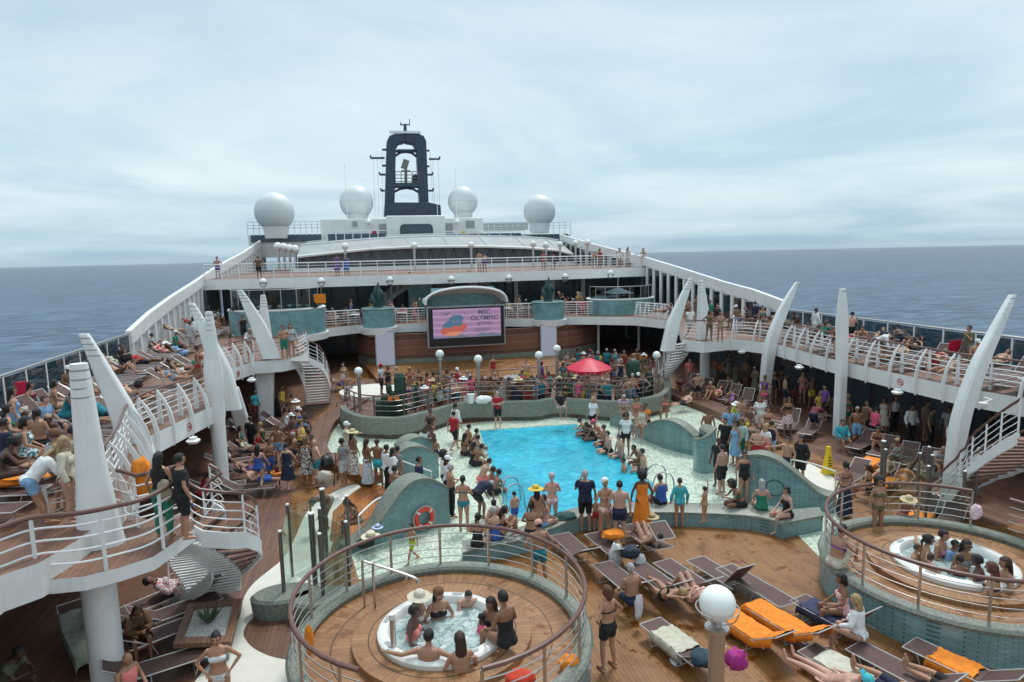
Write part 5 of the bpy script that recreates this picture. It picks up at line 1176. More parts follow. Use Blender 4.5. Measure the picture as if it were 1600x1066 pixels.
# headings: feet point away (far-left), head towards the camera
NL = []
for (px, py, z, hd, kd) in near_l:
    NL.append(lpx(px, py, z, hd, kd, 'near timber deck between the tubs', G1))
def over(i, dx=0, dy=0): r = NL[i]; return r.location.x+dx, r.location.y+dy, 0, math.degrees(-r.rotation_euler.z)
towel_flat(*over(9), ORANGE, 'orange towel spread over the lounger right of the near globe lamp', 2, ang=33, yo=.25, L=1.9)
towel_flat(*over(10), ORANGE, 'orange towel spread over the second lounger right of the near globe lamp', 5, ang=33, yo=.25, L=1.9)
towel_flat(*over(14), ORANGE, 'orange towel under the crossed legs at the lower right corner', 7, ang=33, L=.8, Wd=.5, yo=.3)
towel_flat(*over(8), (.55, .53, .42), 'crumpled pale towel on the lounger left of the near globe lamp', 9, L=.9, ang=33)
towel_flat(*over(12), (.60, .58, .48), 'cream towel on the lounger at the bottom edge', 12, L=1.0)
towel_flat(*over(11), (.03, .04, .10), 'navy and white towel under the two seated women', 13, L=1.2, ang=52)
# rows
G2 = 'sun loungers on the right upper deck'; G3 = 'sun loungers on the left upper deck'; G4 = 'sun loungers under the right balcony'; G5 = 'sun loungers under the left balcony'
rnd = random.Random(4)
y = 12.5
while y < 38:
    lounger(23.1+rnd.uniform(-.1, .1), y, ZB, 262+rnd.uniform(-6, 6), rnd.choice(['up', 'up', 'high', 'flat']), 'glass-side row of right upper deck', G2); y += .86
y = 13.5
while y < 27:
    lounger(21.55, y, ZB, 262+rnd.uniform(-5, 5), rnd.choice(['flat', 'up']), 'railing-side row of right upper deck', G2) if rnd.random() < .55 else None; y += .9
y = 13.5
while y < 49:
    lounger(-10.0+rnd.uniform(-.1, .1), y, ZB, 98+rnd.uniform(-8, 8), rnd.choice(['up', 'up', 'high', 'flat']), 'glass-side row of left upper deck', G3) if not 17 < y < 19 else None; y += .88
y = 14.2
while y < 33:
    lounger(-7.75+rnd.uniform(-.1, .1), y, ZB, 100+rnd.uniform(-8, 8), rnd.choice(['up', 'flat', 'up']), 'railing-side row of left upper deck', G3) if rnd.random() < .8 else None; y += .95
for px, py in ((1080,600),(1100,607),(1122,612),(1143,618),(1165,625),(1235,660),(1268,668),(1300,640),(1350,690),(1382,700),(1418,712),(1450,722)):
    lpx(px, py, 0, 235+rnd.uniform(-8, 8), 'high' if px < 1250 else 'up', 'shaded row under right balcony', G4)
for px, py in ((1335,740),(1380,745),(1440,800),(1485,810)):
    lpx(px, py, 0, 240, 'up', 'front of right balcony columns', G4)
lpx(1190,655,0,150,'flat','lengthwise by leaning right fin',G4)
for px, py, hd in ((385,735,100),(378,760,95),(385,705,100),(395,676,110),(432,655,110),(445,665,110),(540,600,100),(560,608,95),(355,720,80),(330,760,80)):
    lpx(px, py, 0, hd, 'up', 'shaded side under left balcony', G5)
for px, py, hd in ((262,955,60),(240,990,60),(235,1040,70),(205,950,50),(125,985,150)):
    lpx(px, py, 0, hd, 'up', 'dark corner below near left landing', G5)
p = W(125, 985, .4); towel_flat(p.x, p.y, 0, 150, (.30, .34, .28), 'grey-green towel over a lounger in the dark lower left corner', 21, L=1.9, ang=33)
for px, py, z, hd, lab in ((1365,715,0,240,'orange towel on a lounger beside the upright right fin'),(1440,800,0,240,'orange towel on a lounger behind the right glass posts'),(1385,745,0,240,'orange towel bundled on the front right lounger')):
    p = W(px, py, z+.4); towel_flat(p.x, p.y, z, hd, ORANGE, lab, px, L=1.1, ang=33)
for px, py, lab in ((1158,495,'orange towel bundle on the right upper deck near the landing'),(1120,575,'orange towel under the right landing'),(15,745,'orange towel on a lounger at the left edge of the upper deck')):
    z = 0 if py > 560 and px > 800 else ZB; p = W(px, py, z+.5); o = lump(p, .55, px, (1.3, .8, .3), .5).build('towel', 'cloth', smooth=60); o.color = (*ORANGE, 1); tag(o, lab, 'towel')
p = W(1492, 528, ZB+.5); p *= 23.3/p.x; m = MB(); m.box((p.x, p.y, ZB+.85), (.75, .03, .55), .2, rx=.15); o = m.build('red_board', 'red_vinyl', bevel=.02); tag(o, 'bright red towel hung on a lounger back on the right upper deck', 'towel')
p = W(34, 608, ZB+.9); m = MB(); m.box(p, (.35, .03, .5), .2); tag(m.build('red_cloth', 'red_vinyl', bevel=.02), 'small red cloth by the left glass windscreen', 'towel')
# bags, hats and small things
def blob(px, py, z, r, col, nm, lab, cat, sq=(1, .8, .6), mat='cloth', amp=.35):
    p = W(px, py, z); o = lump(p, r, px, sq, amp).build(nm, mat, smooth=60); o.color = (*col, 1); return tag(o, lab, cat)
def hat(px, py, z, col, lab, s=1):
    p = W(px, py, z); t = thing('sun_hat', lab, 'hat', tuple(p)); m = MB(); m.lathe([(.21*s, 0), (.20*s, .012), (.10*s, .02), (.095*s, .09*s), (.05*s, .125*s), (0, .13*s)], p, 24); o = m.build('brim_and_crown', 'straw', t); o.color = (*col, 1); m = MB(); m.lathe([(.103*s, .022), (.10*s, .045)], p, 24); o = m.build('hat_band', 'cloth', t); o.color = (.1, .08, .06, 1)
hat(579, 838, .5, (.75, .68, .50), 'broad straw hat lying on the left end of the lifebuoy wall', 1.3)
hat(590, 824, .6, (.45, .55, .75), 'pale blue cap lying beside the straw hat', .8)
hat(1018, 808, .5, (.55, .42, .24), 'brown straw hat lying near the shaded lounger', 1.1)
blob(572, 848, .3, .25, (.02, .03, .03), 'dark_bag', 'dark bag under the straw hat', 'bag')
blob(882, 808, .5, .28, (.03, .09, .09), 'towel_heap', 'heap of dark green towels on the tiled bench', 'towel', (1.3, .8, .5))
blob(898, 1040, .5, .32, (.55, .5, .48), 'towel_bundle', 'white bundle on the railing right of the near hot tub', 'towel')
blob(890, 1035, .8, .2, ORANGE, 'towel_bundle', 'orange bundle on the railing right of the near hot tub', 'towel')
blob(812, 1062, 1.2, .25, (.6, .05, .02), 'towel_bundle', 'red towel at the bottom edge in front of the near hot tub', 'towel')
blob(958, 835, .55, .3, ORANGE, 'towel_bundle', 'orange towel heaped on the second front lounger', 'towel', (1, .8, .4))
blob(984, 862, .6, .26, (.02, .03, .05), 'dark_bag', 'dark navy bag on a lounger back near the bather in white', 'bag')
blob(962, 868, .35, .3, (.70, .72, .70), 'white_towel', 'white towel hanging from the second front lounger', 'towel', (.6, .5, 1.1))
blob(1000, 880, .3, .24, (.55, .58, .58), 'plastic_bag', 'grey plastic bag hanging behind a front lounger', 'bag', (.6, .5, 1.0))
blob(998, 948, .5, .24, (.68, .64, .70), 'striped_towel', 'white towel with red edge on the back of the seated man lounger', 'towel', (.4, .25, 1.2))
blob(222, 748, 3.75, .33, ORANGE, 'orange_towel', 'orange towel draped over the inner rail behind the green trousers woman', 'towel', (.6, .5, 1.3))
blob(1150, 1030, .55, .21, (.42, .03, .24), 'pink_cloth', 'pink and purple cloth beside the near lamp post', 'towel', (1, .7, .9), amp=.6)
blob(1100, 1028, .6, .26, (.02, .05, .07), 'dark_cloth', 'dark teal cloth on the lounger left of the near lamp', 'towel', (1, .8, .5))
for dx in (0, .14): 
    p = W(1052, 1036, .03)+Vector((dx, dx*.3, 0)); m = MB(); m.lathe([(.05, 0), (.055, .025), (0, .03)], p, 14, sx=.9, sy=2.2); o = m.build('flip_flop', 'white_plain'); tag(o, '%s of the pair of pale flip-flops on the near timber deck' % ('left' if dx == 0 else 'right'), 'flip-flop', 'pair of flip-flops')
blob(505, 745, .35, .28, (.62, .60, .52), 'handbag', 'cream handbag hanging on a pushchair left of the wet timber', 'bag', (1, .5, .8))
t = thing('pushchair', 'dark pushchair parked by the timber ledge', 'pushchair', tuple(W(507,757,0))); p = W(507,757,0)
o = lump(p+Vector((.1, .3, .75)), .3, 4, (.8, 1, .9), .2).build('hood', 'black_plastic', t); m = MB(); m.tube([p+Vector((-.25, -.1, .1)), p+Vector((.1, .5, 1.0))], .02, 6); m.tube([p+Vector((.35, -.1, .1)), p+Vector((.45, .5, 1.0))], .02, 6); m.tube([p+Vector((.1, .5, 1.0)), p+Vector((.45, .5, 1.0))], .02, 6); m.build('frame', 'black_plastic', t)
for dx, dy in ((-.25, -.1), (.35, -.1), (-.1, .45), (.45, .45)): m = MB(); m.tube([p+Vector((dx-.02, dy, .1)), p+Vector((dx+.02, dy, .1))], .1, 12); m.build('wheel', 'black_plastic', t)
blob(438, 636, .45, .5, (.015, .02, .03), 'backpack', 'large dark backpacks heaped under the far left landing', 'bag', (1, .8, .9))
blob(1528, 795, 3.0, .01, (.5, .1, .1), 'x', 'x', 'x') if False else None
p = W(1525, 800, 1.7); o = lump(p, .16, 2, (1, .6, 1.2)).build('hanging_swimwear', 'cloth'); o.color = (.75, .55, .6, 1); tag(o, 'white and pink swimwear hanging on the right tub railing', 'swimwear')
p = W(483, 1000, 1.4); o = lump(p, .16, 8, (.5, .4, 1.8)).build('hanging_towel', 'cloth'); o.color = (*ORANGE, 1); tag(o, 'orange towel hanging on the left side of the near tub railing', 'towel')
for px, py, lab in ((500,467,'orange towel hung on the glass of the large left drum'),): p = WY(px, py, 46.0); m = MB(); m.box(p, (.75, .06, .62)); o = m.build('towel', 'cloth', bevel=.02); o.color = (*ORANGE, 1); tag(o, lab, 'towel')
p = W(1008,600,1.2); p = WY(997, 560, 40); o = lump(p, .5, 6, (1.3, .4, .6), .3).build('towel', 'cloth'); o.color = (*ORANGE, 1); tag(o, 'orange towel on a chair back right of the parasol', 'towel')
# tables with chairs on the far upper deck
def mk_chair():
    t = bpy.data.objects.new('deck_chair', None); COL.objects.link(t); t['category'] = 'chair'
    m = MB(); m.box((0, 0, .44), (.46, .46, .03)); m.build('seat', 'sling_brown', t); m = MB(); m.box((0, -.22, .72), (.44, .025, .40)); m.build('backrest', 'sling_brown', t)
    for sx__ in (-1, 1):
        for sy__ in (-1, 1): m = MB(); m.tube([(sx__*.22, sy__*.22, 0), (sx__*.22, sy__*.22, .44 if sy__ > 0 else .92)], .016, 5); m.build('leg', 'white_plain', t)
        m = MB(); m.tube([(sx__*.25, .22, .44), (sx__*.25, .2, .66), (sx__*.25, -.22, .66)], .016, 5); m.build('armrest', 'white_plain', t)
    t.location = (0, 0, -500); return t
def mk_table():
    t = bpy.data.objects.new('cafe_table', None); COL.objects.link(t); t['category'] = 'table'
    m = MB(); m.lathe([(.42, .70), (.43, .73), (0, .735)], (0, 0, 0), 24); m.build('table_top', 'white_plain', t); m = MB(); m.tube([(0, 0, 0), (0, 0, .7)], .03, 8); m.build('pedestal', 'steel', t); m = MB(); m.lathe([(.24, 0), (.22, .03), (0, .035)], (0, 0, 0), 16); m.build('base', 'steel', t); t.location = (0, 0, -500); return t
CH, TB = mk_chair(), mk_table()
for x in (-.5, 1.2, 3.0, 9.6, 11.2, 12.8):
    for yy in (50.4, 52.6):
        side = 'left of the screen canopy' if x < 6 else 'right of the screen canopy'
        dup(TB, (x, yy, ZB), 0, 'round white cafe table on the fore upper deck %s' % side, 'cafe tables on the fore upper deck')
        for a in (20, 140, 260): dup(CH, (x+.62*math.sin(RAD(a)), yy+.62*math.cos(RAD(a)), ZB), RAD(-a)+math.pi, 'brown chair with white legs at a cafe table %s' % side, 'cafe chairs on the fore upper deck')
# ================================================================ PEOPLE
HEADZ = {}
def pose(name):
    """joints for a 1.72 m figure facing +Y; origin = feet (standing) or seat contact"""
    z = dict(P=(0, 0, .94), C=(0, .0, 1.26), N=(0, -.01, 1.47), H=(0, .02, 1.615), kn=[(-.10, .02, .50), (.10, .02, .50)], an=[(-.11, -.02, .08), (.11, -.02, .08)],
             el=[(-.27, -.02, 1.15), (.27, -.02, 1.15)], wr=[(-.28, .07, .90), (.28, .07, .90)], toe=(0, .17, -.05), face=(0, 1, 0), hand=None)
    if name == 'stand2': z.update(el=[(-.36, -.05, 1.18), (.36, -.05, 1.18)], wr=[(-.20, .04, 1.00), (.20, .04, 1.00)], kn=[(-.11, .03, .50), (.13, .01, .50)], an=[(-.12, 0, .08), (.17, -.03, .08)])
    elif name == 'fold': z.update(el=[(-.26, .04, 1.17), (.26, .04, 1.17)], wr=[(-.03, .20, 1.20), (.04, .22, 1.16)])
    elif name == 'phone': z.update(el=[(-.26, .10, 1.17), (.27, -.02, 1.15)], wr=[(-.12, .26, 1.42), (.28, .08, .90)], face=(0, 1, -.2))
    elif name == 'walk': z.update(kn=[(-.10, .17, .51), (.10, -.02, .50)], an=[(-.10, .26, .09), (.11, -.30, .16)], el=[(-.25, -.12, 1.17), (.25, .08, 1.17)], wr=[(-.25, -.12, .93), (.26, .26, .98)])
    elif name == 'point': z.update(el=[(-.27, -.02, 1.15), (.34, .22, 1.34)], wr=[(-.28, .07, .90), (.42, .46, 1.37)])
    elif name == 'wave': z.update(el=[(-.27, -.02, 1.15), (.34, .05, 1.55)], wr=[(-.28, .07, .90), (.40, .12, 1.80)])
    elif name == 'lean': z.update(P=(0, -.22, .92), C=(0, .0, 1.16), N=(0, .16, 1.31), H=(0, .29, 1.42), el=[(-.26, .20, 1.03), (.26, .20, 1.03)], wr=[(-.08, .36, 1.08), (.08, .36, 1.08)], kn=[(-.10, -.06, .50), (.11, -.14, .50)], face=(0, 1, -.3))
    elif name == 'bend': z.update(P=(0, -.20, .90), C=(0, .10, 1.08), N=(0, .30, 1.08), H=(0, .43, 1.02), el=[(-.22, .30, .82), (.22, .30, .82)], wr=[(-.15, .38, .60), (.15, .38, .60)], face=(0, .5, -1))
    elif name.startswith('sit'):
        z = dict(P=(0, 0, .10), C=(0, .03, .42), N=(0, .03, .63), H=(0, .08, .775), kn=[(-.14, .44, .08), (.14, .44, .08)], an=[(-.14, .46, -.36), (.14, .48, -.36)], el=[(-.26, .06, .34), (.26, .06, .34)], wr=[(-.16, .30, .20), (.16, .30, .20)], toe=(0, .17, -.05), face=(0, 1, -.1))
        if name == 'sitlean': z.update(C=(0, .12, .38), N=(0, .24, .56), H=(0, .34, .68), el=[(-.22, .34, .28), (.22, .34, .28)], wr=[(-.06, .50, .30), (.06, .50, .30)], face=(0, 1, -.5))
        if name == 'sitarm': z.update(el=[(-.42, -.06, .52), (.42, -.06, .52)], wr=[(-.66, .02, .50), (.66, .02, .50)])
        if name == 'sitsplash': z.update(an=[(-.14, .52, -.30), (.14, .5, -.32)], wr=[(-.24, .12, .10), (.24, .12, .10)])
    elif name == 'long': z = dict(P=(0, 0, .10), C=(0, -.10, .41), N=(0, -.16, .61), H=(0, -.14, .76), kn=[(-.10, .46, .16), (.10, .44, .10)], an=[(-.10, .86, .05), (.10, .88, .05)], el=[(-.26, -.30, .34), (.26, -.30, .34)], wr=[(-.24, -.38, .10), (.24, -.38, .10)], toe=(0, .06, .15), face=(0, 1, 0))
    elif name == 'knees': z = dict(P=(0, 0, .10), C=(0, .04, .40), N=(0, .10, .59), H=(0, .16, .73), kn=[(-.12, .40, .46), (.12, .40, .46)], an=[(-.10, .46, .06), (.10, .46, .06)], el=[(-.24, .20, .36), (.24, .20, .36)], wr=[(-.07, .44, .34), (.07, .44, .34)], toe=(0, .17, -.04), face=(0, 1, -.1))
    elif name.startswith('lie'):
        z = dict(P=(0, 0, .10), C=(0, -.28, .25), N=(0, -.46, .36), H=(0, -.58, .45), kn=[(-.10, .45, .12), (.10, .45, .10)], an=[(-.12, .88, .07), (.11, .88, .07)], el=[(-.30, -.22, .18), (.30, -.22, .18)], wr=[(-.26, .04, .14), (.14, -.02, .24)], toe=(0, .05, .16), face=(0, .5, 1))
        if name == 'lieknee': z.update(kn=[(-.10, .34, .46), (.12, .36, .44)], an=[(-.10, .62, .06), (.12, .66, .06)], toe=(0, .17, -.02))
        if name == 'liehead': z.update(el=[(-.36, -.52, .40), (.36, -.52, .40)], wr=[(-.14, -.68, .40), (.14, -.68, .40)], kn=[(-.16, .45, .14), (.14, .43, .16)], an=[(-.20, .86, .07), (.18, .86, .07)])
        if name == 'liecross': z.update(kn=[(-.08, .45, .12), (.06, .45, .20)], an=[(-.02, .88, .08), (.0, .86, .17)])
    return z
SURF = {}
def seg(a, b, n=3): return [a.lerp(b, i/n) for i in range(n+1)]
def build_body(pn, sex):
    key = (pn, sex)
    if key in SURF: return SURF[key]
    z = pose(pn); V_ = lambda k_: Vector(z[k_]); P, C, Nk, H = V_('P'), V_('C'), V_('N'), V_('H'); f = sex == 'f'
    m = MB(); bones = []
    def frame(u, R=Vector((1, 0, 0))):
        F = u.cross(R)*-1; F = Vector((0, 0, 0))-F; F = u.cross(R); return F.normalized()
    # torso loft
    u1 = (C-P).normalized(); u2 = (Nk-C).normalized()
    spine = [(P-u1*.12, .09, .08), (P-u1*.06, .155, .115), (P+u1*.02, .175 if f else .165, .122 if f else .115), (P+u1*.16, .130 if f else .150, .095 if f else .108), (C-u1*.02, .150 if f else .172, .102 if f else .118), (C+u2*.10, .165 if f else .190, .098 if f else .112), (C+u2*.17, .13 if f else .15, .075 if f else .085), (Nk+u2*.0, .065, .062)]
    rings = []
    for i, (c, a, b) in enumerate(spine):
        u = u1 if i < 4 else u2 if i > 5 else (u1+u2).normalized(); F = u.cross(Vector((1, 0, 0))).normalized()
        rings.append([c+Vector((1, 0, 0))*a*math.cos(t_)+F*b*math.sin(t_) for t_ in [2*math.pi*k_/16 for k_ in range(16)]])
    m.loft(rings); Ft = u2.cross(Vector((1, 0, 0))).normalized()
    if f:
        for s in (-1, 1): m.sphere(C+Vector((s*.075, 0, 0))+Ft*.085+u2*.01, (.062, .055, .062), 12)
    else: m.sphere(C+Ft*.05+u2*.03, (.14, .07, .09), 12)
    for s in (-1, 1): m.sphere(P+Vector((s*.075, 0, 0))-u1.cross(Vector((1, 0, 0))).normalized()*.05-u1*.04, (.09, .09, .09), 12)
    def T(pts, rs, nm, k_=10):
        m.tube(pts, rs, k_)
        for p, r in ((pts[0], rs[0]), (pts[-1], rs[-1])): m.sphere(p, r, 10)
    sh = []
    for i, s in enumerate((-1, 1)):
        S = C+u2*.135+Vector((s*(.150 if f else .180), 0, 0)); sh.append(S); E_, Wr = Vector(z['el'][i]), Vector(z['wr'][i]); k_ = .88 if f else 1
        T([S, S.lerp(E_, .5), E_], [.052*k_, .044*k_, .036*k_], 'ua'); T([E_, E_.lerp(Wr, .35), Wr], [.036*k_, .038*k_, .024*k_], 'fa')
        bones += [('ua', S, E_, .05, .036), ('fa', E_, Wr, .038, .025)]
        d = (Wr-E_).normalized(); side = d.cross(Vector((0, 0, 1))); side = side.normalized() if side.length > .3 else Vector((0, 1, 0)); nn = d.cross(side).normalized()
        pc_ = Wr+d*.045; Mx = Matrix((side, d, nn)).transposed(); m.sphere(pc_, (.038, .055, .017), 10, M=Mx)
        for q, (o, ln) in enumerate(((-.028, .062), (-.010, .074), (.010, .070), (.027, .055))):
            b0 = Wr+d*.08+side*o; b1 = b0+d*ln*.55+nn*.012*s; b2 = b1+(d*.6+nn*.7*s).normalized()*ln*.5; m.tube([b0, b1, b2], [.0105, .010, .009], 6)
        b0 = Wr+d*.03+side*.034; b1 = b0+(side*.8+d*.7).normalized()*.045; m.tube([b0, b1, b1+d*.028], [.012, .011, .009], 6)
        bones.append(('hand', Wr, Wr+d*.15, .03, .02))
    hips = []
    for i, s in enumerate((-1, 1)):
        Hp = P+Vector((s*.09, 0, -.0))-u1*.02; K, A = Vector(z['kn'][i]), Vector(z['an'][i]); k_ = 1.04 if f else 1
        T([Hp, Hp.lerp(K, .45), K], [.092*k_, .078*k_, .054], 'th'); T([K, K.lerp(A, .32), K.lerp(A, .75), A], [.052, .056, .040, .034], 'sh')
        bones += [('th', Hp, K, .09, .055), ('shin', K, A, .056, .035)]
        tv = Vector(z['toe']); heel = A-tv*.25+Vector((0, 0, -.02)) if pn[:3] not in ('lie', 'lon') else A; tip = A+tv
        m.tube([heel, A.lerp(tip, .4), tip], [.034, .038, .026], 8); m.sphere(tip, .026, 8); m.sphere(heel, .034, 8); bones.append(('foot', heel, tip, .036, .03))
    # neck, head
    hu = (H-Nk).normalized() if pn[:3] == 'lie' else ((H-Nk).normalized()*.3+Vector((0, 0, 1))).normalized()
    F = Vector(z['face']); F = (F-hu*F.dot(hu)).normalized(); Rr = F.cross(hu).normalized(); Mh = Matrix((Rr, F, hu)).transposed()
    T([Nk-u2*.03, Nk.lerp(H, .55)], [.055, .048] if not f else [.047, .041], 'nk')
    m.sphere(H+hu*.015, (.074, .094, .102), 16, M=Mh); m.sphere(H+F*.022-hu*.055, (.054, .062, .055), 12, M=Mh)
    m.tube([H+F*.088+hu*.012, H+F*.108-hu*.022, H+F*.092-hu*.030], [.009, .014, .012], 6)
    for s in (-1, 1): m.sphere(H+Rr*s*.074-F*.005-hu*.005, (.012, .020, .030), 8, M=Mh)
    bones += [('head', Nk.lerp(H, .5), H+hu*.05, .06, .085)]
    me = m.mesh('raw', 'skin', 0); o = bpy.data.objects.new('tmp', me); COL.objects.link(o)
    r = o.modifiers.new('r', 'REMESH'); r.mode = 'VOXEL'; r.voxel_size = .0105; sm = o.modifiers.new('s', 'SMOOTH'); sm.factor = .6; sm.iterations = 4
    dg = bpy.context.evaluated_depsgraph_get(); me2 = bpy.data.meshes.new_from_object(o.evaluated_get(dg)); bpy.data.objects.remove(o); me2.name = 'person_'+pn
    me2.materials.clear()
    for k_ in ('skin', 'eye', 'lips'): me2.materials.append(MAT[k_])
    nv = len(me2.vertices); co = np.empty(nv*3); me2.vertices.foreach_get('co', co); co = co.reshape(-1, 3)
    npoly = len(me2.polygons); ls = np.empty(npoly, int); me2.polygons.foreach_get('loop_start', ls); lt = np.empty(npoly, int); me2.polygons.foreach_get('loop_total', lt); lv = np.empty(len(me2.loops), int); me2.loops.foreach_get('vertex_index', lv)
    cen = np.empty(npoly*3); me2.polygons.foreach_get('center', cen); cen = cen.reshape(-1, 3); nor = np.empty(nv*3); me2.vertices.foreach_get('normal', nor); nor = nor.reshape(-1, 3)
    # nearest bone; torso distance from its spine
    bl = [('torso', P-u1*.05, C+u2*.1, .135, .135)]+bones; D = []; Tt = []
    for nm, a, b, ra, rb in bl:
        a = np.array(a); b = np.array(b); ab = b-a; t_ = np.clip((cen-a)@ab/(ab@ab), 0, 1); D.append(np.linalg.norm(cen-(a+t_[:, None]*ab), axis=1)-(ra+(rb-ra)*t_)); Tt.append(t_)
    D = np.array(D); idx = D.argmin(0); Tt = np.array(Tt)
    rel = cen-np.array(P); h = rel@np.array(u1); hN = (cen-np.array(Nk))@np.array(u2); fr = (cen-np.array(C))@np.array(Ft); names = [b[0] for b in bl]
    isb = lambda nm: np.isin(idx, [i for i, q in enumerate(names) if q == nm]); tb = np.take_along_axis(Tt, idx[None], 0)[0]
    hc = cen-np.array(H); lx, ly, lz = hc@np.array(Rr), hc@np.array(F), hc@np.array(hu)
    mi = np.zeros(npoly, int); mi[(abs(abs(lx)-.030) < .013) & (abs(lz-.018) < .009) & (ly > .04)] = 1; mi[(abs(lx) < .022) & (abs(lz+.052) < .008) & (ly > .04)] = 2
    me2.polygons.foreach_set('material_index', mi); me2.shade_smooth()
    info = dict(me=me2, co=co, nor=nor, ls=ls, lt=lt, lv=lv, isb=isb, tb=tb, h=h, hN=hN, fr=fr, H=H, Rr=Rr, F=F, hu=hu, P=P, C=C, N=Nk, u1=u1, u2=u2, z=z, sex=sex, cen=cen, kn=z['kn'], an=z['an'], g={})
    SURF[key] = info; return info
def garment(I, g):
    if g in I['g']: return I['g'][g]
    isb, tb, h, hN, fr = I['isb'], I['tb'], I['h'], I['hN'], I['fr']; T_, TH, SH, UA, FA = isb('torso'), isb('th'), isb('shin'), isb('ua'), isb('fa')
    low = T_ & (h < .09); brief = (T_ & (h < .045)) | (TH & (tb < .10)); neck = hN > -.035
    if g == 'trunks': M_ = low | (TH & (tb < .55)); off = .016
    elif g == 'shorts': M_ = low | (TH & (tb < .9)); off = .02
    elif g == 'trousers': M_ = low | TH | (SH & (tb < .95)); off = .022
    elif g in ('brief', 'bottom'): M_ = brief; off = .006
    elif g == 'top':
        c = (I['cen']-np.array(I['C']))@np.array(I['u2']); M_ = (T_ | UA) & (((abs(c) < .055) & (fr > 0)) | ((abs(c+.01) < .016) & (fr <= 0))) & (~(UA & (tb > .0))); off = .007
    elif g == 'swimsuit':
        c = (I['cen']-np.array(I['C']))@np.array(I['u2']); M_ = brief | (T_ & (h < .25)) | (T_ & (fr > 0) & (c < .09)) | (T_ & (fr <= 0) & (c < .02)); off = .007
    elif g == 'tee': M_ = (T_ & (h > -.03) & ~neck) | (UA & (tb < .55)); off = .022
    elif g == 'vest': M_ = (T_ & (h > -.03) & (hN < -.05)); off = .018
    elif g == 'shirt': M_ = (T_ & (h > -.06) & ~neck) | UA | (FA & (tb < .9)); off = .026
    elif g == 'robe': M_ = (T_ & ~neck) | UA | (FA & (tb < .8)) | (TH & (tb < .9)); off = .034
    elif g == 'dresstop': M_ = (T_ & (hN < -.09)); off = .018
    sel = np.where(M_)[0]; cs = I['co']+I['nor']*off; used = {}; fs = []; vs = []
    for p in sel:
        f_ = []
        for v in I['lv'][I['ls'][p]:I['ls'][p]+I['lt'][p]]:
            if v not in used: used[v] = len(vs); vs.append(tuple(cs[v]))
            f_.append(used[v])
        fs.append(f_)
    me = bpy.data.meshes.new(g); me.from_pydata(vs, [], fs); me.update(); me.shade_smooth(); I['g'][g] = me; return me
def skirt(I, kind):
    key = 'skirt_'+kind
    if key in I['g']: return I['g'][key]
    P = I['P']; z0 = P.z+.06; K = (Vector(I['kn'][0])+Vector(I['kn'][1]))/2; A = (Vector(I['an'][0])+Vector(I['an'][1]))/2; m = MB(); rings = []; k_ = 40
    bot = {'long': .12, 'mini': .58, 'knee': .42, 'wrap': .25}[kind]
    for j in range(9):
        t_ = j/8; zz = z0+(bot-z0)*t_; cx_ = P.x+(A.x-P.x)*t_; cy_ = P.y+(A.y-P.y)*t_; rx = .165+.09*t_; ry = .13+.08*t_
        rings.append([(cx_+rx*(1+.06*t_*math.sin(a*9+1))*math.cos(a), cy_+ry*(1+.08*t_*math.sin(a*9))*math.sin(a), zz) for a in [2*math.pi*i/k_ for i in range(k_)]])
    m.loft(rings, cap=False); me = m.mesh('skirt', 'cloth', 60); I['g'][key] = me; return me
def hairmesh(I, kind):
    key = 'hair_'+kind
    if key in I['g']: return I['g'][key]
    from mathutils import noise as mn
    H, Rr, F, hu = I['H'], I['Rr'], I['F'], I['hu']; Mh = Matrix((Rr, F, hu)).transposed(); m = MB(); g_ = {'s': 1.0, 'l': 1.05, 'b': 1.0, 'c': 1.5, 'm': 1.12}[kind]
    s = MB(); s.sphere((0, 0, 0), 1, 22); keep = []
    for f_ in s.f:
        c = sum((Vector(s.v[i]) for i in f_), Vector())/len(f_)
        lowcut = -.35 if kind in 's' else -.6
        face = c.y > .38 and c.z < .42
        if c.z > lowcut and not face: keep.append(f_)
    vs = [(Vector(v)*(1+.10*g_*mn.noise(Vector(v)*4))) for v in s.v]
    vs = [Mh @ Vector((v.x*.086*g_, v.y*.106*g_-(.012 if g_ < 1.3 else .03), v.z*.114*g_+.018))+H for v in vs]
    m.add(vs, keep)
    if kind in ('l', 'm'):
        ln = .34 if kind == 'l' else .16; d = -I['u2'] if I['z']['H'][2] > .6 else (I['N']-I['H']).normalized()
        top = H-F*.07+hu*.03; rings = []
        for j in range(7):
            t_ = j/6; c = top+d*ln*t_-F*(.03*math.sin(t_*2.2)); a_, b_ = .085*(1+.15*t_)*(1-.45*max(0, t_-.7)/.3), .045
            rings.append([c+Rr*a_*math.cos(q)*(1+.07*math.sin(q*7))+F*b_*math.sin(q) for q in [2*math.pi*i/20 for i in range(20)]])
        m.loft(rings)
    if kind == 'b': m.sphere(H-F*.10+hu*.06, .045, 12); m.tube([H-F*.09+hu*.02, H-F*.13-hu*.06, H-F*.11-hu*.16], [.03, .028, .01], 8)
    me = m.mesh('hair', 'hair', 60); I['g'][key] = me; return me
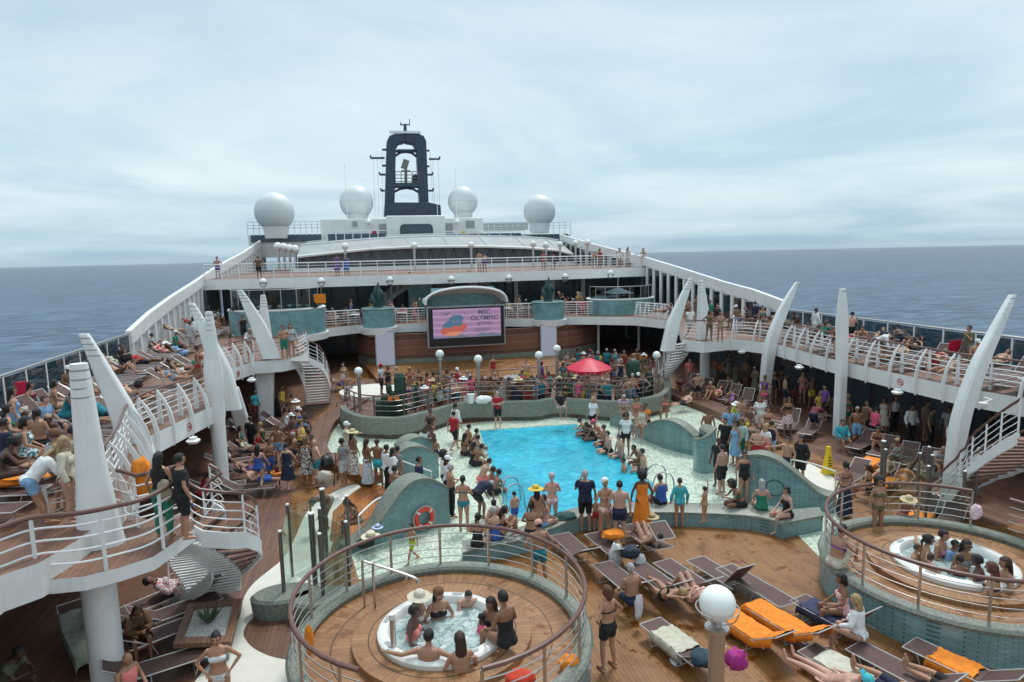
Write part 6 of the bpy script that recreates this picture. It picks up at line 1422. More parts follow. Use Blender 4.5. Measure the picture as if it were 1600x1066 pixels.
def hatmesh(I, kind):
    key = 'hat_'+kind
    if key in I['g']: return I['g'][key]
    H, Rr, F, hu = I['H'], I['Rr'], I['F'], I['hu']; Mh = Matrix((Rr, F, hu)).transposed(); m = MB()
    if kind == 'hat':
        m.lathe([(.105, .03), (.215, .015), (.22, .025), (.105, .052), (.098, .11), (.06, .145), (0, .15)], (0, 0, 0), 28)
    else:
        m.lathe([(.100, .02), (.100, .07), (.085, .115), (.045, .14), (0, .145)], (0, 0, 0), 24); m.add([(-.07, .06, .035), (.07, .06, .035), (.06, .17, .02), (-.06, .17, .02), (-.07, .06, .045), (.07, .06, .045), (.06, .17, .03), (-.06, .17, .03)], [(0, 1, 2, 3), (7, 6, 5, 4), (0, 4, 5, 1), (1, 5, 6, 2), (2, 6, 7, 3), (3, 7, 4, 0)])
    m.v = [tuple(Mh @ (Vector(v)+Vector((0, -.008, .0)))+H) for v in m.v]; me = m.mesh('hat', 'straw', 50); I['g'][key] = me; return me
CL = dict(red=(.42, .012, .02), maroon=(.16, .02, .04), white=(.78, .80, .80), cream=(.62, .57, .45), black=(.012, .012, .014), navy=(.012, .02, .055), blue=(.04, .12, .42), sky=(.22, .40, .62), teal=(.01, .20, .26), green=(.02, .20, .12), olive=(.12, .13, .07), lime=(.45, .58, .06), yellow=(.70, .50, .06), orange=(.85, .24, .02), pink=(.80, .10, .22), coral=(.75, .22, .20), rose=(.55, .22, .26), purple=(.16, .06, .30), grey=(.22, .23, .24), lightgrey=(.45, .47, .48), brown=(.16, .08, .04), khaki=(.36, .30, .20), mint=(.45, .62, .58), peach=(.62, .36, .28), turquoise=(.05, .45, .52), tan=(.45, .30, .18), straw=(.62, .50, .28))
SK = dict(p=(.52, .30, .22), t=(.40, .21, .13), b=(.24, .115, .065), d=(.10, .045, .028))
HC = dict(k=(.010, .008, .008), n=(.045, .022, .012), r=(.10, .035, .015), y=(.36, .25, .12), g=(.35, .35, .35))
GN = dict(trunks='swim trunks', shorts='shorts', trousers='trousers', bottom='', brief='swim briefs', top='bikini', swimsuit='swimsuit', tee='T-shirt', vest='sleeveless top', shirt='long shirt', robe='robe')
PN = dict(stand='standing', stand2='standing hand on hip', fold='standing arms folded', phone='standing hand at face', walk='walking', point='pointing', wave='waving', lean='leaning forward', bend='bending down', sit='sitting', sitlean='sitting hunched', sitarm='sitting arms spread', sitsplash='sitting at the edge', long='sitting legs out', knees='sitting knees up', lie='lying back', lieknee='lying knees up', liehead='lying arms behind head', liecross='lying legs crossed')
NP = 0
def person(px, py, z, pn, face, sex, skin, hair, gs, zone, s=1.0, at=None, jit=False):
    """px,py = photo pixel of the head; z = floor or seat height; face compass deg (0 away, 90 right, 180 to camera)"""
    global NP; NP += 1
    child = s < .8; I = build_body(pn, sex); rz = RAD(-face); Hl = I['H']*s
    if at is None:
        hp = W(px, py, z+Hl.z); off = Matrix.Rotation(rz, 3, 'Z') @ Vector((Hl.x, Hl.y, 0)); loc = Vector((hp.x-off.x, hp.y-off.y, z))
        if 2.9 < z < 4.5:
            if loc.x > 23.9: f_ = 23.7/loc.x; loc.x *= f_; loc.y *= f_
            if loc.x < -11.2: f_ = -11.0/loc.x; loc.x *= f_; loc.y *= f_
    else: loc = Vector((at[0], at[1], z))
    o = bpy.data.objects.new('person', I['me']); COL.objects.link(o); o.location = loc; o.rotation_euler = (0, 0, rz); o.scale = (s, s, s)
    v = random.Random(NP); k_ = v.uniform(.88, 1.12); c = SK[skin]; o.color = (c[0]*k_, c[1]*k_, c[2]*k_, 1)
    def kid(nm, me, col, mat=None):
        ch = bpy.data.objects.new(nm, me); COL.objects.link(ch); ch.parent = o; ch.color = (*col, 1)
        if mat and not me.materials: me.materials.append(None)
        if mat: ch.material_slots[0].link = 'OBJECT'; ch.material_slots[0].material = MAT[mat]
        return ch
    if hair[0] != 'n' : kid('hair', hairmesh(I, hair[0]), HC[hair[1]])
    words = []
    for g in gs.split():
        nm, col = g.split(':'); pr = col.endswith('*'); col = col.rstrip('*'); mt = 'cloth_print' if pr else 'cloth'; cc = CL[col]; cw = ('patterned '+col) if pr else col
        if nm in ('hat', 'cap'): kid('sun_hat' if nm == 'hat' else 'cap', hatmesh(I, nm), cc, 'straw'); words.append((0, ('%s %s' % (col, nm)) if not (nm == 'hat' and col == 'straw') else 'straw hat')); continue
        if nm == 'bikini': kid('bikini_top', garment(I, 'top'), cc, mt); kid('bikini_bottom', garment(I, 'bottom'), cc, mt); words.append((2, cw+' bikini')); continue
        if nm == 'dress' and pn[:3] in ('sit', 'lie', 'kne', 'lon'):
            kid('dress', garment(I, 'vest'), cc, mt); kid('dress_hem', garment(I, 'trunks'), cc, mt); words.append((2, cw+' dress')); continue
        if nm == 'dress':
            kid('dress', garment(I, 'dresstop'), cc, mt); kid('skirt', skirt(I, 'knee'), cc, mt); words.append((2, cw+' dress')); continue
        if nm == 'wrap':
            kid('towel_wrap', garment(I, 'dresstop'), cc, mt); kid('towel_wrap', skirt(I, 'wrap'), cc, mt); words.append((2, cw+' towel')); continue
        if nm in ('skirt', 'sarong'): kid(nm, skirt(I, 'mini' if nm == 'skirt' else 'long'), cc, mt); words.append((3, 'long %s sarong' % cw if nm == 'sarong' else cw+' skirt')); continue
        if nm == 'ring':
            m = MB(); m.ring((0, 0, 0), .30, .09, I['P'].z+.02, 32, 10); me = m.mesh('swim_ring', 'orange_plastic', 60); ch = bpy.data.objects.new('swim_ring', me); COL.objects.link(ch); ch.parent = o; words.append((4, 'orange swim ring')); continue
        if nm == 'bag':
            sh = I['C']+Vector((.14, -.12, -.25)); me = lump(sh, .2, 5, (.8, .4, 1.1), .25).mesh('tote', 'cloth', 60); kid('tote_bag', me, cc, mt); words.append((4, cw+' bag')); continue
        kid(dict(top='bikini_top', bottom='bikini_bottom', brief='swim_briefs', tee='t_shirt').get(nm, nm), garment(I, nm), cc, mt)
        if GN[nm]: words.append((2 if nm in ('tee', 'vest', 'shirt', 'robe', 'swimsuit', 'top') else 3, cw+' '+GN[nm]))
    if v.random() < .3 and hair[0] != 'n' and pn[:3] != 'lie' and z != 1e9:
        H, F, Rr, hu = I['H'], I['F'], I['Rr'], I['hu']
        if 'sg' not in I['g']:
            m = MB(); 
            for q in (-1, 1): m.sphere(H+Rr*q*.033+F*.088+hu*.015, (.026, .010, .018), 8, M=Matrix((Rr, F, hu)).transposed())
            m.tube([H-Rr*.078+F*.01+hu*.02, H-Rr*.06+F*.075+hu*.02, H+F*.09+hu*.022, H+Rr*.06+F*.075+hu*.02, H+Rr*.078+F*.01+hu*.02], .004, 4)
            I['g']['sg'] = m.mesh('sunglasses', 'black_plastic', 60)
        ch = bpy.data.objects.new('sunglasses', I['g']['sg']); COL.objects.link(ch); ch.parent = o
    who = ('child' if child else 'woman' if sex == 'f' else 'man'); words.sort()
    lab = '%s %s%s %s' % (who, 'in '+' and '.join(w_ for _, w_ in words)+' ' if words else '', PN[pn], zone)
    return tag(o, lab, 'child' if child else 'person')
# head px, head py, floor z, pose, face, sex, skin, hair(kind+colour, n=bald), garments | zone
DATA = """
# --- pool left edge and wall
709 647 0 walk 60 m p sk tee:red,shorts:black | walking along the left side of the pool
777 616 0 fold 180 m p sg tee:red,shorts:black | in front of the parapet at the head of the pool
712 634 0 stand 60 f t bk shirt:white | behind the red-shirted man by the parapet
672 643 .9 sit 200 f b bk bikini:red | on the rear left wavy hump against the parapet
673 658 .75 sitlean 110 f d ck bikini:olive,trunks:mint* | on the rear left wavy hump reading
681 689 0 stand 150 m b sk trunks:navy | below the rear left wavy hump | .62
733 667 .05 sitsplash 70 m t sk trunks:black | at the left pool edge, farthest of the row
727 681 .05 sitsplash 60 f b lk bikini:black | at the left pool edge behind the first swimmer
745 674 .05 sitsplash 80 m t sk trunks:mint | at the left pool edge, second of the row
747 684 .05 sitlean 70 m t sk trunks:navy | at the left pool edge, third of the row
741 695 .05 sitsplash 70 f b lk swimsuit:black | at the left pool edge, long hair down the back
753 698 .05 sitlean 75 m b sk trunks:black | at the left pool edge, broad back bent over
765 721 .05 sitlean 80 m p sk trunks:coral | at the left pool edge below the bent man
771 734 .05 sit 80 f b sk top:green,trunks:green | at the left pool edge beside the ladder
780 738 .05 sitlean 60 m b sk trunks:black | at the left pool edge nearest the ladder
768 757 0 bend 60 m b sg tee:navy,trunks:black | near the ladder at the near left pool corner
694 710 0 stand 90 f b ck tee:white*,trunks:navy | between the left wavy walls and the pool
699 718 0 stand 90 f t lk tee:white,shorts:navy,cap:white | beside the middle left wavy wall
704 731 0 fold 80 m t sg trousers:black | right beside the lifebuoy wall end
723 749 0 fold 20 f t bk bottom:teal,top:teal | in the pale shallow water right of the lifebuoy wall
655 719 0 stand 95 m t sk tee:navy | behind the lifebuoy wall
617 733 0 point 60 m b sk trunks:sky | leaning on the lifebuoy wall from behind
642 822 0 walk 250 m t sk trunks:lime | in the shallow water in front of the lifebuoy | .66
# --- captain group, queue
541 664 .3 point 90 m p sg shirt:cream,trunks:cream,cap:white | the captain's cap wearer on the timber step
551 676 .3 stand 60 f b lk sarong:brown*,top:brown,hat:straw | beside the captain on the timber step
533 690 .3 stand 300 m b sk tee:grey,shorts:lightgrey | left of the captain on the timber step
573 690 .05 stand 60 f b ln sarong:sky*,top:black | on the wet timber in front of the queue
589 691 .05 stand2 30 m b sn trunks:turquoise | tall on the wet timber beside the striped sarong
604 700 0 stand 70 m b sk shirt:white,trousers:black | in the queue behind the middle left wall
614 705 0 stand 80 f b lk shirt:white,trousers:white | in the queue holding the white handrail
621 702 0 stand 60 m t sk tee:grey | third in the queue by the middle left wall
488 786 0 bend 220 m b sk trunks:khaki | leaning over behind the left glass posts
541 786 .4 sitlean 250 f b ln bikini:khaki | crouched behind the left glass posts with long wavy hair
# --- left walkway
402 700 0 walk 10 f p lk swimsuit:blue | on the timber walkway left of the wading pool
432 722 0 stand 20 f b bk swimsuit:maroon,ring:orange | on the timber walkway between two women | .6
447 697 0 walk 15 f p sk dress:navy | on the timber walkway beside the swim ring child
476 690 0 stand 200 f b bk dress:black* | talking beside the pushchair
491 692 0 stand2 250 m p n trunks:teal | heavy and bald beside the pushchair
455 663 .36 sitlean 280 f b lk bikini:orange* | on the left timber ledge, near the stairs end
461 652 .36 sit 270 f t sk swimsuit:black | on the left timber ledge, furthest toward the stairs
457 680 .36 sit 270 m t sg trunks:navy | on the left timber ledge, grey hair
468 672 .36 sit 250 m b sk trunks:orange | on the left timber ledge beside the grey-haired man
467 697 .36 sit 240 f b sk bikini:brown* | on the left timber ledge, patterned swimsuit
391 655 0 stand 30 m b sk tee:black,trousers:black | standing in the shade under the left balcony
407 664 .36 long 90 f t ly swimsuit:olive | on a lounger under the left balcony
452 618 0 walk 210 f b lk bikini:brown | coming off the far left stairs
440 606 0 stand 120 m b sk vest:yellow | behind the far left column in yellow
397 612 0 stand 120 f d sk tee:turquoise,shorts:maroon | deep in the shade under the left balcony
370 690 .36 lie 90 f t lk tee:cream | on a lounger beside the tall upright fin
380 735 .36 lie 95 m p sk shorts:blue | on the lounger at the foot of the tall upright fin
402 673 .36 sit 110 f b lk swimsuit:red | on a lounger behind the column at left
502 572 .36 sitlean 100 m t sk trunks:red | on a lounger at the far left by the shaded wall
515 592 .36 lie 90 m b sk trunks:blue | on a lounger near the far left shaded wall
536 570 0 stand 200 f t lk top:cream,trunks:white | by the loungers left of the screen wall
541 587 0 stand2 190 m t sk trunks:white | at the end of the terrace beside the white platform
# --- lower left corner
337 998 0 stand2 175 f t bk bikini:white | facing the camera on the cream path at the bottom left
199 1030 .36 sit 120 m t n vest:coral | on a lounger at the bottom left with sunburnt shoulders
232 908 .36 lieknee 70 f b sk robe:rose* | on a lounger in the dark corner under the stairs
215 955 .36 sitlean 150 f b ln robe:brown | in the dark corner beside the column
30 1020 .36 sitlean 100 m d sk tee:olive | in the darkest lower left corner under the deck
# --- near left upper deck
248 716 2.8 stand 15 f t lk vest:black,trousers:green,bag:khaki | on the near left landing at the railing
281 718 2.8 stand 60 m t sk tee:black,shorts:black | on the near left landing beside the green trousers woman
92 702 3.6 lean 60 m t ly shirt:white,trunks:sky | leaning at the inner railing at left
86 680 3.6 stand 30 f t sr tee:lightgrey,cap:brown | in a rust headwrap behind the white-shirted one
115 674 3.6 stand 90 m t sk shirt:khaki | beside the blond one at left
100 692 3.6 stand 80 f p ly shirt:cream | between the headwrap woman and the thick fin
58 646 3.6 stand 10 f t bk bikini:tan,trunks:black | with her bare back turned at the left edge
6 662 3.6 stand 40 m b sk tee:navy | cut off by the left edge of the photograph
30 633 3.6 sitlean 60 m b sk trunks:black | near the left edge below the red cloth
19 612 3.9 stand 60 f t lk swimsuit:sky | long dark hair at the left edge
48 602 3.95 sit 90 f t lk bikini:maroon | by the left glass windscreen in the sun
106 577 3.95 sit 120 m b sk trunks:sky,cap:white | by the left glass windscreen in a white cap
136 582 3.95 sit 100 f t lr shirt:cream | behind the thick tapered fin top
135 601 3.95 sitlean 90 m t sk trunks:navy | just above the thick fin
20 720 3.96 lie 80 f t lk trunks:white* | on the near lounger at the left edge
160 548 3.96 lie 98 f p lk dress:cream | beside the leaning near left fin
188 530 3.96 sit 110 m b sk tee:black | against the left glass near the green crate
195 548 3.96 sit 140 f p lk shirt:black | long black hair against the left glass
237 524 3.96 sit 60 m t sk robe:lightgrey | wrapped in a grey towel among the left loungers
247 577 3.96 lie 100 f t sk bikini:sky | on a lounger in the middle of the left deck
270 573 3.96 lieknee 100 f t sk bikini:white | beside the blue bikini woman on the left deck
219 601 3.96 sitlean 60 f t ck bikini:teal | curly head by the left railing
326 546 3.6 lean 90 m p sk trunks:green | leaning on the left railing beside the tall fin
308 544 3.6 stand 70 f b sk bikini:red | just behind the leaning man on the left deck
297 505 3.6 stand 30 m t sk robe:lightgrey | draped in a grey towel on the far left deck
302 498 3.6 stand 60 f b lk shirt:white | beside the grey towel man on the far left deck
334 487 3.96 sit 120 m t sk shirt:white | sitting far along the left deck
341 482 3.96 sit 100 f t sk tee:white* | sitting beside the far white shirt
379 495 3.6 phone 150 m b sk vest:black,shorts:black | behind the far left landing holding a phone
391 517 3.6 lean 160 f t sk shirt:white,cap:khaki | leaning on the far left landing rail in white
412 512 3.6 stand 180 f t bk sarong:red,top:brown | on the far left landing in a red sarong
442 512 3.6 fold 170 m t sk shorts:green | on the far left landing with folded arms
453 510 3.6 stand 170 f t lk shirt:lightgrey | on the far left landing at the stair head
362 524 3.96 sit 120 f t lk swimsuit:rose | sitting behind the far left landing rail
# --- right landing and right upper deck
1079 483 3.6 stand 190 m t sk tee:white,shorts:lightgrey | on the right landing at the stair head
1109 488 3.6 stand2 190 f b lk bikini:olive | at the front of the right landing
1126 489 3.6 fold 200 f t sk bikini:tan | at the right landing beside the olive bikini
1110 472 3.6 wave 190 m t sk tee:green | behind the right landing with a green towel
1121 478 3.6 stand 200 f t sk tee:black | behind the right landing in black
1180 474 3.6 stand 60 m b sk tee:navy,shorts:navy | standing by the loungers right of the landing
1192 481 3.6 stand 180 f t sk bikini:teal | beside the navy man right of the landing
1190 497 3.96 sitlean 160 m t sk trunks:maroon | sitting near the railing right of the landing
1208 497 3.96 sit 60 m t n trunks:maroon,cap:peach | bald at the railing left of the leaning fin
1276 477 3.6 stand 90 f b sk robe:white | standing at the glass in a white robe
1332 488 3.6 phone 200 m p sk trunks:black,cap:black | looking at a phone by the right glass
1348 508 3.96 sitlean 230 m t sk trunks:maroon | sitting hunched on the right upper deck
1292 497 3.96 sit 230 f t sk top:blue* | sitting just left of the upright right fin
1262 508 3.96 sitlean 200 f t sk swimsuit:blue | in blue behind the ribs of the right railing
1396 530 3.6 bend 160 f t sk shirt:white,trunks:black | bending down in a white shirt by the right railing
1515 505 3.6 phone 280 m t sk tee:olive,shorts:grey | standing with sunglasses at the right glass
1418 540 3.96 lie 262 m t sk shorts:black | lying behind the ribs on the right upper deck
1440 520 3.96 lieknee 262 f t sk bikini:black | lying with a raised knee near the red towel
1478 548 3.96 lieknee 262 f t lr bikini:red | lying behind the railing near the nearest fin
1500 560 3.96 liehead 262 f t sk bikini:khaki | lying on her back just left of the nearest fin
1528 535 3.96 sit 200 m t sk trunks:tan,cap:white | in a white cap just left of the nearest fin
1575 550 3.96 lie 262 m t sk shorts:khaki | lying right of the nearest fin
1372 500 3.96 lie 262 f t sk bikini:cream | lying by the glass on the right upper deck
1090 462 3.6 stand 200 f t sk dress:brown | far along the right upper deck beside the fins
1060 470 3.96 sit 200 m t sk trunks:teal | sitting between the large drum and the right fins
# --- right pool edge
905 657 .05 sitlean 280 m t sk trunks:black | at the right pool edge, farthest of the row
916 664 .05 sitlean 270 f b lk swimsuit:black | at the right pool edge, long black hair
927 660 .05 sitlean 280 f t sk bikini:pink,cap:pink | at the right pool edge in a pink head scarf
943 668 .05 sitsplash 270 m t sk trunks:maroon | at the right pool edge above the broad back
949 678 .05 sitsplash 270 m p sk trunks:black | at the right pool edge with a broad pale back
967 684 .05 sitsplash 260 m p sk trunks:grey | at the right pool edge in the middle of the row
990 700 .05 sitlean 260 m b sk trunks:olive | at the right pool edge leaning forward
1003 706 .05 sitsplash 300 m p sk trunks:black | at the right pool edge nearest the ladder
973 720 -.35 sit 280 m t sk trunks:black | in the water at the right pool edge
926 625 0 stand 240 f p ly tee:white,trunks:black | walking near the parapet with blond hair
978 650 0 stand 200 f b cn tee:white,trunks:black | curly hair by the rear right wavy wall
975 621 .95 sitlean 190 m t sg tee:purple* | on the parapet in a dark purple shirt
995 624 .9 sit 190 f t ck bikini:coral | sitting on the parapet with a big dark bun
1003 638 .9 sit 220 f t ln dress:cream | sitting on the rear right wavy wall
1008 634 .75 sit 250 m b sk tee:orange,trunks:black | in bright orange behind the rear right wavy wall
876 613 .96 sit 180 m t sk tee:black,shorts:grey* | sitting on the parapet with dangling legs
# --- right group
1107 643 0 stand 185 m b sk trunks:navy | in the wading pool behind the short pier
1133 658 0 stand 230 m t sk tee:black,trousers:black | behind the short pier with black shirt
1149 663 0 stand 260 f t ck dress:sky | in a periwinkle blue dress right of the pier
1158 659 0 stand 250 m t sk shirt:mint,shorts:green | beside the blue dress woman
1163 647 0 stand 230 f t bn bikini:tan | behind the blue dress woman
1168 635 0 stand 220 f b bk bikini:brown | second bikini in the cluster by the ledge
1150 632 .3 sitlean 240 f t lk shirt:lime,hat:white | on the right timber ledge in lime and a white hat
1188 624 0 stand 230 f t ln robe:white | beside the loungers in a white beach robe
1194 605 0 stand 200 f b ln sarong:rose*,top:pink | at the foot of the leaning right fin
1123 690 0 stand 240 m d sk tee:black,trunks:black | on the timber step between pier and front right wall
1128 700 0 stand 340 m p sk shorts:black | broad bare back between pier and front right wall
1164 711 0 stand 190 f t bk swimsuit:black | standing in sunglasses before the front right wall
1206 662 0 stand 60 m t sk vest:navy,trunks:sky | behind the front right wavy wall
1198 667 0 stand 80 f p ly tee:white*,bag:coral | just left of the navy vest man
1231 688 0 point 250 m t sk trunks:navy | tattooed, behind the front right wavy wall
1252 686 0 stand 250 f t lk robe:black | in a long black cover-up behind the front right wall
1233 625 0 stand2 180 f b sk bikini:black,skirt:rose* | walking past the loungers in a patterned skirt
1280 640 0 bend 60 m t sg tee:maroon,shorts:navy | bending over a lounger under the right balcony
1317 660 .36 sit 190 m t sk shirt:turquoise,shorts:grey | sitting on a lounger beside the upright right fin
1243 606 .36 sitlean 200 f d sk tee:maroon | in the shade behind the patterned skirt woman
1283 615 .36 sit 200 f t ly tee:yellow | in the shade near the upright right fin
# --- under right balcony
1400 622 0 stand 180 f t lr vest:white,trousers:black | long-haired in the shade under the right balcony
1426 636 0 stand 180 m b sk shirt:white,vest:black,trousers:black | waiter in a dark waistcoat under the right balcony
1457 642 0 stand 150 m t sk tee:olive,trousers:black | between the waiter and the white polo man
1450 630 0 stand 170 m t sk tee:khaki | half hidden behind the olive shirt man
1484 640 0 stand 240 m b sk tee:lightgrey | back turned beside the nearest fin
1487 660 0 stand 130 m t sk tee:white,trousers:black | white polo shirt just left of the nearest fin
1474 702 .36 sitlean 200 m t n tee:lightgrey | bald and seated behind the right glass posts
1530 705 0 lean 60 m t sg tee:grey,trousers:grey | in pale grey at the foot of the right staircase
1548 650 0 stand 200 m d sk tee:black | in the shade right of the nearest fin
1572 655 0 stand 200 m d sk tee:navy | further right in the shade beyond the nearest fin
1390 715 .36 lie 240 m t sk shorts:tan | lying on the lounger by the right glass posts
1420 728 .36 lie 240 f t sk bikini:orange | lying with legs on an orange towel behind the posts
1138 590 .36 sitlean 240 m t sk trunks:brown | on the shaded lounger row left of the leaning fin
1155 600 .36 lie 235 f t sk swimsuit:navy | lying in the shaded lounger row by the ledge
1080 616 .36 lie 250 m p sk shorts:black | lying along the right timber ledge
1090 585 0 stand2 200 m t sk trunks:black | beside the column under the right landing
1063 592 .36 sitlean 200 m t sk tee:maroon | hunched in maroon near the right stairs
1030 588 0 stand 190 m t sk tee:khaki | at the foot of the right stairs in khaki
1078 563 0 stand 190 m t sk tee:coral | in orange far under the right landing
1040 620 .4 sit 220 f b bk bikini:coral | at the end of the right timber ledge
# --- bench row
747 808 .48 sit 40 f t bk swimsuit:black | at the left end of the tiled bench, back to camera
772 798 .48 sit 350 f p sg swimsuit:blue | grey-haired on the tiled bench with blue swimsuit
771 786 .0 stand 340 f t bk robe:peach | draped in a peach towel at the near left pool corner | .85
789 797 .5 knees 80 f t lk bikini:black | on the tiled bench with knees drawn up
803 772 0 stand 330 m p sk trunks:blue | by the ladder, arm out | .68
830 790 .48 sit 20 f t bk bikini:black | on the tiled bench with crossed black straps
837 765 0 stand 350 f t lk bikini:tan,hat:yellow | behind the bench in a yellow bucket hat
850 779 .48 sit 60 f p bk bikini:sky | on the tiled bench in a blue bikini
862 745 0 fold 10 f p bg bikini:rose*,cap:lightgrey | at the pool edge in a grey swim cap
841 820 0 stand2 0 m t sk trunks:teal,cap:peach | standing in front of the bench in a peach cap
914 741 0 phone 20 m t sg tee:navy,shorts:black | in a dark blue T-shirt at the near pool edge | 1.09
945 754 0 stand 0 f t by bikini:coral*,cap:white | beside the blue shirt man in a white cap | 1.08
968 758 0 stand 20 m p sk trunks:navy | beside the white cap woman | 1.08
931 781 0 stand 0 m t sk trunks:red,cap:red | between the blue shirt man and the white cap woman | .6
1003 742 0 stand 10 f d ck wrap:orange | wrapped in an orange towel at the near pool edge | 1.08
1031 747 .48 sit 350 m t sk vest:blue,trunks:black | on the tiled bench in a bright blue vest
1062 752 0 stand 10 f t sn shirt:turquoise,bottom:sky | in a teal rash shirt before the bench | .88
1101 764 .48 wave 330 f t bk bikini:tan | on the tiled bench raising an arm | .62
1142 757 .48 sitlean 280 f b ck bikini:green,trunks:black | on the tiled bench with very big curly hair
1190 755 .48 sit 20 f p lg swimsuit:green,bottom:teal | on the tiled bench in a green swimsuit, back turned
1228 767 .48 sit 270 f p bk swimsuit:black | at the right end of the tiled bench facing left
1321 727 0 stand 350 f t bk top:navy,sarong:navy | in a long navy skirt left of the right tub
1355 731 .3 sit 330 f t bn bikini:black | sitting beside the navy skirt woman
1375 753 .3 stand 180 f t ck bikini:olive | facing the camera behind the right tub curb
1420 782 .5 sitlean 200 f t sk swimsuit:coral,hat:straw | hunched behind the right tub railing
# --- near deck
948 925 0 stand2 335 f t mr bikini:black,trunks:black | walking on the near deck with arm out
985 888 .35 sit 350 m t sg trunks:navy | bare back on a near lounger
1066 924 .33 liehead 348 f t sy bikini:black | lying on a near lounger in a black bikini
1112 925 .33 lieknee 348 f p sk bikini:coral* | lying with raised knees behind the near lamp globe
1030 838 .33 lieknee 352 f p sk bikini:tan | under the square shade of the front lounger
1314 905 .38 sit 300 f b mk swimsuit:coral* | in a floral swimsuit on the lounger by the right tub wall
1337 938 .38 sit 330 f p ly shirt:white | white shirt and fair braids, back turned, near the right tub wall
1352 1062 .35 lie 342 m p sk cap:turquoise | with a turquoise cloth on the head at the bottom edge
1468 1085 .34 liecross 342 m t sk shorts:navy | at the bottom right, only the legs in view
1562 1082 .34 liecross 340 m t sk shorts:black | with crossed legs at the lower right corner
"""
TUB = """
656 934 .45 sit 120 f t ln bikini:cream,hat:cream | in the near tub wearing a cream hat
685 929 .45 sit 170 f t lk bikini:black,cap:brown | at the back of the near tub in a brown cap
732 932 .45 sitlean 180 m p sk trunks:black | at the back of the near tub, looking down | .85
766 944 .45 sit 230 f b lk bikini:black | at the right back of the near tub
785 934 .96 sit 330 f b sk swimsuit:black | perched on the right rim of the near tub
648 956 .45 sit 110 f d sk swimsuit:coral | at the left of the near tub in a pink swimsuit
670 994 .45 sitarm 20 m t sk trunks:black | at the front of the near tub, arms spread on the rim
718 999 .45 sit 355 f t ln bikini:tan | at the front of the near tub with long brown hair
752 965 .50 sit 300 f d sk shirt:pink | in the near tub in a bright pink rash shirt | .62
1452 844 .45 sitarm 120 f t bk bikini:tan | at the back left of the right tub
1434 857 .45 sit 140 m t sn trunks:tan | at the left of the right tub | .72
1475 837 .45 sit 160 f t sk bikini:rose | at the back of the right tub
1493 851 .45 sit 170 m b sk shirt:sky | in the right tub wrapped in a cyan towel | .8
1511 853 .45 sit 190 f b lk bikini:grey | at the back right of the right tub
1454 871 .45 sit 60 f t sn swimsuit:purple | at the front left of the right tub in purple | .75
1500 874 .45 sit 30 f b sk bikini:black | in the middle of the right tub | .8
1526 876 .45 sit 330 f d sk bikini:tan | at the front of the right tub
1549 888 .45 sit 340 f t lr bikini:black | at the front right of the right tub, auburn hair
1570 880 .45 sit 300 f t ln bikini:tan | at the far right of the right tub hand to mouth
1317 828 .85 knees 80 f t sk top:purple,trunks:cream | sitting on the right tub curb inside the railing
"""
def load(txt, mul=1):
    for ln in txt.strip().splitlines():
        ln = ln.strip()
        if not ln or ln[0] == '#': continue
        a = [q.strip() for q in ln.split('|')]; t_ = a[0].split(); s = float(a[2]) if len(a) > 2 else 1.0; s *= mul
        gs = t_[8] if len(t_) > 8 else ''
        zz = float(t_[2]); zz = zz-.4 if zz > 3.2 else zz
        person(float(t_[0]), float(t_[1]), zz, t_[3], float(t_[4]), t_[5], t_[6], t_[7], gs.replace(',', ' '), a[1], s)
load(DATA); load(TUB, 1.14)
# crowds: people picked out singly but placed along bands
cr = random.Random(11)
COLS = ['black', 'black', 'navy', 'white', 'red', 'blue', 'teal', 'green', 'coral', 'maroon', 'sky', 'yellow', 'olive', 'pink', 'grey', 'brown', 'purple', 'cream']
def rnd_dress(sex):
    c = cr.choice(COLS)
    if sex == 'f': return cr.choice(['bikini:%s', 'bikini:%s', 'swimsuit:%s', 'dress:%s', 'dress:%s*', 'swimsuit:%s*']) % c
    return cr.choice(['trunks:%s', 'trunks:%s', 'shorts:%s', 'tee:%s,shorts:black', 'tee:%s,shorts:navy', 'vest:%s,trunks:black']) % c
WALLY = lambda x: min(IN, key=lambda p: abs(p.x-x)).y+.55
def crowd(pts, zone, z, poses, faces, hats=.15, grp=None, Y=None):
    for (px, py) in pts:
        sex = cr.choice('fm'); hair = cr.choice(['lk', 'ln', 'bk', 'mk', 'ly'] if sex == 'f' else ['sk', 'sk', 'sn', 'sg', 'sk']); g = rnd_dress(sex)
        if cr.random() < hats: g += ',' + cr.choice(['hat:straw', 'cap:white', 'cap:black', 'cap:red', 'hat:white'])
        o = person(px, py, z, cr.choice(poses), cr.choice(faces)+cr.uniform(-20, 20), sex, cr.choice('pttbbd'), hair, g.replace(',', ' '), zone, cr.uniform(.94, 1.04))
        if grp: o['group'] = grp
        if z == .2 and o.location.y < WALLY(o.location.x): o.location.y = WALLY(o.location.x)+cr.uniform(0, .4)
        if (o.location.x-pc.x)**2+(o.location.y-pc.y)**2 < 2.4:
            for c in list(o.children): bpy.data.objects.remove(c)
            REG.remove(o); bpy.data.objects.remove(o); continue
        if Y:
            q = WY(px, py, Y+cr.uniform(0, 1.2)); o.location = (q.x, q.y, z)
rowA = [(652,600),(665,610),(676,595),(693,612),(700,600),(713,606),(722,592),(735,588),(638,600)]
crowd(rowA, 'in the terrace crowd left of the middle lamp', .2, ['stand', 'stand2', 'fold', 'phone'], [150, 180, 210], .15, 'terrace crowd')
crowd([(668,585),(682,582),(697,580),(714,578),(730,582),(640,577),(652,580),(660,592)], 'in the back of the terrace crowd left of the middle lamp', .2, ['stand', 'stand2', 'fold'], [150, 180, 210], .3, 'terrace crowd')
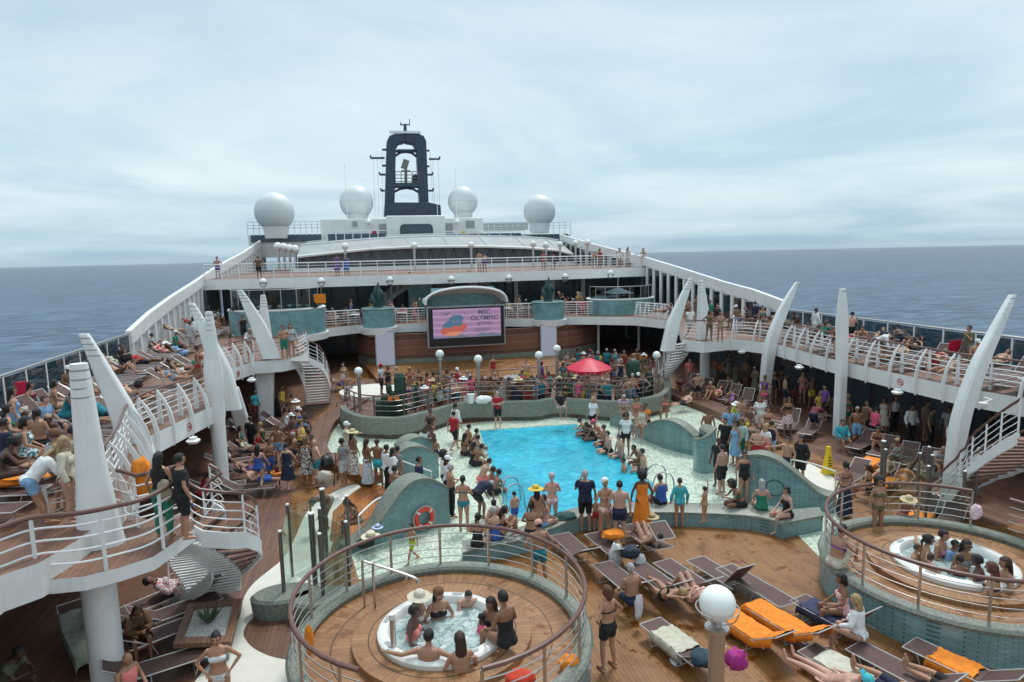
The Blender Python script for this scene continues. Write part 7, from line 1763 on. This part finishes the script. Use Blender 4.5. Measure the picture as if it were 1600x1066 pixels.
crowd([(766,592),(773,585),(784,600),(812,588),(825,597),(835,590),(815,606),(850,596),(858,584),(866,600)], 'in the terrace crowd between the middle lamp and the parasol', .2, ['stand', 'stand2', 'fold', 'phone', 'lean'], [150, 180, 210], .2, 'terrace crowd')
crowd([(887,600),(895,590),(905,606),(912,600),(925,605),(933,598),(945,607),(955,602),(965,606),(880,580)], 'in the terrace crowd under or beside the red parasol', .2, ['stand', 'fold', 'stand2', 'phone'], [150, 180, 210], .2, 'terrace crowd')
crowd([(595,572),(605,575),(619,576),(770,558),(822,565),(846,568),(880,568)], 'behind the terrace crowd on the stage side', .43, ['stand', 'fold'], [170, 190, 90], .1, 'people on the stage side')
crowd([(886,552),(895,556),(903,546),(912,553),(922,549),(934,552),(948,548),(962,552),(975,550),(986,556),(995,548),(1006,555),(958,562),(970,566),(985,570),(945,566),(1012,568)], 'in the seated shade behind the parasol', 0, ['stand', 'stand2', 'fold', 'stand'], [160, 190, 220], .15, 'people in the shade behind the parasol')
crowd([(502,480),(512,476),(525,473),(541,480),(549,482),(597,476),(606,470),(615,473),(628,466)], 'at the cafe tables left of the screen', ZB+.45, ['sit', 'sitlean'], [100, 180, 260], .1, 'people at the left cafe tables', 49.9)
crowd([(797,478),(806,468),(812,474),(822,480),(870,461),(878,462),(886,476),(893,482),(901,478),(908,484),(915,480),(907,461),(924,476)], 'at the cafe tables right of the screen', ZB+.45, ['sit', 'sitlean', 'sit'], [100, 180, 260], .1, 'people at the right cafe tables', 49.9)
crowd([(339,407),(404,420),(526,408),(541,407),(749,404),(757,406),(849,398),(864,400),(928,402),(937,400),(968,398),(981,398),(1005,396)], 'on the top deck by the railing', ZC, ['stand', 'fold', 'stand2', 'lean'], [0, 180, 150, 210], .1, 'people on the top deck', 52.9)
crowd([(410,472),(420,468),(398,468)], 'in the pool of the large left drum', ZB+.9, ['sit'], [180], 0, 'bathers in the left drum')
crowd([(1195,590),(1210,585),(1228,590),(1255,585),(1270,592),(1150,570),(1165,565),(1180,575),(1130,565),(1290,605),(1340,640),(1355,630),(1370,640),(1382,625),(1140,555),(1115,560),(1222,575),(1325,620)], 'in the deep shade under the right balcony', 0, ['stand', 'fold', 'stand2'], [180, 220, 260, 90], .1, 'people in the shade under the right balcony')
crowd([(1110,600),(1127,606),(1148,612),(1345,660),(1372,672),(1402,690)], 'on a lounger under the right balcony', .36, ['lie', 'sitlean', 'lieknee'], [235], .1, 'people on loungers under the right balcony')
crowd([(350,655),(365,650),(378,640),(395,628),(355,700),(362,720),(300,780),(330,740),(375,670)], 'in the shade under the left balcony', .36, ['sit', 'lie', 'sitlean'], [90, 110], .1, 'people in the shade under the left balcony')
crowd([(12,640),(70,625),(85,600),(120,612),(40,660),(75,655),(25,690)], 'among the near loungers of the left upper deck', 3.96, ['sit', 'sitlean', 'sit'], [60, 100, 140], .15, 'people on the near left upper deck')
crowd([(262,540),(275,520),(255,505),(285,490),(310,478),(325,470)], 'on the row of far loungers on the left upper deck', 3.96, ['sit', 'lie'], [98], .1, 'people on the far left upper deck')
crowd([(1225,498),(1240,490),(1310,512),(1380,515),(1400,512),(1150,480),(1165,478),(1075,468),(1048,476)], 'on the far loungers of the right upper deck', 3.96, ['sit', 'lie', 'sitlean'], [262, 200], .1, 'people on the right upper deck')

def rp_(n, x0, x1, y0, y1): return [(cr.uniform(x0, x1), cr.uniform(y0, y1)) for _ in range(n)]
crowd(rp_(26, 640, 870, 578, 600), 'packed in the terrace crowd below the screen', .2, ['stand', 'stand2', 'fold', 'phone'], [150, 180, 210, 200], .2, 'terrace crowd')
crowd(rp_(16, 880, 1010, 585, 604), 'packed in the terrace crowd round the parasol', .2, ['stand', 'stand2', 'fold', 'phone'], [150, 180, 210], .2, 'terrace crowd')
crowd(rp_(14, 885, 1020, 545, 572), 'in the seated shade behind the parasol', 0, ['stand', 'fold'], [160, 190, 220], .15, 'people in the shade behind the parasol')
crowd(rp_(12, 800, 925, 462, 482), 'at the cafe tables right of the screen', ZB+.02, ['stand', 'sit'], [100, 180, 260], .1, 'people at the right cafe tables', 50.3)
crowd(rp_(8, 500, 660, 465, 480), 'at the cafe tables left of the screen', ZB+.02, ['stand', 'fold'], [100, 180, 260], .1, 'people at the left cafe tables', 50.3)
crowd([(466,640),(475,650),(470,662),(482,675),(455,650),(447,640),(462,628),(486,684),(420,690),(432,668)], 'gathered along the left timber ledge', .02, ['stand', 'fold', 'stand2'], [90, 120, 200], .1, 'people along the left timber ledge')
crowd([(1140,640),(1158,625),(1172,650),(1176,662),(1184,672),(1170,630),(1200,640)], 'gathered along the right timber ledge', .02, ['stand', 'fold', 'stand2'], [240, 270, 200], .1, 'people along the right timber ledge')
# sunbathers on the upper deck rows
taken = [(o.location.x, o.location.y) for o in REG if o['category'] in ('person', 'child')]
for (x, y, z, head, kind, grp) in LSP:
    if kind in ('up', 'high') and grp in (G2, G3) and cr.random() < .62 and all((x-a)**2+(y-b)**2 > .55 for a, b in taken):
        sex = cr.choice('fm'); g = cr.choice(['bikini:%s', 'swimsuit:%s', 'bikini:%s*'] if sex == 'f' else ['trunks:%s', 'shorts:%s', 'trunks:%s*', 'tee:%s,trunks:navy']) % cr.choice(COLS)
        side = 'right' if grp == G2 else 'left'
        o = person(0, 0, z+.33, cr.choice(['lie', 'lieknee', 'liehead', 'liecross', 'sitlean'] if kind == 'up' else ['sit', 'long', 'sitlean']), head, sex, cr.choice('pttbbd'), cr.choice(['lk', 'ln', 'bk'] if sex == 'f' else ['sk', 'sn', 'sg']), g.replace(',', ' '), 'on a %s upper deck sun lounger' % side, .97, at=(x, y))
        o['group'] = 'sunbathers on the %s upper deck' % side; taken.append((x, y))
# the farthest faces of the crowd, past 300 people, as one crowd object
PEO = [o for o in REG if o['category'] in ('person', 'child')]
PEO.sort(key=lambda o: -(o.matrix_basis.translation-Vector((0, 0, CZ))).length*(1.0 if o['category'] == 'person' else 1.2))
far = PEO[:max(0, len(PEO)-298)]
DEC = {}
def lowres(me):
    if me.name in DEC: return DEC[me.name]
    nv = len(me.vertices); co = np.empty(nv*3); me.vertices.foreach_get('co', co); co = co.reshape(-1, 3)
    g_ = .030 if len(me.polygons) > 1500 else .016 if len(me.polygons) > 500 else .001
    key = np.floor(co/g_).astype(np.int64); key = (key[:, 0]+500)*1000003+(key[:, 1]+500)*1009+(key[:, 2]+500)
    _, inv = np.unique(key, return_inverse=True); inv = inv.ravel(); n_ = inv.max()+1; cnt = np.bincount(inv, minlength=n_)
    nc = np.stack([np.bincount(inv, co[:, k_], n_)/cnt for k_ in range(3)], 1)
    lv = np.empty(len(me.loops), int); me.loops.foreach_get('vertex_index', lv); lv = inv[lv].tolist(); fs = []; seen = set()
    for p in me.polygons:
        a = p.loop_start; f = []
        for v in lv[a:a+p.loop_total]:
            if v not in f: f.append(v)
        if len(f) > 2:
            k2 = tuple(sorted(f))
            if k2 not in seen: seen.add(k2); fs.append(tuple(f))
    DEC[me.name] = (nc, fs); return DEC[me.name]
for src, nm in (('skin', 'skin_far'), ('cloth', 'cloth_far'), ('hair', 'hair_far')):
    c = MAT[src].copy(); c.name = nm; MAT[nm] = c
    for nd in list(c.node_tree.nodes):
        if nd.type == 'OBJECT_INFO':
            a = c.node_tree.nodes.new('ShaderNodeAttribute'); a.attribute_name = 'tint'
            for l in list(nd.outputs['Color'].links): c.node_tree.links.new(a.outputs['Color'], l.to_socket)
V_, F_, C_, M_ = [], [], [], []; base = 0
for o in far:
    Mx = np.array(Matrix.LocRotScale(o.location, o.rotation_euler, o.scale))
    for q in [o]+list(o.children):
        co, fs = lowres(q.data); w_ = co @ Mx[:3, :3].T+Mx[:3, 3]; V_.append(w_); F_ += [tuple(i+base for i in f) for f in fs]; base += len(co)
        C_.append(np.tile(np.array(q.color), (len(co), 1))); M_ += [0 if q is o else 2 if q.name.startswith('hair') else 1]*len(fs)
if far:
    me = bpy.data.meshes.new('distant_crowd'); me.from_pydata(np.concatenate(V_).tolist(), [], F_)
    for k_ in ('skin_far', 'cloth_far', 'hair_far'): me.materials.append(MAT[k_])
    me.polygons.foreach_set('material_index', M_); at_ = me.color_attributes.new('tint', 'FLOAT_COLOR', 'POINT'); at_.data.foreach_set('color', np.concatenate(C_).ravel()); me.shade_smooth(); me.update()
    oc = bpy.data.objects.new('distant_crowd', me); COL.objects.link(oc); tag(oc, 'distant crowd in the background shade, at the cafe tables and on the top deck', 'crowd'); oc['kind'] = 'stuff'
    for o in far:
        REG.remove(o)
        for c in list(o.children): bpy.data.objects.remove(c)
        bpy.data.objects.remove(o)
# ================================================================ tidy: unique labels
ordn = ['first', 'second', 'third', 'fourth', 'fifth', 'sixth', 'seventh', 'eighth', 'ninth', 'tenth', 'eleventh', 'twelfth']
def ordw(i): return ordn[i] if i < 12 else '%dth' % (i+1) if (i+1) % 10 not in (1, 2, 3) or i+1 in (11, 12, 13) else '%d%s' % (i+1, {1: 'st', 2: 'nd', 3: 'rd'}[(i+1) % 10])
bpy.context.view_layer.update()
for o in [q for q in bpy.data.objects if q.parent is None and q.location.z < -400]:
    if True:
        for c in list(o.children): bpy.data.objects.remove(c)
        if o in REG: REG.remove(o)
        bpy.data.objects.remove(o)
from collections import defaultdict
gl = defaultdict(list)
for o in REG: gl[o['label']].append(o)
for lab, os_ in gl.items():
    if len(os_) < 2: continue
    os_.sort(key=lambda o: PR(o.matrix_world.translation)[0] if o.matrix_world.translation.length > .01 else 0)
    for i, o in enumerate(os_): o['label'] = lab+', '+ordw(i)+' from left'
for o in REG:
    w_ = o['label'].split()
    if len(w_) > 16: o['label'] = ' '.join(w_[:16]) if 'from left' not in o['label'] else ' '.join(w_[:12]+w_[-4:] if False else w_[:13]+w_[-3:])
dup_l = defaultdict(int)
for o in REG: dup_l[o['label']] += 1
print('THINGS', len(REG), 'people', NP, 'objects', len(bpy.data.objects), 'dup labels', [k for k, v in dup_l.items() if v > 1][:10])

# ---------------------------------------------------------------- sea air
m = MB(); m.box((0, 0, 6.5), (23600, 23600, 79)); hz = m.build('haze', 'white_plain', smooth=0); hz['kind'] = 'stuff'
hm = bpy.data.materials.new('haze_air'); hm.use_nodes = True; t_ = hm.node_tree
for nd in list(t_.nodes):
    if nd.type != 'OUTPUT_MATERIAL': t_.nodes.remove(nd)
pv = t_.nodes.new('ShaderNodeVolumePrincipled'); pv.inputs['Color'].default_value = (.86, .92, .97, 1); pv.inputs['Density'].default_value = .000042; pv.inputs['Anisotropy'].default_value = .0
t_.links.new(pv.outputs[0], t_.nodes['Material Output'].inputs['Volume']); hz.data.materials.clear(); hz.data.materials.append(hm)
